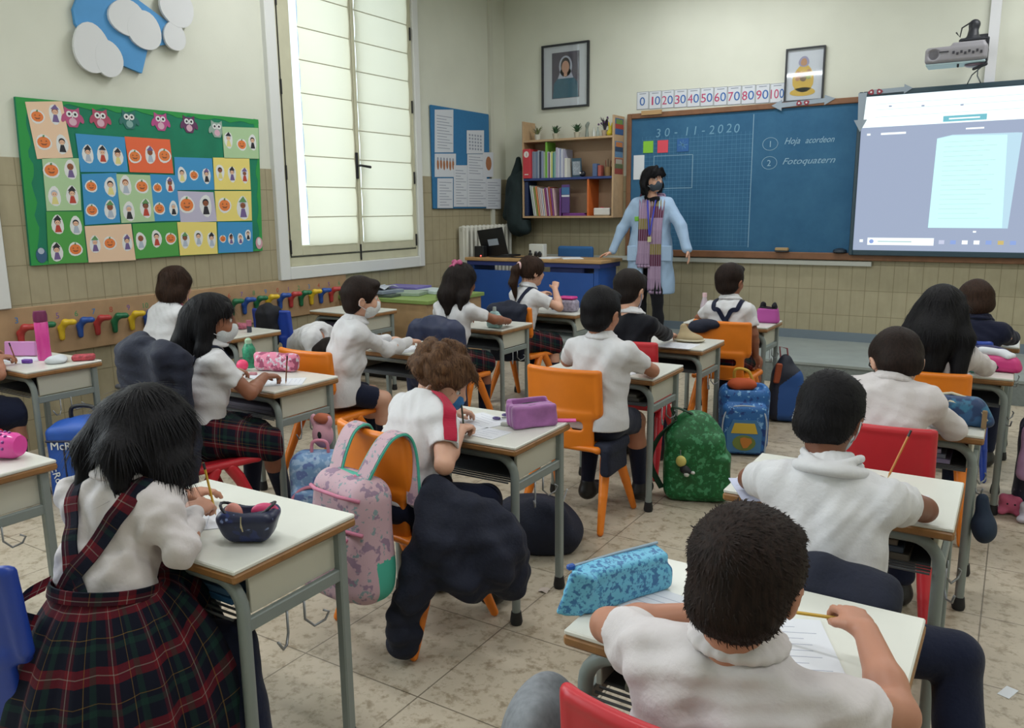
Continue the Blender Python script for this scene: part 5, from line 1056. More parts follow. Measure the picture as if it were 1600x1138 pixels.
blob('glove', 'white glove shaped cloth resting on the hot pink case', 'glove', (-.16, 4.58, Z0+.07), (.07, 4.76, Z0+.13), lambda s: (s.cap((-.12, 4.66, Z0+.095), (-.02, 4.66, Z0+.092), .02), s.cap((-.02, 4.66, Z0+.092), (.02, 4.64, Z0+.085), .014), s.cap((-.03, 4.65, Z0+.09), (0, 4.625, Z0+.078), .012)), mat('white knit', 'CDD0D6', .8), A=.003)
tag(MB().box((-.155, 4.56, Z0+.06), (.05, .05, .12), bev=.008).build('small_carton', mat('pale teal card', '5FA79C', .5)), 'pale teal carton left of the hot pink case', 'carton')
blob('folded_jacket', 'navy and violet folded cloth between the two farthest right desks', 'cloth', (-.22, 4.78, Z0), (.05, 4.88, Z0+.12), lambda s: s.ell((-.09, 4.83, Z0+.05), (.12, .045, .05)), mat('navy violet cloth', '20204E', .7, nz=.2), A=.005, f=40)
# books kept in trays
for (x, y), n, cols in (((-.38, 2.265), 3, ['5A5248', '3E4450', '6A5C50']), ((-.35, 3.28), 4, ['9A8FB0', '7F8396', 'A49AB4', '6E7284']), ((-4.75, 4.84), 3, ['2E3A5E', '4A3F50', '2A2D38']), ((-1.765, 3.63), 2, ['4E4A44', '5E5A50']), ((-.40, 1.30), 3, ['6C6A60', '807B6E', '4A4842']), ((-1.79, 1.13), 2, ['2F5F8A', '4A6A8A']), ((-3.185, 2.51), 2, ['4A4650', '605C68'])):
    for k in range(n): tag(MB().box((x-.01*k, y+.20, .557+.0085+.0175*k), (.40-.02*k, .25, .017), rotm(0, 0, .03*k), bev=.002).build('book', mat('tray book '+cols[k], cols[k], .6)), '%s book in the tray under the desk %s' % (['lowest', 'second lowest', 'third lowest', 'topmost'][k], {(-.38, 2.265): 'with loose papers', (-.35, 3.28): 'with the blue zip case', (-4.75, 4.84): 'before the cabinet', (-1.765, 3.63): 'by the green backpack', (-.40, 1.30): 'of the nearest boy', (-1.79, 1.13): 'of the nearest girl', (-3.185, 2.51): 'of the long haired girl'}[(x, y)]), 'book', 'books kept in the desk trays')
# scraps on the floor
tag(MB().box((.097, 2.79, .0012), (.07, .035, .001), rotm(0, 0, 1.2)).build('paper_scrap', mat('plain white paper')), 'torn white paper scrap on the floor at the right edge', 'paper scrap')
tag(MB().grid([[(-1.53+.02*i, 2.62+.02*j, .002+.006*((i+j) % 2)) for j in range(3)] for i in range(3)]).build('sweet_wrapper', mat('pale wrapper', 'B5A79C', .4)), 'tiny crumpled wrapper on the floor near the curly haired child', 'wrapper')
# ================================================================ bags
def strap(m, pts, w, side, th=.006, k=0): m.ribbon(pts, w, side, th, k)
def smooth_pts(P, n=24):
    P = np.array(P, float); out = []
    for i in range(len(P)-1):
        p0, p1, p2, p3 = P[max(i-1, 0)], P[i], P[i+1], P[min(i+2, len(P)-1)]
        for j in range(n//(len(P)-1)+1):
            t = j/(n//(len(P)-1)+1); out.append(.5*((2*p1)+(-p0+p2)*t+(2*p0-5*p1+4*p2-p3)*t*t+(-p0+3*p1-3*p2+p3)*t**3))
    out.append(P[-1]); return np.array(out)
NAVY = mat('navy cloth', '0F1529', .85, nz=.12, nscale=25, bump=.25, bscale=90); NAVP = mat('navy padded nylon', '1A2342', .6, nz=.15, nscale=15)
# green backpack
gp = root('backpack', (-1.36, 3.98, 0), 'green patterned backpack on the floor right of the bare orange chair', 'backpack')
GR = print_mat('green scribble print', '0F5A2C', '1F7440', 55, (.40, .43), '3F8A5C', .55)
s = SDF((-1.58, 3.82, 0), (-1.15, 4.14, .5), .006); R = rotm(0, 0, .35)
s.box((-1.36, 3.98, .19), (.155, .095, .185), R, rd=.06, k=0); s.ell((-1.37, 3.99, .36), (.12, .085, .11), R, k=.06); pp = R @ np.array([.13, -.03, 0]); s.box((-1.36+pp[0], 3.98+pp[1], .14), (.05, .07, .12), R, rd=.03, k=.02); s.folds(.009, 26, 12); s.plane((0, 0, .002), (0, 0, -1)); s.build('bag_body', GR, gp)
m = MB(); strap(m, smooth_pts([(-1.44, 3.92, .43), (-1.52, 3.88, .34), (-1.56, 3.86, .2), (-1.50, 3.88, .06)]), .04, (.3, 1, 0)); m.build('shoulder_strap', mat('dark green webbing', '1A3826', .7), gp)
m = MB(); strap(m, smooth_pts([(-1.44, 3.93, .42), (-1.46, 3.9, .50), (-1.38, 3.95, .47), (-1.34, 3.99, .43)]), .02, (.3, 1, 0)); m.build('carry_loop', mat('dark green webbing'), gp)
pp = R @ np.array([.05, -.105, 0]); text('kids club', .05, (-1.36+pp[0]+.075, 3.98+pp[1]+.01, .17), R @ np.array([.15, -.05, 1.]) , R @ np.array([-1, .0, .15]), mat('pale lettering', 'A9BFA9', .6), 'bag_lettering', gp) if 0 else None
ch = root('key_charm', (-1.36, 3.86, .2), 'yellow black and white soft animal charm hanging on the green backpack', 'charm')
s = SDF((-1.45, 3.80, .12), (-1.28, 3.88, .30), .004); s.ell((-1.385, 3.845, .235), (.028, .018, .03)); s.build('charm_head', mat('charm yellow', 'C9BE6A', .7), ch)
s = SDF((-1.45, 3.80, .12), (-1.27, 3.88, .30), .004); s.ell((-1.365, 3.845, .195), (.026, .016, .022)).chain([(-1.36, 3.84, .19), (-1.33, 3.84, .185)], [.013, .008]); s.build('charm_body', mat('charm black', '1A1C20', .7), ch); MB().ball((-1.35, 3.835, .172), (.016, .012, .013), n=8).ball((-1.318, 3.84, .185), (.012, .01, .009), n=8).build('charm_paw', mat('charm white', 'C9CCC6', .7), ch, smooth=True)
MB().tube([(-1.39, 3.85, .262), (-1.395, 3.86, .29), (-1.385, 3.87, .275)], .002, 5).build('ring', WIRE, ch)
# blue starry backpack
bp = root('backpack', (-1.38, 4.93, 0), 'blue starry backpack with a yellow patch behind the green one', 'backpack'); R = rotm(0, 0, .35)
BS = print_mat('blue star print', '2A66A8', '7FB0DC', 38, (.36, .39), '1C3F80', .55)
s = SDF((-1.6, 4.72, 0), (-1.15, 5.12, .52), .007); s.box((-1.38, 4.94, .22), (.155, .08, .22), R, rd=.07, k=0); q = R @ np.array([0, -.085, 0]); s.box((-1.38+q[0], 4.94+q[1], .17), (.135, .035, .16), R, rd=.04, k=.01); s.box((-1.38+q[0]*.4, 4.94+q[1]*.4, .44), (.11, .035, .035), R, rd=.02, sub=True, k=.01); s.folds(.004, 26, 9); s.plane((0, 0, .002), (0, 0, -1)); s.build('bag_body', BS, bp)
def onf(a, z, d=0): q = R @ np.array([a, -.119-d, 0]); return (-1.38+q[0], 4.94+q[1], z)
m = MB(); U = R @ np.array([1, 0, 0]); O = np.array(onf(0, 0)); m.poly([(-.10, .03), (.10, .03), (.105, .16), (.07, .235), (-.07, .235), (-.105, .16)], O, U, (0, 0, 1), .008, 0); m.poly([(-.08, .15), (.08, .15), (.06, .215), (-.06, .215)], O+R @ np.array([0, -.008, 0]), U, (0, 0, 1), .002, 1)
m.disc((0, .09), .07, .05, O+R @ np.array([0, -.008, 0]), U, (0, 0, 1), .002, 2); m.disc((.01, .095), .035, .035, O+R @ np.array([0, -.0105, 0]), U, (0, 0, 1), .002, 3, 10, .2)
m.build('front_patch', [mat('patch blue', '3F73A0', .5), mat('patch yellow', 'C9A83A', .5), mat('patch olive', '6A7A3A', .5), mat('patch amber', 'B8742E', .5)], bp)
m = MB(); m.tube(smooth_pts([onf(-.125, .02), onf(-.13, .22), onf(-.08, .31, -.01), onf(.08, .31, -.01), onf(.13, .22), onf(.125, .02)], 30), .005, 6); m.build('piping', mat('silver piping', 'A9B4C0', .4), bp, smooth=True)
MB().tube(smooth_pts([(-1.44, 4.92, .44), (-1.43, 4.9, .53), (-1.36, 4.93, .52), (-1.33, 4.95, .44)]), .01, 8).build('carry_loop', mat('mustard handle', 'BF9A3A', .6), bp, smooth=True)
blob('garment', 'orange and navy garment stuffed in the top of the blue starry backpack', 'garment', (-1.52, 4.84, .40), (-1.26, 5.0, .5), lambda s: s.ell((-1.39, 4.91, .44), (.09, .05, .04), rotm(0, 0, .35)), mat('orange fleece', 'B5502A', .8), h=.006, A=.005)
# dark bag at the front
db = root('backpack', (-1.33, 5.84, 0), 'dark backpack with a blue lower corner beside the boy in navy braces', 'backpack')
s = SDF((-1.52, 5.7, 0), (-1.12, 6.0, .52), .007); s.box((-1.33, 5.84, .2), (.13, .09, .2), rotm(0, 0, .3), rd=.07, k=0, taper=-.25); s.ell((-1.35, 5.84, .36), (.07, .07, .13), k=.05); s.folds(.006, 24, 3); s.plane((0, 0, .002), (0, 0, -1))
o = s.build('bag_body', [mat('black blue nylon', '11172A', .6), mat('blue nylon', '1C4A8A', .6)], db, mi=lambda c: (c[:, 2] < .27+.9*(c[:, 0]+1.36)).astype(int) * (c[:, 0] > -1.36))
MB().box((-1.375, 5.745, .36), (.045, .02, .15), rotm(.1, .1, .3), bev=.01).build('orange_panel', mat('rust panel', '9A4A2C', .7), db); MB().tube([(-1.38, 5.83, .45), (-1.39, 5.82, .54), (-1.34, 5.83, .53), (-1.33, 5.84, .45)], .006, 6).build('carry_loop', mat('rose cord', '8A4A50', .6), db)
# trolley bag with lettering
mr = root('school_bag', (-4.2, 2.35, 0), 'bright blue school bag with white lettering on the floor beside the far left desk', 'bag'); R = rotm(0, 0, .55)
s = SDF((-4.45, 2.1, 0), (-3.95, 2.6, .5), .007); s.box((-4.2, 2.35, .21), (.165, .12, .205), R, rd=.035, k=0); s.ell((-4.2, 2.35, .40), (.16, .115, .05), R, k=.03); s.folds(.005, 22, 7); s.plane((0, 0, .002), (0, 0, -1)); s.build('bag_body', mat('royal blue nylon', '1A4FA8', .5, nz=.1, nscale=12), mr)
Uu, Nn = R @ np.array([1, 0, 0]), R @ np.array([0, -1, 0]); b0 = np.array([-4.2, 2.35, 0])
text('McRoller', .062, b0-Uu*.13+Nn*.126+np.array([0, 0, .30]), Uu, (0, 0, 1), mat('white lettering', 'D8DCE0', .6), 'bag_lettering', mr, ext=.002)
Ns = R @ np.array([1, 0, 0]); text('McRoller', .06, b0+Uu*.171-Nn*.08+np.array([0, 0, .34]), np.array([0, 0, -1.]), -Nn*1.0, mat('white lettering'), 'bag_lettering', mr, ext=.002)
text('McRoller', .055, b0-Uu*.15+Nn*.128+np.array([0, 0, .24]), np.array([0, 0, -1.])+Uu*.25, Uu+np.array([0, 0, .25]), mat('white lettering'), 'bag_lettering', mr, ext=.002)
m = MB(); m.box(tuple(b0+Nn*.10+np.array([0, 0, .345])), (.31, .06, .012), R, bev=.004); m.box(tuple(b0-Uu*.06+Nn*.122+np.array([0, 0, .17])), (.012, .012, .3), R, bev=.004); m.build('dark_trim', mat('dark navy trim', '101A3C', .6), mr)
MB().tube(smooth_pts([b0-Uu*.07+np.array([0, 0, .42]), b0-Uu*.06+np.array([0, 0, .50]), b0+Uu*.05+np.array([0, 0, .50]), b0+Uu*.07+np.array([0, 0, .42])]), .011, 8).build('carry_handle', mat('black handle', '14161C', .5), mr, smooth=True)
# pale blue backpack beside the orange chair
pb_ = root('backpack', (-2.70, 2.60, 0), 'pale blue and pink backpack standing beside the long haired girl desk', 'backpack'); R = rotm(0, 0, .5)
PBM = print_mat('pale blue floral', '6F93BE', '9AB4D4', 30, (.42, .5), '5A6FA8', .6)
s = SDF((-2.92, 2.4, 0), (-2.48, 2.8, .5), .007); c = (-2.69, 2.60); s.box((c[0], c[1], .21), (.15, .08, .21), R, rd=.07, k=0); q = R @ np.array([0, -.085, 0]); s.box((c[0]+q[0], c[1]+q[1], .14), (.125, .03, .125), R, rd=.03, k=.01); s.folds(.005, 24, 14); s.plane((0, 0, .002), (0, 0, -1)); s.build('bag_body', PBM, pb_)
m = MB(); F2 = lambda a, z, d=0: tuple(np.array([c[0], c[1], z])+R @ np.array([a, -.118-d, 0])); m.tube(smooth_pts([F2(-.12, .03), F2(-.12, .20), F2(-.06, .27, -.02), F2(.06, .27, -.02), F2(.12, .20), F2(.12, .03)], 30), .008, 6); m.build('piping', mat('rose piping', 'C98098', .6), pb_, smooth=True)
MB().tube([F2(-.10, .12), F2(0, .125), F2(.10, .12)], .012, 8, flat=.5).build('pale_band', mat('pale lace band', 'B4BCC8', .7), pb_, smooth=True)
MB().tube(smooth_pts([F2(-.04, .41, -.1), F2(-.03, .47, -.1), F2(.03, .47, -.1), F2(.04, .41, -.1)]), .008, 6).build('carry_loop', mat('rose piping'), pb_, smooth=True)
pl = root('plush_toy', (-2.74, 2.67, .42), 'small pink and orange soft toy on top of the pale blue backpack', 'soft toy')
s = SDF((-2.86, 2.56, .40), (-2.62, 2.78, .62), .006); s.ell((-2.745, 2.67, .475), (.055, .045, .065)); s.ell((-2.79, 2.66, .545), (.018, .015, .03)); s.ell((-2.70, 2.67, .545), (.018, .015, .03)); s.build('toy_body', mat('dusty pink plush', 'C795A4', .9), pl)
s = SDF((-2.86, 2.56, .48), (-2.62, 2.78, .62), .006); s.ell((-2.745, 2.67, .555), (.05, .035, .022)).folds(.006, 80); s.build('toy_mane', mat('russet plush', 'A0583E', .9), pl); MB().ball((-2.725, 2.628, .485), (.013, .006, .018), n=8).build('toy_eye', mat('charm black'), pl)
# pink and teal backpack hung on the orange chair
hp = root('backpack', (-1.805, 1.87, .28), 'pink print backpack with teal trim hanging on the back of the orange chair', 'backpack'); R = rotm(0, 0, -.165)
PT = print_mat('pale pink animal print', 'B99AA4', '7C8F94', 48, (.38, .41), '8A7288', .65); TEAL = mat('teal trim', '3FA08C', .6); PNK = mat('rose webbing', 'C0738E', .6)
hc = np.array([-1.805, 1.855, 0]); F3 = lambda a, b, z: tuple(hc+np.array([0, 0, z])+R @ np.array([a, b, 0]))
s = SDF((-2.06, 1.66, .24), (-1.54, 2.04, .78), .006); s.box(F3(0, .0, .47), (.165, .085, .21), R @ rotm(-.08), rd=.07, k=0, taper=-.12); s.box(F3(-.01, -.09, .40), (.125, .03, .12), R, rd=.03, k=.012); s.folds(.006, 26, 21)
s.build('bag_body', [PT, TEAL], hp, mi=lambda c: (((c-hc) @ R)[:, 0] > .115).astype(int) * (((c-hc) @ R)[:, 1] > -.03) * (c[:, 2] < .42))
for z_, w_, d_ in ((.635, .13, -.085), (.53, .15, -.095), (.515, .115, -.128), (.30, .12, -.10)): MB().tube([F3(-w_, d_+.03, z_-.01), F3(-w_*.5, d_, z_), F3(w_*.5, d_, z_), F3(w_, d_+.03, z_-.01)], .007, 6).build('pink_zip', PNK, hp, smooth=True)
m = MB()
for sx in (-1, 1):
    P = smooth_pts([F3(sx*.07, .0, .66), F3(sx*.085, .045, .74), F3(sx*.095, .095, .795), F3(sx*.10, .155, .795), F3(sx*.11, .18, .72), F3(sx*.13, .17, .55)], 30); sd = R @ np.array([1, 0, 0]); m.ribbon(P, .058, sd, .012, 0)
    for s2 in (-1, 1): m.tube(P+sd*.031*s2, .005, 5, m=1)
m.build('shoulder_strap', [PT, TEAL], hp)
MB().tube(smooth_pts([F3(-.05, .0, .68), F3(-.035, -.01, .65), F3(.035, -.01, .65), F3(.05, .0, .68)]), .011, 8).build('carry_loop', PNK, hp, smooth=True); MB().box(F3(0, .01, .66), (.15, .05, .05), R, bev=.02).build('teal_yoke', TEAL, hp)
# navy bag under the curly child's desk, grey bag, small hanging bag
blob('sports_bag', 'navy drawstring bag on the floor under the desk of the curly haired child', 'bag', (-2.05, 2.85, .002), (-1.52, 3.25, .34), lambda s: (s.ell((-1.78, 3.05, .08), (.24, .17, .13), k=0), s.ell((-1.70, 2.98, .16), (.12, .10, .10), k=.06)), NAVY, h=.008, A=.022, f=26)
tag(MB().tube(smooth_pts([(-1.60, 2.90, .27), (-1.58, 2.88, .36), (-1.55, 2.86, .30), (-1.53, 2.87, .36)]), .004, 6).build('cord', mat('white cord', 'C2C6CC', .7), smooth=True), 'white cord looping from the navy drawstring bag', 'cord')
blob('cloth_bag', 'grey cloth bag hanging left of the nearest boy', 'bag', (-.92, 1.12, .12), (-.60, 1.5, .62), lambda s: (s.ell((-.765, 1.33, .36), (.08, .14, .2), k=0), s.ell((-.73, 1.26, .44), (.05, .09, .12), k=.04)), mat('grey jersey', '7E8288', .9, nz=.15, nscale=60), h=.008, A=.010, f=24)
blob('hanging_bag', 'small round navy bag hanging at the right of the blue zip case desk', 'bag', (-.07, 3.2, .24), (.06, 3.42, .47), lambda s: (s.ell((-.015, 3.32, .34), (.042, .055, .055), k=0), s.cap((-.02, 3.32, .37), (-.03, 3.33, .45), .03, .022, k=.03)), mat('deep teal navy cloth', '14263C', .8), h=.006, A=.004, f=40)
# lavender jacket, dark bag and soft toys at the right edge
blob('backpack', 'dark spotted backpack hanging at the right side of the desk with the pink case', 'backpack', (.06, 4.48, .03), (.32, 4.82, .56), lambda s: (s.box((.18, 4.64, .26), (.10, .12, .22), rd=.06, k=0)), print_mat('dark spotted cloth', '141830', '5A5068', 30, (.34, .37)), h=.009, A=.006, f=24)
blob('jacket', 'lavender jacket draped over the dark backpack at the right edge', 'jacket', (.05, 4.38, .13), (.36, 4.66, .55), lambda s: (s.ell((.19, 4.50, .36), (.10, .05, .16), k=0), s.chain([(.13, 4.48, .45), (.12, 4.46, .25)], [.04, .045], .02)), mat('lavender nylon', 'A27FA4', .7, nz=.1), h=.008, A=.010, f=26)
for i, (x, y, c, lab) in enumerate(((.08, 4.56, 'C2607E', 'pink soft toy on the floor below the lavender jacket'), (.17, 4.48, 'B4B0BC', 'grey white soft toy on the floor below the lavender jacket'))):
    t_ = root('plush_toy', (x, y, 0), lab, 'soft toy'); s = SDF((x-.09, y-.09, 0), (x+.09, y+.09, .14), .005); s.ell((x, y, .05), (.055, .05, .048)); s.ell((x-.035, y-.02, .085), .02); s.ell((x+.035, y-.02, .085), .02); s.ell((x-.04, y-.04, .02), (.025, .025, .018)); s.ell((x+.04, y-.04, .02), (.025, .025, .018)); s.plane((0, 0, .001), (0, 0, -1)); s.build('toy_body', mat('plush '+c, c, .9), t_)
    MB().ball((x-.016, y-.046, .062), .005, n=6).ball((x+.016, y-.046, .062), .005, n=6).build('toy_eyes', mat('charm black'), t_)
# ================================================================ jackets on chairs
def jacket_on_chair(x, y, rz, top, w, low, m, lab, sleeves=True, th=.045, seed=1, h=.008, A=.007):
    R = rotm(0, 0, rz); F = lambda a, b, z: tuple(np.array([x, y, z])+R @ np.array([a, b, 0]))
    s = SDF((x-w-.12, y-.32, low-.25), (x+w+.12, y+.08, top+.05), h)
    s.box(F(0, -.215, (top+low)/2), (w, th, (top-low)/2), R @ rotm(.06), rd=.045, k=0); s.chain([F(-w*.8, -.19, top-.02), F(0, -.20, top), F(w*.8, -.19, top-.02)], .035, .03)
    if sleeves:
        s.chain([F(-w*.95, -.19, top-.06), F(-w*1.15, -.2, (top+low)/2), F(-w*1.1, -.2, low-.12)], [.045, .045, .035], .02); s.chain([F(w*.95, -.19, top-.06), F(w*1.12, -.2, (top+low)/2), F(w*1.15, -.2, low-.1)], [.045, .045, .035], .02)
    s.folds(A*1.5, 26, seed, (1, .3, .2)); s.folds(A*.7, 70, seed+1); return tag(s.build('jacket', m), lab, 'jacket', None)
jacket_on_chair(-3.15, 2.30, -.12, .97, .215, .30, NAVY, 'dark navy jacket over the chair behind the long haired girl', seed=5, A=.012)
jacket_on_chair(-3.25, 4.42, 0, .80, .19, .34, NAVP, 'navy quilted jacket over the chair of the girl with the pink hair bow', seed=6)
jacket_on_chair(-3.28, 5.42, -.1, .80, .17, .36, NAVY, 'navy jacket over the orange chair of the ponytail girl', seed=7, sleeves=False)
jacket_on_chair(-.31, 1.99, 0, .725, .165, .50, NAVY, 'navy jacket over the chair of the boy with the raised white collar', seed=8, sleeves=False, A=.003)
jacket_on_chair(-4.84, 4.40, .05, .80, .10, .5, mat('black jacket cloth', '14161F', .85), 'black jacket hooked on the blue chair by the left wall', seed=9, sleeves=False)
s = SDF((-1.90, 5.06, .63), (-1.55, 5.24, .84), .006); s.ell((-1.72, 5.155, .765), (.10, .05, .035)); s.ell((-1.76, 5.15, .74), (.07, .055, .04)); s.folds(.006, 40, 3); tag(s.build('jumper', NAVY), 'rolled navy jumper on the chair back of the boy in braces', 'jumper')
# the big navy jacket sliding off the curly child's chair
s = SDF((-1.82, 1.82, .0), (-1.26, 2.46, .68), .0075)
s.chain([(-1.60, 2.05, .60), (-1.58, 1.99, .45), (-1.635, 1.94, .24), (-1.675, 1.94, .06)], [.04, .07, .058, .045], .03)
s.chain([(-1.58, 2.08, .56), (-1.52, 2.10, .48), (-1.45, 2.15, .38), (-1.40, 2.20, .28)], [.06, .105, .11, .075], .05); s.ell((-1.46, 2.10, .32), (.09, .10, .10), k=.05); s.chain([(-1.52, 2.06, .5), (-1.50, 2.02, .34)], [.07, .05], .04); s.folds(.012, 60, 33); s.folds(.016, 28, 31); s.folds(.008, 75, 12); s.plane((0, 0, .004), (0, 0, -1)); tag(s.build('jacket', NAVY), 'large navy jacket sliding off the orange chair down to the floor', 'jacket')
s = SDF((-1.80, 3.30, .28), (-1.42, 3.60, .46), .007); s.box((-1.58, 3.42, .41), (.05, .12, .03), rd=.02, k=0); s.box((-1.56, 3.40, .35), (.025, .11, .07), rd=.02, k=.02); s.folds(.004, 30, 2); tag(s.build('jumper', NAVY), 'navy jumper on the seat of the bare orange chair', 'jumper')
# ================================================================ people
SKIN = {'fair': 'C99B84', 'mid': 'AC7860', 'tan': '8E5B43', 'brown': '734632'}
def skin(k): return mat('skin '+k, SKIN[k], .5, nz=.05, nscale=14, sss=.04)
def hairm(k):
    nm = 'hair '+k
    if nm in MATS: return MATS[nm]
    c = {'black': ('0A090B', '17161A'), 'dark': ('120E0D', '241C1A'), 'brown': ('20150F', '3A271D'), 'curly': ('34231A', '6E5038'), 'darkbrown': ('150F0D', '2B1E19')}[k]
    t = NT(nm, .6, .14); v, x, y, z = t.xyz(); mp = t.n('Mapping'); t.l(v, mp.inputs[0]); mp.inputs['Scale'].default_value = (160, 160, 14)
    n = t.noise(mp.outputs[0], 1, 4); t.base(t.ramp(n, [(.3, c[0]), (.75, c[1])])); t.bump(n, .5, .004); return t.m
def cloth(nm, col, bump=.18): return mat('cloth '+nm, col, .85, spec=.2, nz=.012, nscale=30, bump=bump, bscale=70, sheen=.1)
WHT = cloth('white cotton', 'CBCBCE'); WHP = cloth('offwhite jersey', 'C9C3C4'); BLK = cloth('black knit', '0E1018'); NVC = cloth('navy twill', '141A30'); GRYC = cloth('grey marl', '7C8084')
def plaid(name, uvs):
    t = NT(name, .85, .2)
    if uvs:
        uv = t.n('UVMap'); sp = t.n('SeparateXYZ'); t.l(uv.outputs[0], sp.inputs[0]); a, b = sp.outputs[0], sp.outputs[1]
    else:
        v, x, y, z = t.xyz(); a = t.math('ADD', t.math('MULTIPLY', x, .8), t.math('MULTIPLY', y, .6)); b = t.math('ADD', z, t.math('MULTIPLY', y, .35))
    Pa, Pb = (.105, .135) if uvs else (.085, .095)
    def soft(v, off, w): P = Pa if v is a else Pb; return stripe(t, v, P, off+10*P, w)
    red = t.math('MINIMUM', t.math('ADD', t.math('MULTIPLY', soft(a, 0, .02), .28), t.math('MULTIPLY', soft(b, 0, .036 if uvs else .024), .6)), .9); grn = t.math('MULTIPLY', t.math('ADD', soft(a, .045, .014), soft(b, .047, .014)), .4)
    c = t.mix(red, '0B0F20', '68141E'); c = t.mix(grn, c, '18382F')
    ln = t.math('MULTIPLY', t.math('ADD', soft(a, -.009, .0022), soft(b, -.017, .0022)), .30); c = t.mix(ln, c, '9FA39A')
    l2 = t.math('MULTIPLY', t.math('ADD', soft(a, .058, .0018), soft(b, .060, .0018)), .22); c = t.mix(l2, c, 'B08A3A')
    wv = t.noise(t.n('TexCoord').outputs['Object'], 400, 1); c = t.mix(t.math('MULTIPLY', wv, .3), c, '06080F')
    t.base(c); return t.m
PLUV, PLOB = plaid('tartan wool', True), plaid('tartan wool solid', False)
def nv(v): v = np.array(v, float); return v/(np.linalg.norm(v)+1e-12)
def vnormals(V, F):
    fn = np.cross(V[F[:, 2]]-V[F[:, 0]], V[F[:, 3]]-V[F[:, 1]]); N = np.zeros_like(V)
    for i in range(4): np.add.at(N, F[:, i], fn)
    return N/(np.linalg.norm(N, axis=1)[:, None]+1e-12)
def strands(V, F, n, L, mats_, parent, down=1.0, lift=.25, w=.0016, rnd=.35, curl=0, seed=0, zmax=None, name='loose_strands', comb=None):
    """thin tapering locks that follow the hair surface"""
    r = np.random.RandomState(seed); N = vnormals(V, F); idx = r.choice(len(V), n, replace=len(V) < n); P = V[idx]+(V[F[r.randint(len(F), size=n)]].mean(1)-V[F[r.randint(len(F), size=n)]].mean(1))*0; Nn = N[idx]
    g = np.tile(np.array([0, 0, -1.]) if comb is None else nv(comb), (n, 1)); T = g-Nn*(g*Nn).sum(1)[:, None]; T /= np.linalg.norm(T, axis=1)[:, None]+1e-9
    D = T*down+Nn*lift+r.normal(size=(n, 3))*rnd*.5; D /= np.linalg.norm(D, axis=1)[:, None]; S_ = np.cross(D, Nn); S_ /= np.linalg.norm(S_, axis=1)[:, None]+1e-9
    Ln = L*(.6+.8*r.rand(n))[:, None]; w_ = w*(.7+.6*r.rand(n))[:, None]; B = P-Nn*.003
    M = B+D*Ln*.5+Nn*.001; E_ = B+D*Ln*.85+T*Ln*.15-Nn*.002
    if curl: M += S_*curl*r.normal(size=(n, 1)); E_ += np.cross(S_, D)*curl*r.normal(size=(n, 1))*1.2
    v = np.stack([B-S_*w_, B+S_*w_, M+S_*w_*.8, M-S_*w_*.8, E_], 1).reshape(-1, 3); k = np.arange(n)*5
    f = [[a, a+1, a+2, a+3] for a in k]+[[a+3, a+2, a+4] for a in k]
    return mk(name, v, f, mats_, parent, smooth=True)
def frame_of(yaw, pitch=0, roll=0):
    """columns right, forward, up of a head or a chest; yaw ccw, pitch down positive"""
    return rotm(0, 0, yaw) @ rotm(-pitch, 0, 0) @ rotm(0, roll, 0)
def ik(S, T, l1, l2, pole):
    S, T = np.array(S, float), np.array(T, float); d = T-S; L = np.linalg.norm(d); u = d/L; L = min(L, (l1+l2)*.995); T = S+u*L
    a = (l1*l1-l2*l2+L*L)/(2*L); hh = math.sqrt(max(l1*l1-a*a, 0)); p = nv(pole); p = p-u*(p@u); p = nv(p); return S+u*a+p*hh, T
def hand(s, Wp, fwd, nrm, sg, curl=.6, sc=1.0, k=.006, pinch=False):
    """palm with four unequal fingers and a thumb; nrm points out of the back of the hand; sg=+1 right hand"""
    f = nv(fwd); n = nv(np.array(nrm)-f*(np.array(nrm)@f)); sd = np.cross(f, n)*sg   # towards the little finger
    W_ = np.array(Wp); q = sc
    s.ell(W_+f*.036*q, (.03*q, .04*q, .0135*q), np.stack([sd, f, n], 1), k=.012); s.ell(W_+f*.025*q-sd*.016*q-n*.004, (.013*q, .028*q, .012*q), np.stack([sd, f, n], 1), k=.01)
    for i, (L, o) in enumerate(((.046, -.0235), (.052, -.008), (.049, .0075), (.038, .0215))):
        b = W_+f*(.066-.003*abs(i-1))*q+sd*o*q; c = curl*(1+.12*i)*(1.25 if pinch and i > 1 else 1); d = f; p = b; r = .0078*q
        for j, fr in enumerate((.42, .32, .26)):
            a = c*(j+.6)*.75; d = nv(f*math.cos(a)-n*math.sin(a)+sd*o*.8*(1-min(1, c))); p2 = p+d*L*fr*q*1.1; s.cap(p, p2, r, r*.93, k=.003 if j else .006); p, r = p2, r*.93
    b = W_+f*.018*q-sd*.024*q; d1 = nv(f*.65-sd*(.65 if not pinch else .35)-n*.35); p = b+d1*.03*q; d2 = nv(f*.85-sd*(.25 if not pinch else -.15)-n*(.35 if not pinch else .5)); s.cap(b, p, .0105*q, .009*q, k=.008); s.cap(p, p+d2*.026*q, .009*q, .0072*q, k=.003)
    return W_+f*.082*q-n*.03*q-sd*.018*q
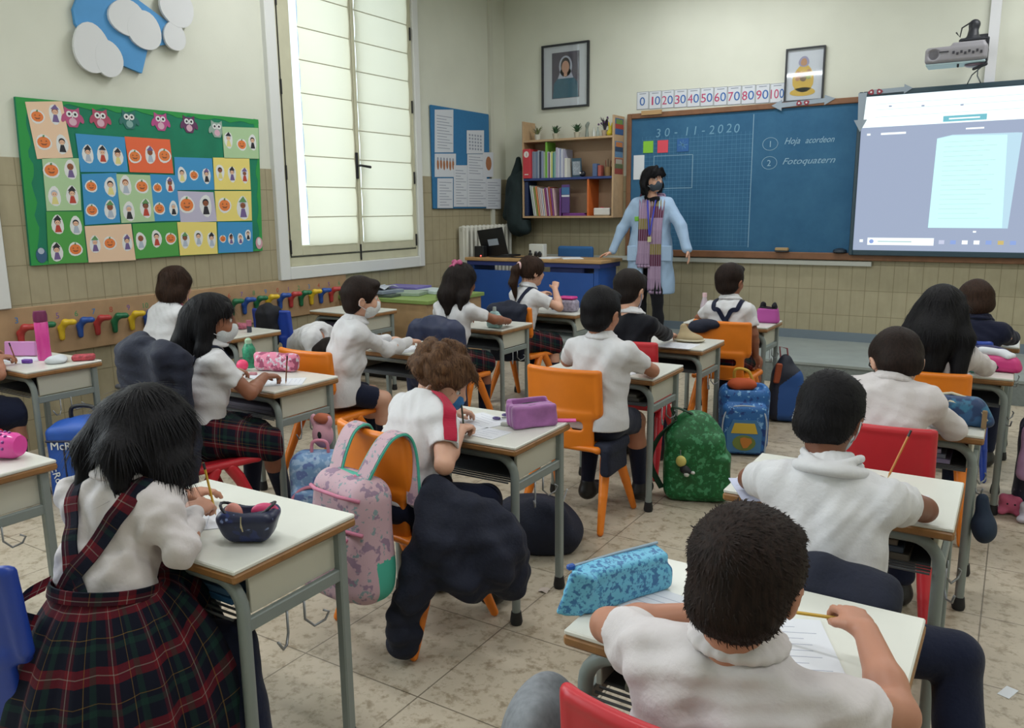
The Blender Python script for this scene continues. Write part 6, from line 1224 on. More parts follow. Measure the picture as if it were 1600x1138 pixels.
def person(label, H, N, Cc, head=(0, 0, 0), syaw=0, arms=None, sleeve='short', top=WHT, hair='dark', hs='boy', sk='fair', bottom='trousers', bmat=None, legs=None, h=.006, sc=1.0, fib=1500,
           collar=True, hem=None, extra=None, eyes=False, mask=None, group='pupils at their desks', body_only=False, shirt_r=0, fold=.0045, hairfn=None, shoes='121214', ankle_sock='141A30', curl=0, wid=1.0, cat='person', name='person', al=1.0, hz_=1.06, nup=.018, slim=1.0, scut=.52, face_cut=0, cut=-.03):
    H, N, Cc = map(lambda q: np.array(q, float), (H, N, Cc)); N = N+np.array([0, 0, nup]); r = root(name, (H[0], H[1], 0), label, cat, group)
    HM = frame_of(*head); hs_ = sc*hz_; hp = lambda a, b, c: Cc+HM @ (np.array([a, b, c])*hs_)
    SR = rotm(0, 0, syaw); sd = SR @ np.array([1, 0, 0]); sp = nv(N-H); fw = nv(np.cross(sp, sd)*-1); fw = nv(np.cross(sd, sp)) if (np.cross(sd, sp) @ (SR @ np.array([0, 1, 0]))) > 0 else -nv(np.cross(sd, sp))
    sw = .122*sc*wid; Sh = {1: N+sd*sw-sp*.048*sc, -1: N-sd*sw-sp*.048*sc}
    l1, l2 = .205*sc*al, .19*sc*al; A = {}
    for sg, key in ((1, 'R'), (-1, 'L')):
        a = (arms or {}).get(key) or dict(w=Sh[sg]+sd*.08*sg+np.array([0, 0, -.36])*sc+fw*.06, p=(sd*sg-fw))
        E_, W_ = ik(Sh[sg], a['w'], l1, l2, a.get('p', sd*sg*.6-np.array([0, 0, 1.])-fw*.3))
        if 'e' in a: E_, W_ = np.array(a['e'], float), a['w']
        A[sg] = (E_, W_, a)
    # legs
    Hf = SR @ np.array([0, 1, 0]) if legs is None or 'yaw' not in legs else rotm(0, 0, legs['yaw']) @ np.array([0, 1, 0]); Hs = np.array([Hf[1], -Hf[0], 0]); LG = {}
    for sg, key in ((1, 'R'), (-1, 'L')):
        hj = H+Hs*.065*sg*sc+np.array([0, 0, -.0])
        if legs and key in legs: kn, an = map(lambda q: np.array(q, float), legs[key])
        else: kn = hj+Hf*.29*sc+Hs*.05*sg+np.array([0, 0, -.04]); an = np.array([kn[0], kn[1], 0])+Hf*-.02+np.array([0, 0, .085])
        LG[sg] = (hj, kn, an)
    pts = [H, N, Cc]+[q for g in A.values() for q in g[:2]]+[q for g in LG.values() for q in g]
    lo, hi = np.min(pts, 0)-.16*sc, np.max(pts, 0)+.18*sc; lo[2] = max(lo[2], -.01)
    def torso(s, g, k=.05):
        for a in (-1, 1):
            s.chain([H+sd*.05*a*sc*slim, H+(N-H)*.5+sd*.048*a*sc*slim+fw*.005, N-sp*.10*sc+sd*.052*a*sc*slim], [(.083*slim+g)*sc, (.074*slim+g)*sc, (.074*slim+g)*sc], k)
        s.chain([Sh[-1], N-sp*.025*sc, Sh[1]], [(.043+g)*sc, (.05+g)*sc, (.043+g)*sc], k)
    # ---- body: one continuous skin surface
    s = SDF(lo, hi, h); torso(s, -.014)
    s.chain([N-sp*.03, hp(0, -.028, -.05)], [.048*sc, .043*sc], .03)
    s.ell(hp(0, -.006, .018), (.076*hs_, .090*hs_, .085*hs_), HM, k=.02); s.ell(hp(0, .026, -.036), (.057*hs_, .060*hs_, .070*hs_), HM, k=.03); s.ell(hp(0, .058, -.083), (.024*hs_, .02*hs_, .018*hs_), HM, k=.025)
    for a in (-1, 1):
        s.ell(hp(.032*a, .064, -.032), (.02*hs_, .016*hs_, .02*hs_), HM, k=.02); s.ell(hp(.030*a, .090, .004), (.014*hs_, .012*hs_, .009*hs_), HM, k=.012, sub=True)
        s.ell(hp(.079*a, -.004, -.016), (.008*hs_, .018*hs_, .027*hs_), HM @ rotm(0, .25*a, 0), k=.008); s.ell(hp(.086*a, .0, -.016), (.006*hs_, .009*hs_, .016*hs_), HM, k=.004, sub=True)
    s.chain([hp(0, .082, .008), hp(0, .098, -.022)], [.007*hs_, .0105*hs_], .012); s.ell(hp(0, .083, -.055), (.018*hs_, .008*hs_, .007*hs_), HM, k=.01)
    for sg in (1, -1):
        E_, W_, a = A[sg]; s.chain([Sh[sg], E_], [.038*sc, .031*sc], .03); s.chain([E_, E_+(W_-E_)*.35, W_], [.031*sc, .031*sc, .021*sc], .015)
        f = a.get('f', nv(W_-E_)); n_ = a.get('n', (0, 0, 1)); tip = hand(s, W_, f, n_, sg, a.get('curl', .7), sc*.95, pinch=a.get('pinch', False)); A[sg] = (E_, W_, a, tip, f, n_)
        hj, kn, an = LG[sg]; s.chain([hj, kn], [.07*sc, .048*sc], .03); s.chain([kn, kn+(an-kn)*.35, an], [.047*sc, .044*sc, .028*sc], .02)
        s.ell(an+Hf*.05*sc-np.array([0, 0, .04]), (.03*sc, .085*sc, .028*sc), np.stack([Hs, Hf, np.array([0, 0, 1.])], 1), k=.03)
    s.build('body', skin(sk), r)
    # ---- top
    s = SDF(lo, hi, h); torso(s, .004+shirt_r)
    for sg in (1, -1):
        E_, W_ = A[sg][:2]
        if sleeve == 'short': s.chain([Sh[sg]-sp*.004, Sh[sg]+(E_-Sh[sg])*(scut+.05)], [.047*sc, .050*sc], .03)
        elif sleeve == 'long': s.chain([Sh[sg], E_], [.047*sc, .040*sc], .03); s.chain([E_, E_+(W_-E_)*.45, E_+(W_-E_)*.92], [.042*sc, .039*sc, .031*sc], .012)
    s.folds(fold*1.5, 42, int(abs(H[0]*1000)) % 97); s.folds(fold*1.0, 95, int(abs(H[1]*1000)) % 89)
    for sg in (1, -1):
        E_, W_ = A[sg][:2]
        if sleeve == 'short':
            c = Sh[sg]+(E_-Sh[sg])*scut; u = nv(E_-Sh[sg]); s.cap(c+u*.064, c+u*.13, .062, .062, k=.006, sub=True)
    if hem is not None:
        for a in (-1, 1): s.cap(H+sd*.05*a*sc, H+sd*.05*a*sc-sp*.06, .104*sc, .108*sc, k=.05)
    hz = hem if hem is not None else H[2]-.03
    s.plane((H[0], H[1], hz), (0, 0, -1)) if hem is not None else s.plane(H+sp*cut, -sp)
    s.ell(N+sp*.040+fw*.008, (.043*sc, .043*sc, .03*sc), np.stack([sd, fw, sp], 1), k=.01, sub=True)
    sh_o = s.build('shirt', top, r); SV, SF = s.V, s.F; SN = vnormals(SV, SF)
    def snap(P, off=.004):
        P = np.array(P, float); out = []
        for p in P: i = ((SV-p)**2).sum(1).argmin(); out.append(SV[i]+SN[i]*off)
        return np.array(out)
    if collar:
        cm = collar if not isinstance(collar, bool) else top; s = SDF(N-.12*sc, N+.13*sc, min(h, .005)); ax = nv(nv(hp(0, -.02, -.06)-N)+sp*.6)
        ring = lambda rr_, z_: [N+sp*.0+ax*z_+(sd*math.cos(a)+fw*(math.sin(a)+.12))*rr_*sc*(1+.0) for a in np.linspace(0, 2*PI, 21)]
        s.chain(ring(.056, .036*sc), .0085, .004).chain(ring(.051, .048*sc), .006, .006).chain(ring(.068, .022*sc), .008, .01); s.build('collar', cm, r)
    # ---- trousers, shorts or skirt
    bm = bmat or {'trousers': NVC, 'shorts': NVC, 'skirt': PLOB}[bottom]
    s = SDF(lo, hi, h)
    for a in (-1, 1): s.cap(H+sd*.045*a*sc-np.array([0, 0, .01]), H+sd*.045*a*sc+sp*.06, .092*sc, .088*sc, k=.04)
    if bottom == 'skirt':
        for sg in (1, -1): hj, kn, an = LG[sg]; s.chain([hj, kn], [.098*sc, .085*sc], .06)
        hj, kn, an = LG[1]; hj2, kn2, _ = LG[-1]; s.chain([(hj+hj2)/2, (kn+kn2)/2+np.array([0, 0, -.02])], [.10, .09], .06); s.folds(.009, 50, 11, tuple(Hs))
        kk = (kn+kn2)/2+Hf*.03; s.plane(kk, Hf)
    else:
        for sg in (1, -1):
            hj, kn, an = LG[sg]; s.chain([hj, kn], [.082*sc, .060*sc], .03)
            if bottom == 'trousers': s.chain([kn, an+(kn-an)*.1], [.058*sc, .046*sc], .015)
        s.folds(.005, 36, 5)
        if bottom == 'shorts':
            for sg in (1, -1): hj, kn, an = LG[sg]; u = nv(kn-hj); s.cap(kn-u*.0, kn+u*.09, .075, .075, k=0, sub=True)
    s.build({'trousers': 'trousers', 'shorts': 'shorts', 'skirt': 'skirt'}[bottom], bm, r)
    for sg in (1, -1):
        hj, kn, an = LG[sg]; B_ = np.stack([Hs, Hf, np.array([0, 0, 1.])], 1)
        if bottom != 'trousers': s = SDF(np.minimum(kn, an)-.1, np.maximum(kn, an)+.1, h); s.chain([an+(kn-an)*.62, an], [.048*sc, .034*sc], .01); s.build('sock', cloth('sock '+ankle_sock, ankle_sock), r)
        s = SDF(an-.2, an+.22, h); s.ell(an+Hf*.045*sc-np.array([0, 0, .045]), (.041*sc, .10*sc, .04*sc), B_, k=.0); s.cap(an-np.array([0, 0, .04]), an+np.array([0, 0, .0]), .043*sc, .037*sc, k=.03); s.plane((0, 0, max(.002, an[2]-.085)), (0, 0, -1)); s.build('shoe', mat('shoe '+shoes, shoes, .45), r)
    # ---- hair
    hm = hairm(hair); s = SDF(Cc-.2*sc if hs == 'boy' else np.minimum(lo, Cc-.26), Cc+.2*sc, min(h, .006))
    if hs == 'boy':
        s.ell(hp(0, -.008, .026), (.0865*hs_, .101*hs_, .0925*hs_), HM, k=0); s.ell(hp(0, -.040, -.034), (.074*hs_, .058*hs_, .058*hs_), HM, k=.02)
        s.ell(hp(0, .062, .072), (.062*hs_, .038*hs_, .028*hs_), HM, k=.02); s.folds(.003, 60, 2)
        s.ell(hp(0, .105, -.035), (.095*hs_, .075*hs_, .078*hs_), HM, k=.008, sub=True); s.ell(hp(0, .03, -.115), (.12*hs_, .075*hs_, .075*hs_), HM, k=.012, sub=True)
        for a in (-1, 1): s.ell(hp(.092*a, .006, -.028), (.026*hs_, .026*hs_, .034*hs_), HM, k=.006, sub=True)
    else:
        s.ell(hp(0, -.010, .026), (.090*hs_, .104*hs_, .094*hs_), HM, k=0)
        if hs != 'tail': s.ell(hp(0, -.035, -.03), (.088*hs_, .075*hs_, .075*hs_), HM, k=.03)
        if hairfn: hairfn(s, hp, HM)
        s.folds(.004, 50, 8)
        s.ell(hp(0, .115, -.042), (.072*hs_, .085*hs_, .085*hs_), HM, k=.01, sub=True)
        for a in (-1, 1):
            if face_cut: s.ell(hp(a*.085, .085, -.045), (.05*hs_, .072*hs_, .085*hs_), HM, k=.01, sub=True)
        if hs == 'tail': s.ell(hp(0, .02, -.105), (.12*hs_, .075*hs_, .075*hs_), HM, k=.012, sub=True)
    ho = s.build('hair', hm, r)
    if fib and len(s.V) > 10:
        if hs == 'boy': strands(s.V, s.F, fib, .016*sc, hm, ho, 1, .10, .0010, .45, 0, 3, comb=HM @ np.array([.25, .9, -.5]))
        else: strands(s.V, s.F, fib, .06*sc if not curl else .022, hm, ho, 1, (.02 if not curl else .12), .0013, (.12 if not curl else .8), curl, 3)
    if eyes:
        for a in (-1, 1):
            e = MB().ball(hp(.030*a, .0725, .003), .0112*sc, 0, 12).ball(hp(.030*a, .0800, .003), .0050*sc, 1, 10).build('eye', [mat('eye white', 'CFCBC8', .3), mat('iris', '2A1A12', .2)], r, smooth=True)
            MB().tube([hp((.030+d)*a, .081-abs(d)*.3, .022+.004*(1-abs(d)/.018)) for d in (-.018, -.006, .006, .018)], .0026*sc, 5).build('eyebrow', hm, r)
    if mask:
        mm = mat('mask '+mask, mask, .8, bump=.3, bscale=120); s = SDF(Cc-.16*hs_, Cc+.16*hs_, .004); s.ell(hp(0, .032, -.048), (.060*hs_, .066*hs_, .058*hs_), HM, k=0); s.ell(hp(0, .085, -.035), (.028*hs_, .02*hs_, .03*hs_), HM, k=.02); s.plane(hp(0, .028, 0), HM @ np.array([0, -1, .1])); s.plane(hp(0, 0, .006), HM @ np.array([0, .2, 1])); s.build('face_mask', mm, r)
        for a in (-1, 1):
            m = MB()
            for z_ in (-.012, -.06): m.tube([hp(.055*a, .04, z_), hp(.074*a, .015, z_*.6-.008), hp(.084*a, -.012, -.012+z_*.25)], .0013, 5)
            m.build('mask_loop', mat('mask loop', 'C9CDD2', .7), r) if False else MB().tube([hp(.055*a, .04, -.012), hp(.074*a, .015, -.012), hp(.088*a, -.016, -.004), hp(.088*a, -.02, -.03), hp(.072*a, .012, -.05), hp(.052*a, .04, -.066)], .0016, 5).build('mask_loop', mat('mask loop', 'C9CDD2', .7), r)
    ctx = dict(r=r, hp=hp, HM=HM, N=N, H=H, sd=sd, sp=sp, fw=fw, Sh=Sh, A=A, snap=snap, SV=SV, SN=SN, LG=LG, Hf=Hf, Hs=Hs)
    if extra: extra(ctx)
    return ctx
def pencil(tip, d, lab, L=.15, col='C9A227', stripes=True):
    d = nv(d); tip = np.array(tip, float); r = root('pencil', tuple(tip), lab, 'pencil', 'pencils held by pupils')
    MB().tube([tip+d*.014, tip+d*L], .0036, 6).build('shaft', mat('pencil paint '+col, col, .35), r); MB().tube([tip, tip+d*.015], [.0006, .0036], 6).build('point', mat('bare pencil wood', 'C8A06A', .7), r)
    if stripes: MB().tube([tip+d*(L-.02), tip+d*L], .0039, 6).build('end_band', mat('dark pencil end', '1A1A20', .4), r)
    return r
def straps(c, paths, w, m, name='strap', off=.006):
    for P in paths:
        Q = c['snap'](smooth_pts(P, 26), off); Q = (Q+np.roll(Q, 1, 0)+np.roll(Q, -1, 0))/3 if False else Q
        K = Q.copy(); K[1:-1] = (Q[:-2]+Q[1:-1]*2+Q[2:])/4; K[1:-1] = (K[:-2]+K[1:-1]*2+K[2:])/4
        T = np.gradient(K, axis=0); nn = np.array([c['SN'][((c['SV']-p)**2).sum(1).argmin()] for p in K]); sdv = np.cross(nn, T); sdv /= np.linalg.norm(sdv, axis=1)[:, None]+1e-9
        for _ in range(3): sdv[1:-1] = (sdv[:-2]+sdv[1:-1]+sdv[2:])/3
        MB().ribbon(K, w, sdv, .004).build(name, m, c['r'], uv=True)
def A_(w, p, **k): return dict(w=np.array(w, float), p=np.array(p, float), **k)
# ---------------------------------------------------------------- nearest girl with tartan pinafore
def hair_A(s, hp, HM):
    for a, q in ((-1, .0), (1, .0)):
        s.chain([hp(.055*a, .0, .04), hp(.082*a, .02, -.04), hp(.072*a, .035, -.13)], [.045, .034, .018], .03)
    s.chain([hp(0, -.07, .0), hp(.03, -.085, -.09), hp(.05, -.05, -.15)], [.05, .04, .018], .03); s.chain([hp(.05, -.04, 0), hp(.085, .0, -.07), hp(.088, .06, -.15), hp(.07, .12, -.16)], [.05, .042, .026, .012], .03)
    s.chain([hp(-.04, -.06, .0), hp(-.075, -.05, -.08), hp(-.07, -.03, -.15)], [.05, .035, .015], .03); s.chain([hp(.02, .05, .05), hp(.05, .09, -.03), hp(.055, .10, -.15)], [.04, .028, .01], .03)
HA = np.array([-1.775, .965, .52])
def ex_A(c):
    N, sd, fw, sp, H = c['N'], c['sd'], c['fw'], c['sp'], c['H']
    bk = lambda a, z: H+sp*z+sd*a-fw*.12
    straps(c, [[N+sd*.075+fw*.05, N+sd*.08+sp*.02, N+sd*.07-fw*.08-sp*.05, bk(.03, .26), bk(-.035, .16), bk(-.075, .09)],
               [N-sd*.075+fw*.05, N-sd*.08+sp*.02, N-sd*.075-fw*.08-sp*.05, bk(-.055, .26), bk(-.02, .17), bk(.03, .09)]], .042, PLUV, 'pinafore_strap')
    # pleated skirt of the pinafore: waistband and panel falling over the chair
    w0 = H+sp*.14; P = []; UV = []; nth, nt = 200, 26
    for i in range(nth+1):
        th = 2*PI*i/nth; d = sd*math.cos(th)+nv(np.array([fw[0], fw[1], 0]))*math.sin(th); row = []; uvr = []
        front = max(0, math.sin(th)); back = max(0, -math.sin(th))
        for j in range(nt+1):
            t_ = j/nt; rw = .122-.014*abs(math.sin(th)); R_h = .20+.13*front+.06*back+.03*abs(math.cos(th))
            f = 1-(1-t_)**1.7 if front < .4 else t_**.8
            pl = abs(((th*15/PI) % 2)-1)-.5
            rr_ = rw+(R_h-rw)*f+pl*.030*t_**.8+.012*t_*math.sin(3*th+1)+.008*t_*math.sin(7*th)
            drop = .40*t_**1.12-front*.13*math.sin(PI*min(1, t_*1.0))
            p = w0+d*rr_-np.array([0, 0, drop]); row.append(p); uvr.append((th*.215, t_*.42))
        P.append(row); UV.append(uvr)
    MB().grid(P, 0, UV).build('pleated_skirt', PLUV, c['r'], smooth=True, uv=True)
    ring = [w0+(sd*math.cos(a)*1.03+fw*math.sin(a)*.92)*.124+np.array([0, 0, -.004]) for a in np.linspace(0, 2*PI, 49)]
    MB().ribbon(ring, .03, np.tile(sp, (49, 1)), .006).build('waistband', PLUV, c['r'], uv=True)
    # strap end hanging loose at the left of the waist
    q = w0-sd*.075-fw*.10; MB().ribbon(smooth_pts([q+sp*.02, q-sd*.035-fw*.03-sp*.01, q-sd*.04-fw*.035-sp*.05, q-sd*.01-fw*.01-sp*.07]), .034, np.cross(fw, sd)*.2+sp+fw*.3, .004).build('loose_strap_end', PLUV, c['r'], uv=True)
cA = person('girl in a white long sleeved shirt and tartan pinafore bending over the nearest left desk', HA, (-1.765, 1.055, .875), (-1.79, 1.150, .985), (.35, .80, .10), .32,
  arms=dict(R=A_((-1.755, 1.235, .762), (.9, -.55, -.5), e=(-1.60, 1.085, .748), pinch=True, curl=.95, f=(-.30, .94, .05), n=(.35, .1, .9)), L=A_((-1.93, 1.33, .745), (-.7, -.4, -.5), e=(-1.93, 1.17, .75), curl=.5, f=(.3, .9, 0))), sleeve='long', top=WHP, hair='black', hs='long', hairfn=hair_A, sk='mid', bottom='trousers', bmat=NVC,
  legs=dict(yaw=.0, R=((-1.62, 1.22, .44), (-1.52, 1.20, .10)), L=((-1.93, 1.22, .45), (-1.93, 1.20, .09))), h=.0045, fib=7000, extra=ex_A, fold=.006, wid=.88, slim=.86, cut=.115)
pencil((-1.81, 1.345, .705), (.10, -.22, .95), 'gold pencil held upright by the nearest girl', .17)
# ---------------------------------------------------------------- girl at the left edge
person('girl at the left edge leaning on the desk with the tall pink bottle', (-4.66, 1.88, .50), (-4.70, 2.02, .88), (-4.76, 2.10, 1.03), (-.2, .5, 0), 0,
  arms=dict(R=A_((-4.72, 2.20, .755), (.8, -.3, -.5), pinch=True, curl=.9, f=(.3, .9, -.1)), L=A_((-4.98, 2.25, .75), (-.8, -.3, -.5))), sleeve='short', hair='dark', hs='long', sk='mid', bottom='skirt', bmat=NVC, top=WHT, h=.007, fib=800)
pencil((-4.69, 2.28, .705), (.1, -.25, .9), 'brown pencil held at the left edge of the photo', .13, '8A5A34')
# ---------------------------------------------------------------- long haired girl
def hair_B(s, hp, HM):
    s.chain([hp(0, -.07, .0), hp(-.01, -.10, -.12), hp(.0, -.11, -.28), hp(.03, -.10, -.40)], [.07, .07, .06, .025], .03)
    s.chain([hp(.06, -.02, .0), hp(.08, -.03, -.12), hp(.10, -.03, -.26)], [.04, .035, .015], .02); s.chain([hp(-.06, -.03, .0), hp(-.08, -.05, -.12), hp(-.07, -.09, -.30)], [.04, .04, .02], .02)
    s.chain([hp(.05, .06, .06), hp(.076, .062, -.02), hp(.085, .04, -.12)], [.02, .014, .008], .015)
def ex_B(c):
    N, sd, fw, sp, H = c['N'], c['sd'], c['fw'], c['sp'], c['H']
    straps(c, [[N+sd*.08+fw*.08-sp*.06, N+sd*.075+sp*.02, N+sd*.06-fw*.08-sp*.06, H+sp*.20-fw*.1+sd*.04, H+sp*.06-fw*.1]], .03, NVC, 'pinafore_strap')
person('long haired girl in a white short sleeved shirt and mask looking towards the board', (-3.12, 2.28, .52), (-3.09, 2.335, .90), (-3.085, 2.36, 1.045), (-.75, .08, 0), -.42,
  arms=dict(R=A_((-2.99, 2.555, .755), (.6, -.5, -.55), pinch=True, curl=.85, f=(.15, .95, -.1)), L=A_((-3.28, 2.58, .75), (-.9, -.2, -.4))), sleeve='short', hair='black', hs='long', hairfn=hair_B, sk='tan', face_cut=1, bottom='skirt', top=WHT, mask='C9CED2', eyes=True, h=.0055, fib=2600, extra=ex_B,
  legs=dict(R=((-2.93, 2.50, .45), (-2.99, 2.64, .09)), L=((-3.13, 2.58, .46), (-3.2, 2.6, .09)), yaw=-.3))
pencil((-2.955, 2.65, .705), (.25, -.1, .9), 'brown pencil held by the long haired girl', .15, '7A4A2E')
# ---------------------------------------------------------------- girl with bob in smock
def hair_bob(s, hp, HM): s.ell(hp(0, -.03, -.06), (.104, .092, .078), HM, k=.03)
person('girl with a brown bob in a white smock with a pink collar, her back turned', (-4.74, 3.16, .50), (-4.73, 3.30, .89), (-4.72, 3.35, 1.055), (0, .15, 0), 0,
  arms=dict(R=A_((-4.60, 3.62, .75), (.8, -.3, -.5)), L=A_((-4.90, 3.60, .75), (-.8, -.3, -.5))), sleeve='long', hair='brown', hs='long', hairfn=hair_bob, sk='fair', bottom='trousers', top=WHT, collar=cloth('pink collar', 'B8506A'), h=.007, fib=1500, shirt_r=.012)
# ---------------------------------------------------------------- boy bending to the floor
person('child in a white shirt bending sideways down between two desks', (-4.72, 4.40, .50), (-4.22, 4.12, .63), (-4.08, 4.06, .53), (-1.2, 1.1, 0), -1.15,
  arms=dict(R=A_((-4.10, 4.0, .22), (0, 0, 1)), L=A_((-3.98, 4.22, .22), (0, 0, 1))), sleeve='short', hair='dark', sk='mid', bottom='shorts', top=WHT, h=.007, fib=600, shirt_r=.02, legs=dict(yaw=-.3, R=((-4.55, 4.68, .45), (-4.52, 4.66, .09)), L=((-4.78, 4.68, .46), (-4.80, 4.66, .09))))
# ---------------------------------------------------------------- boy in white mask
person('dark haired boy in a white long sleeved polo and white mask turned to the teacher', (-3.20, 3.24, .53), (-3.13, 3.32, .885), (-3.10, 3.36, 1.045), (-.70, .08, 0), -.5,
  arms=dict(R=A_((-3.0, 3.66, .765), (.6, -.5, -.55), e=(-3.01, 3.46, .745), pinch=True, curl=.95, f=(.15, .95, -.1)), L=A_((-3.22, 3.72, .75), (-.5, -.4, -.6))), sleeve='long', hair='darkbrown', sk='fair', bottom='shorts', top=WHT, mask='CCD0D2', eyes=True, h=.0055, fib=1800, hem=.46, shirt_r=.008,
  legs=dict(R=((-3.02, 3.42, .46), (-3.06, 3.46, .09)), L=((-3.18, 3.50, .46), (-3.22, 3.52, .09)), yaw=-.3))
# ---------------------------------------------------------------- girl with pink bow
def hair_G2(s, hp, HM):
    s.chain([hp(0, -.06, .0), hp(.0, -.10, -.10), hp(.02, -.11, -.20)], [.08, .075, .03], .03); s.chain([hp(.05, -.04, .0), hp(.085, -.05, -.10), hp(.09, -.07, -.19)], [.05, .045, .02], .02); s.chain([hp(-.05, -.04, .0), hp(-.095, -.05, -.09), hp(-.10, -.07, -.19)], [.05, .05, .025], .02)
def ex_bow(c):
    hp, HM = c['hp'], c['HM']; s = SDF(hp(0, 0, .1)-.09, hp(0, 0, .1)+.09, .004)
    for a in (-1, 1): s.ell(hp(.028*a, -.05, .118), (.026, .012, .017), HM @ rotm(0, .3*a, 0), k=.004)
    s.ell(hp(0, -.055, .115), .010, k=.004); s.chain([hp(.0, -.06, .11), hp(.015, -.095, .085)], .006).chain([hp(.0, -.06, .11), hp(-.015, -.095, .088)], .006); s.build('hair_bow', mat('raspberry ribbon', 'A3476E', .6), c['r'])
person('dark wavy haired girl with a pink bow in a white short sleeved shirt', (-3.26, 4.34, .50), (-3.23, 4.45, .885), (-3.22, 4.50, 1.045), (-.25, .12, 0), -.08,
  arms=dict(R=A_((-3.02, 4.78, .745), (.9, -.2, -.4), f=(-.6, .7, 0)), L=A_((-3.42, 4.76, .745), (-.9, -.2, -.4), f=(.5, .8, 0))), sleeve='short', hair='dark', hs='long', hairfn=hair_G2, sk='tan', bottom='skirt', top=WHT, h=.0065, fib=1800, extra=ex_bow)
# ---------------------------------------------------------------- ponytail girl
def hair_tail(s, hp, HM): s.chain([hp(0, -.095, .04), hp(0, -.135, .0), hp(0, -.145, -.09), hp(.01, -.12, -.20)], [.025, .036, .036, .012], .01)
def ex_tail(c):
    hp = c['hp']; MB().tube([hp(.026*math.cos(a), -.108, .032+.026*math.sin(a)) for a in np.linspace(0, 2*PI, 16)[:-1]], .010, 8, closed=True).build('scrunchie', mat('cream pink scrunchie', 'D3AFAE', .8), c['r'], smooth=True)
    N, sd, fw, sp, H = c['N'], c['sd'], c['fw'], c['sp'], c['H']; straps(c, [[N+sd*.075+fw*.06, N+sd*.075+sp*.02, N+sd*.06-fw*.08-sp*.06, H+sp*.18-fw*.1-sd*.02, H+sp*.06-fw*.1-sd*.03]], .032, NVC, 'pinafore_strap')
person('girl with a brown ponytail and cream scrunchie, one hand raised near the pink lidded jar', (-3.30, 5.34, .50), (-3.27, 5.45, .885), (-3.25, 5.49, 1.04), (-.55, .10, 0), -.35,
  arms=dict(R=A_((-3.10, 5.60, .90), (.7, -.3, -.8), f=(-.2, .5, .5), curl=.9), L=A_((-3.30, 5.70, .84), (-.6, -.2, -.6), f=(.6, .6, .2))), sleeve='short', hair='brown', hs='tail', hairfn=hair_tail, sk='fair', bottom='skirt', top=WHT, h=.0065, fib=900, extra=ex_tail)
# ---------------------------------------------------------------- curly haired child
def hair_curl(s, hp, HM):
    r_ = np.random.RandomState(5)
    for i in range(60):
        a, b = r_.uniform(0, 2*PI), r_.uniform(-.25, 1); c_ = math.sqrt(1-b*b*.9); p = (.085*math.cos(a)*c_, -.02+.10*math.sin(a)*c_, .03+.09*b)
        if p[1] > .03 and p[2] < .075 and abs(p[0]) < .2: continue
        s.ell(hp(*p), .019+.009*r_.rand(), k=.010)
    s.chain([hp(.0, .06, .085), hp(-.02, .095, .065), hp(-.03, .12, .03)], [.02, .014, .007], .012); s.chain([hp(.074, .01, .03), hp(.090, .02, -.03), hp(.086, .03, -.08), hp(.09, .045, -.11)], [.018, .014, .011, .006], .012)
def ex_curl(c):
    N, sd, fw, sp, H, A = c['N'], c['sd'], c['fw'], c['sp'], c['H'], c['A']; S0 = c['Sh'][1]; E0 = A[1][0]
    out = nv(sd*.8+np.array([0, 0, .6])); P = [N+sd*.055+sp*.04, S0+sp*.045+sd*.012, S0+out*.055, S0+(E0-S0)*.3+out*.05, S0+(E0-S0)*.6+out*.05]
    straps(c, [P], .05, cloth('crimson panel', 'A81F3C'), 'sleeve_panel', .003); straps(c, [[q+fw*.03 for q in P]], .006, cloth('white piping', 'D2D2D4'), 'sleeve_piping', .006)
person('curly haired child with red sleeve panels and a blue mask, bent over writing', (-1.80, 2.10, .52), (-1.785, 2.25, .845), (-1.79, 2.365, .898), (-1.28, .50, .05), -.28,
  arms=dict(R=A_((-1.655, 2.285, .745), (.9, -.85, -.25), e=(-1.585, 2.09, .675), pinch=True, curl=.9, f=(-.15, .95, -.05)), L=A_((-1.84, 2.47, .745), (-.7, -.4, -.4), f=(.6, .7, 0))), sleeve='short', hair='curly', hs='tail', face_cut=1, hairfn=hair_curl, sk='fair', bottom='trousers', top=WHT, mask='2F6FA8', eyes=True, collar=False, h=.0048, fib=2200, curl=.008, nup=0, extra=ex_curl, shirt_r=.004,
  legs=dict(R=((-1.60, 2.36, .46), (-1.62, 2.42, .10)), L=((-1.86, 2.40, .46), (-1.88, 2.42, .09)), yaw=-.2))
pencil((-1.70, 2.37, .705), (-.12, .05, .95), 'dark green pencil held by the curly haired child', .15, '3A4436')
MB_ = MB
# white and red training trouser stripe of the curly haired child
# ---------------------------------------------------------------- boy on the orange chair
person('boy with short black hair in a white polo sitting by the green backpack, back turned', (-1.66, 3.42, .52), (-1.655, 3.44, .885), (-1.66, 3.45, 1.04), (-.12, .12, 0), -.12,
  arms=dict(R=A_((-1.60, 3.78, .745), (.9, -.45, -.3), e=(-1.47, 3.64, .74), f=(-.7, .6, 0)), L=A_((-1.84, 3.76, .745), (-.9, -.4, -.3), f=(.6, .7, 0))), sleeve='short', hair='black', sk='mid', bottom='shorts', top=WHT, h=.0052, fib=2500, hem=.49, shirt_r=.010, wid=1.08,
  legs=dict(R=((-1.58, 3.70, .46), (-1.585, 3.78, .10)), L=((-1.80, 3.66, .46), (-1.80, 3.60, .12)), yaw=-.05))
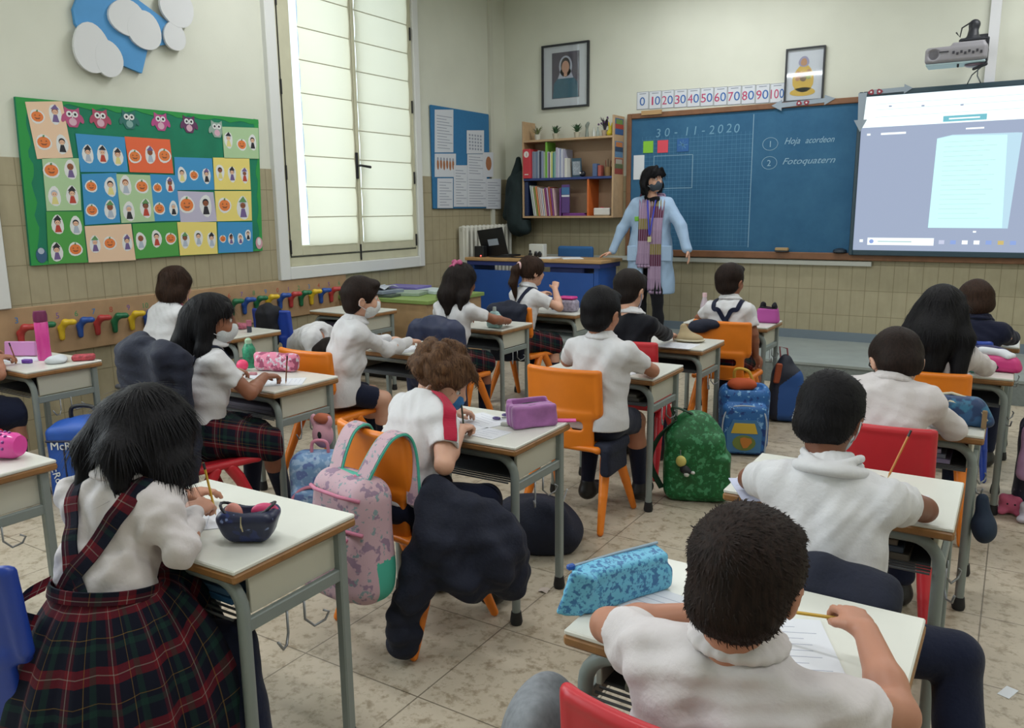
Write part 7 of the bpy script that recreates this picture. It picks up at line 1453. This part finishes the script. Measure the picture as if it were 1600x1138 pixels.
# ---------------------------------------------------------------- boy in the black jumper
def ex_C6(c):
    hp = c['hp']
    for a in (1,): MB().tube([hp(.086*a, -.01, -.02), hp(.088*a, -.005, -.05), hp(.080*a, .0, -.085), hp(.076*a, -.01, -.11)], .004, 6).build('mask_cord', mat('patterned cord', '8A8490', .6), c['r'])
person('boy in a black jumper with a white collar, by the beige cap case', (-1.90, 4.25, .50), (-1.885, 4.34, .885), (-1.92, 4.37, 1.055), (-.15, .22, 0), -.05,
  arms=dict(R=A_((-1.80, 4.70, .75), (.9, -.3, -.4), f=(.1, .95, -.1)), L=A_((-2.05, 4.68, .75), (-.9, -.2, -.4))), sleeve='long', hair='dark', sk='fair', bottom='trousers', top=BLK, collar=WHT, h=.0062, fib=1500, extra=ex_C6)
# ---------------------------------------------------------------- boy in navy braces
def ex_C7(c):
    N, sd, fw, sp, H = c['N'], c['sd'], c['fw'], c['sp'], c['H']
    for a in (-1, 1): straps(c, [[N+a*sd*.085+sp*.01, N+a*sd*.083-fw*.08-sp*.05, H+sp*.34-fw*.1+a*sd*.05, H+sp*.28-fw*.11+a*sd*.006]], .03, NVC, 'brace')
    straps(c, [[H+sp*.29-fw*.12, H+sp*.20-fw*.12, H+sp*.08-fw*.12]], .04, NVC, 'brace_back')
person('boy in navy braces over a white short sleeved shirt at the front of his column', (-1.625, 5.30, .50), (-1.62, 5.36, .88), (-1.635, 5.385, 1.035), (-.30, .02, 0), -.05,
  arms=dict(R=A_((-1.455, 5.44, .53), (.8, -.6, -.2), e=(-1.455, 5.36, .69)), L=A_((-1.80, 5.66, .745), (-.9, -.2, -.4))), sleeve='short', hair='darkbrown', sk='tan', bottom='shorts', bmat=PLOB, top=WHT, h=.0062, fib=1300, extra=ex_C7, shirt_r=.004)
# ---------------------------------------------------------------- nearest boy
c1 = person('nearest boy in a white polo, head bowed, holding a gold pencil over the right desk', (-.345, 1.10, .50), (-.312, 1.13, .842), (-.302, 1.128, .982), (-.05, .28, .02), -.05,
  arms=dict(R=A_((-.165, 1.41, .80), (.85, -.25, -.45), e=(-.095, 1.27, .745), pinch=True, curl=.95, f=(-.55, .80, .10), n=(.2, -.1, .95)), L=A_((-.47, 1.42, .745), (-.9, -.1, -.25), e=(-.60, 1.29, .745), curl=.4, f=(.85, .5, 0))), sleeve='short', hair='darkbrown', sk='mid', bottom='trousers', bmat=NVC, top=WHP, h=.0042, fib=16000, fold=.006, shirt_r=.004, wid=1.02, hz_=.975)
pencil((-.335, 1.465, .77), (.97, -.06, .14), 'gold pencil held by the nearest boy over his notebook', .17, 'B58F2A')
# ---------------------------------------------------------------- boy behind with loose papers
def ex_R2(c):
    hp, N, sp, fw = c['hp'], c['N'], c['sp'], c['fw']; s = SDF(N-.13, N+.13, .0045); sd = c['sd']
    s.chain([N+sd*math.cos(a)*.066-fw*.01+fw*math.sin(a)*.064+sp*(.030+.012*math.cos(a*2)) for a in np.linspace(-PI*1.08, .08*PI, 15)], .009, .006); s.chain([N+sd*math.cos(a)*.078-fw*.01+fw*math.sin(a)*.078+sp*(.006) for a in np.linspace(-PI*1.05, .05*PI, 15)], .008, .02); s.build('raised_collar', WHT, c['r'])
person('boy with a raised white collar writing at the desk ahead of the nearest boy', (-.345, 1.93, .50), (-.345, 2.03, .862), (-.365, 2.075, 1.012), (-.18, .30, .04), -.03,
  arms=dict(R=A_((-.28, 2.42, .745), (.95, -.35, -.35), e=(-.15, 2.265, .74), f=(-.8, .55, 0), pinch=True), L=A_((-.48, 2.44, .745), (-.95, -.3, -.35), e=(-.61, 2.28, .74), f=(.7, .6, 0))), sleeve='short', hair='black', sk='brown', bottom='trousers', top=WHT, h=.0048, fib=6000, shirt_r=.006, wid=1.0, hz_=.94, extra=ex_R2, mask='B9C4CC',
  legs=dict(R=((-.04, 2.02, .48), (.015, 1.86, .10)), L=((-.44, 2.22, .46), (-.45, 2.25, .09)), yaw=0))
pencil((-.27, 2.52, .73), (.25, .05, .75), 'orange pencil end behind the shoulder of the boy with the raised collar', .16, 'C07830')
# ---------------------------------------------------------------- boy leaning forward
def ex_R3(c):
    hp = c['hp']; MB().tube([hp(-.02, .088, .004), hp(-.05, .08, .004), hp(-.080, .04, .004), hp(-.084, 0, .0)], .0028, 6).build('glasses_arm', mat('black glasses', '0F1014', .3), c['r'])
person('boy in a white long sleeved shirt bowed over the desk with the blue zip case', (-.375, 2.98, .50), (-.365, 3.12, .87), (-.345, 3.20, .965), (.35, .75, 0), .05,
  arms=dict(R=A_((-.24, 3.42, .745), (.85, -.5, -.5), f=(-.7, .6, 0)), L=A_((-.50, 3.40, .745), (-.9, -.4, -.4), f=(.6, .7, 0))), sleeve='long', hair='darkbrown', sk='fair', bottom='trousers', top=WHP, h=.0055, fib=2200, shirt_r=.012, wid=1.08, extra=ex_R3)
# ---------------------------------------------------------------- black haired girl on the right
def hair_R4(s, hp, HM):
    s.chain([hp(0, -.06, .0), hp(.0, -.10, -.12), hp(.0, -.10, -.24)], [.085, .09, .06], .03); s.chain([hp(.06, -.03, .0), hp(.10, -.05, -.12), hp(.11, -.07, -.27)], [.05, .055, .03], .02); s.chain([hp(-.06, -.03, .0), hp(-.10, -.05, -.12), hp(-.13, -.06, -.22)], [.05, .055, .02], .02)
def ex_R4(c):
    N, sd, fw, sp, H = c['N'], c['sd'], c['fw'], c['sp'], c['H']; straps(c, [[N+sd*.07+sp*.01, N+sd*.05-fw*.08-sp*.06, H+sp*.20-fw*.1-sd*.02, H+sp*.05-fw*.1-sd*.07]], .03, PLUV, 'pinafore_strap')
person('black haired girl in a white long sleeved shirt, hair covering her shoulders, right column', (-.31, 4.06, .50), (-.29, 4.17, .88), (-.28, 4.20, 1.04), (-.12, .2, 0), -.05,
  arms=dict(R=A_((-.12, 4.50, .75), (.9, -.3, -.4)), L=A_((-.45, 4.55, .75), (-.9, -.2, -.4))), sleeve='long', hair='black', hs='long', hairfn=hair_R4, sk='mid', bottom='skirt', top=WHP, h=.006, fib=3000, extra=ex_R4, shirt_r=.006)
# ---------------------------------------------------------------- farthest pupil
person('brown haired pupil in a navy jumper farthest back on the right, head tilted', (-.20, 5.10, .50), (-.16, 5.20, .85), (-.18, 5.25, .985), (.3, .45, -.15), -.1,
  arms=dict(R=A_((-.04, 5.55, .75), (.9, -.2, -.3)), L=A_((-.32, 5.60, .75), (-.9, -.2, -.3))), sleeve='long', hair='brown', sk='fair', bottom='trousers', top=cloth('dark navy knit', '11152A'), h=.007, fib=1000)
# ---------------------------------------------------------------- teacher
def hair_T(s, hp, HM):
    s.ell(hp(0, -.03, -.03), (.092*1.05, .085, .085), HM, k=.03)
    for a in (-1, 1): s.chain([hp(.06*a, -.02, .02), hp(.088*a, .0, -.05), hp(.082*a, .012, -.115)], [.045, .036, .022], .03)
    s.chain([hp(0, -.06, -.02), hp(0, -.075, -.11)], [.07, .055], .03); s.chain([hp(-.03, .07, .095), hp(-.065, .075, .035), hp(-.082, .05, -.04)], [.02, .017, .014], .02); s.chain([hp(.0, .04, .11), hp(.05, .06, .07), hp(.08, .05, .0)], [.02, .016, .012], .02)
PLT = .197; TH = np.array([-3.17, 7.72, PLT+.93]); TN = np.array([-3.16, 7.72, PLT+1.42])
def ex_T(c):
    H, N, sd, fw, sp, Sh, A, hp = [c[k] for k in ('H', 'N', 'sd', 'fw', 'sp', 'Sh', 'A', 'hp')]; COAT = cloth('pale blue overall', '9DB6D3'); r = c['r']; Z = np.array([0, 0, 1.])
    lo = np.minimum(np.min([A[1][1], A[-1][1]], 0), H)-.35; hi = np.maximum(np.max([A[1][1], A[-1][1]], 0), N)+.25; lo[2] = PLT+.38; s = SDF(lo, hi, .0075)
    for a in (-1, 1):
        s.chain([N-sp*.12+sd*.08*a, N-sp*.35+sd*.075*a, H+sd*.09*a], [.108, .105, .12], .06); s.chain([H+sd*.09*a, H-Z*.42+sd*.115*a], [.12, .135], .06)
        s.chain([Sh[a], A[a][0]], [.062, .055], .04); s.chain([A[a][0], A[a][0]+(A[a][1]-A[a][0])*.93], [.055, .043], .02)
    s.chain([Sh[-1], N-sp*.02, Sh[1]], [.06, .055, .06], .04); s.folds(.008, 22, 9, tuple(sd)); s.folds(.004, 50, 2)
    s.plane(H-Z*.46, -Z)
    s.box(N+fw*.14-sp*.5, (.062, .16, .62), np.stack([sd, fw, Z], 1), rd=.03, k=.02, sub=True); s.ell(N+sp*.03+fw*.02, (.07, .07, .05), np.stack([sd, fw, sp], 1), k=.01, sub=True)
    s.build('overall_coat', COAT, r)
    for a in (-1, 1): MB().box(H+fw*.125+sd*.155*a-Z*.05, (.13, .012, .15), np.stack([sd, fw, Z], 1), bev=.004).build('coat_pocket', COAT, r)
    MB().box(N-sp*.20+sd*.125+fw*.105, (.07, .01, .045), np.stack([sd, fw, Z], 1), bev=.003).build('name_badge', mat('lime badge', '6FB33A', .5), r)
    # long checked scarf
    t = NT('checked scarf', .9, .1); uv = t.n('UVMap'); sp_ = t.n('SeparateXYZ'); t.l(uv.outputs[0], sp_.inputs[0])
    b = t.math('FRACT', t.math('MULTIPLY', sp_.outputs[1], 2.1)); col = t.ramp(b, [(0, 'A08AA6'), (.28, '8A8240'), (.50, '5A2A40'), (.74, 'A892AE')])
    for e in t.t.nodes:
        if e.type == 'VALTORGB': e.color_ramp.interpolation = 'CONSTANT'
    n = t.noise(t.n('TexCoord').outputs['Object'], 160, 2); tt = t.mix(t.math('MULTIPLY', stripe(t, sp_.outputs[0], .022, 5, .007), .45), col, 'B8A0BC'); t.base(t.mix(t.math('MULTIPLY', n, .4), tt, '6A5468'))
    for a, L, o in ((-1, .0, .0), (1, -.26, .25)):
        P = smooth_pts([N-fw*.06+sp*.035, N+sd*.055*a+sp*.03-fw*.01, N+sd*.058*a-sp*.06+fw*.095, N+sd*.055*a-sp*.25+fw*.135, H+sd*.055*a+fw*.145, H+sd*.06*a+fw*.15-Z*(.42+L)], 40)
        G = []; UVs = []; Ls = np.concatenate([[0], np.cumsum(np.linalg.norm(np.diff(P, axis=0), axis=1))])
        for i, p in enumerate(P):
            wv = nv(sd+fw*a*.7*max(0, 1-i/10)); row = []; ru = []
            for j in range(13): q = (j/12-.5); row.append(p+wv*q*(.125 if i > 6 else .08)+fw*(.010*math.sin(j*2.1+i*.15)+.004*math.sin(j*5))); ru.append((q*.125+.06, Ls[i]+o))
            G.append(row); UVs.append(ru)
        m = MB().grid(G, 0, UVs)
        for j in range(12): m.tube([G[-1][j], G[-1][j]-Z*.035+fw*.003*math.sin(j)], .003, 4)
        o_ = m.build('scarf', t.m, r, smooth=True, uv=True); so = o_.modifiers.new('thick', 'SOLIDIFY'); so.thickness = .012
    P = smooth_pts([N+sd*.04+fw*.10-sp*.02, N+sd*.02+fw*.15-sp*.2, N+fw*.165-sp*.36, N-sd*.02+fw*.15-sp*.2, N-sd*.04+fw*.10-sp*.02], 30); MB().ribbon(P, .014, sd, .003).build('lanyard', mat('royal blue ribbon', '2A34A8', .6), r)
    MB().box(N+fw*.17-sp*.40, (.035, .008, .05), np.stack([sd, fw, Z], 1)).build('keys', mat('pale card', 'B9B98A', .5), r)
# teacher proportions: arms and legs of an adult
person('woman teacher in a pale blue overall, checked scarf and dark mask standing by the chalkboard', TH, TN, (-3.155, 7.70, PLT+1.60), (PI+1.15, .05, 0), PI+.30,
  arms=dict(L=A_((-2.745, 7.64, PLT+.90), (.9, .2, -.2), f=(.25, -.1, -.95), n=(.9, .3, .2), curl=.35), R=A_((-3.53, 7.55, PLT+.875), (-.9, .3, -.2), f=(-.85, -.35, -.25), n=(-.2, 0, .95), curl=.3)), sleeve='none', hair='black', hs='long', hairfn=hair_T, sk='fair', bottom='trousers', bmat=cloth('charcoal trousers', '15151B'), top=cloth('black top', '121219'),
  legs=dict(yaw=PI+.25, L=((-3.07, 7.66, PLT+.50), (-3.05, 7.70, PLT+.085)), R=((-3.26, 7.70, PLT+.50), (-3.25, 7.72, PLT+.085))), h=.007, sc=1.13, fib=1500, collar=False, eyes=True, mask='3A4450', extra=ex_T, group='adult', wid=1.12, al=1.22, hz_=1.0, nup=0, face_cut=1)
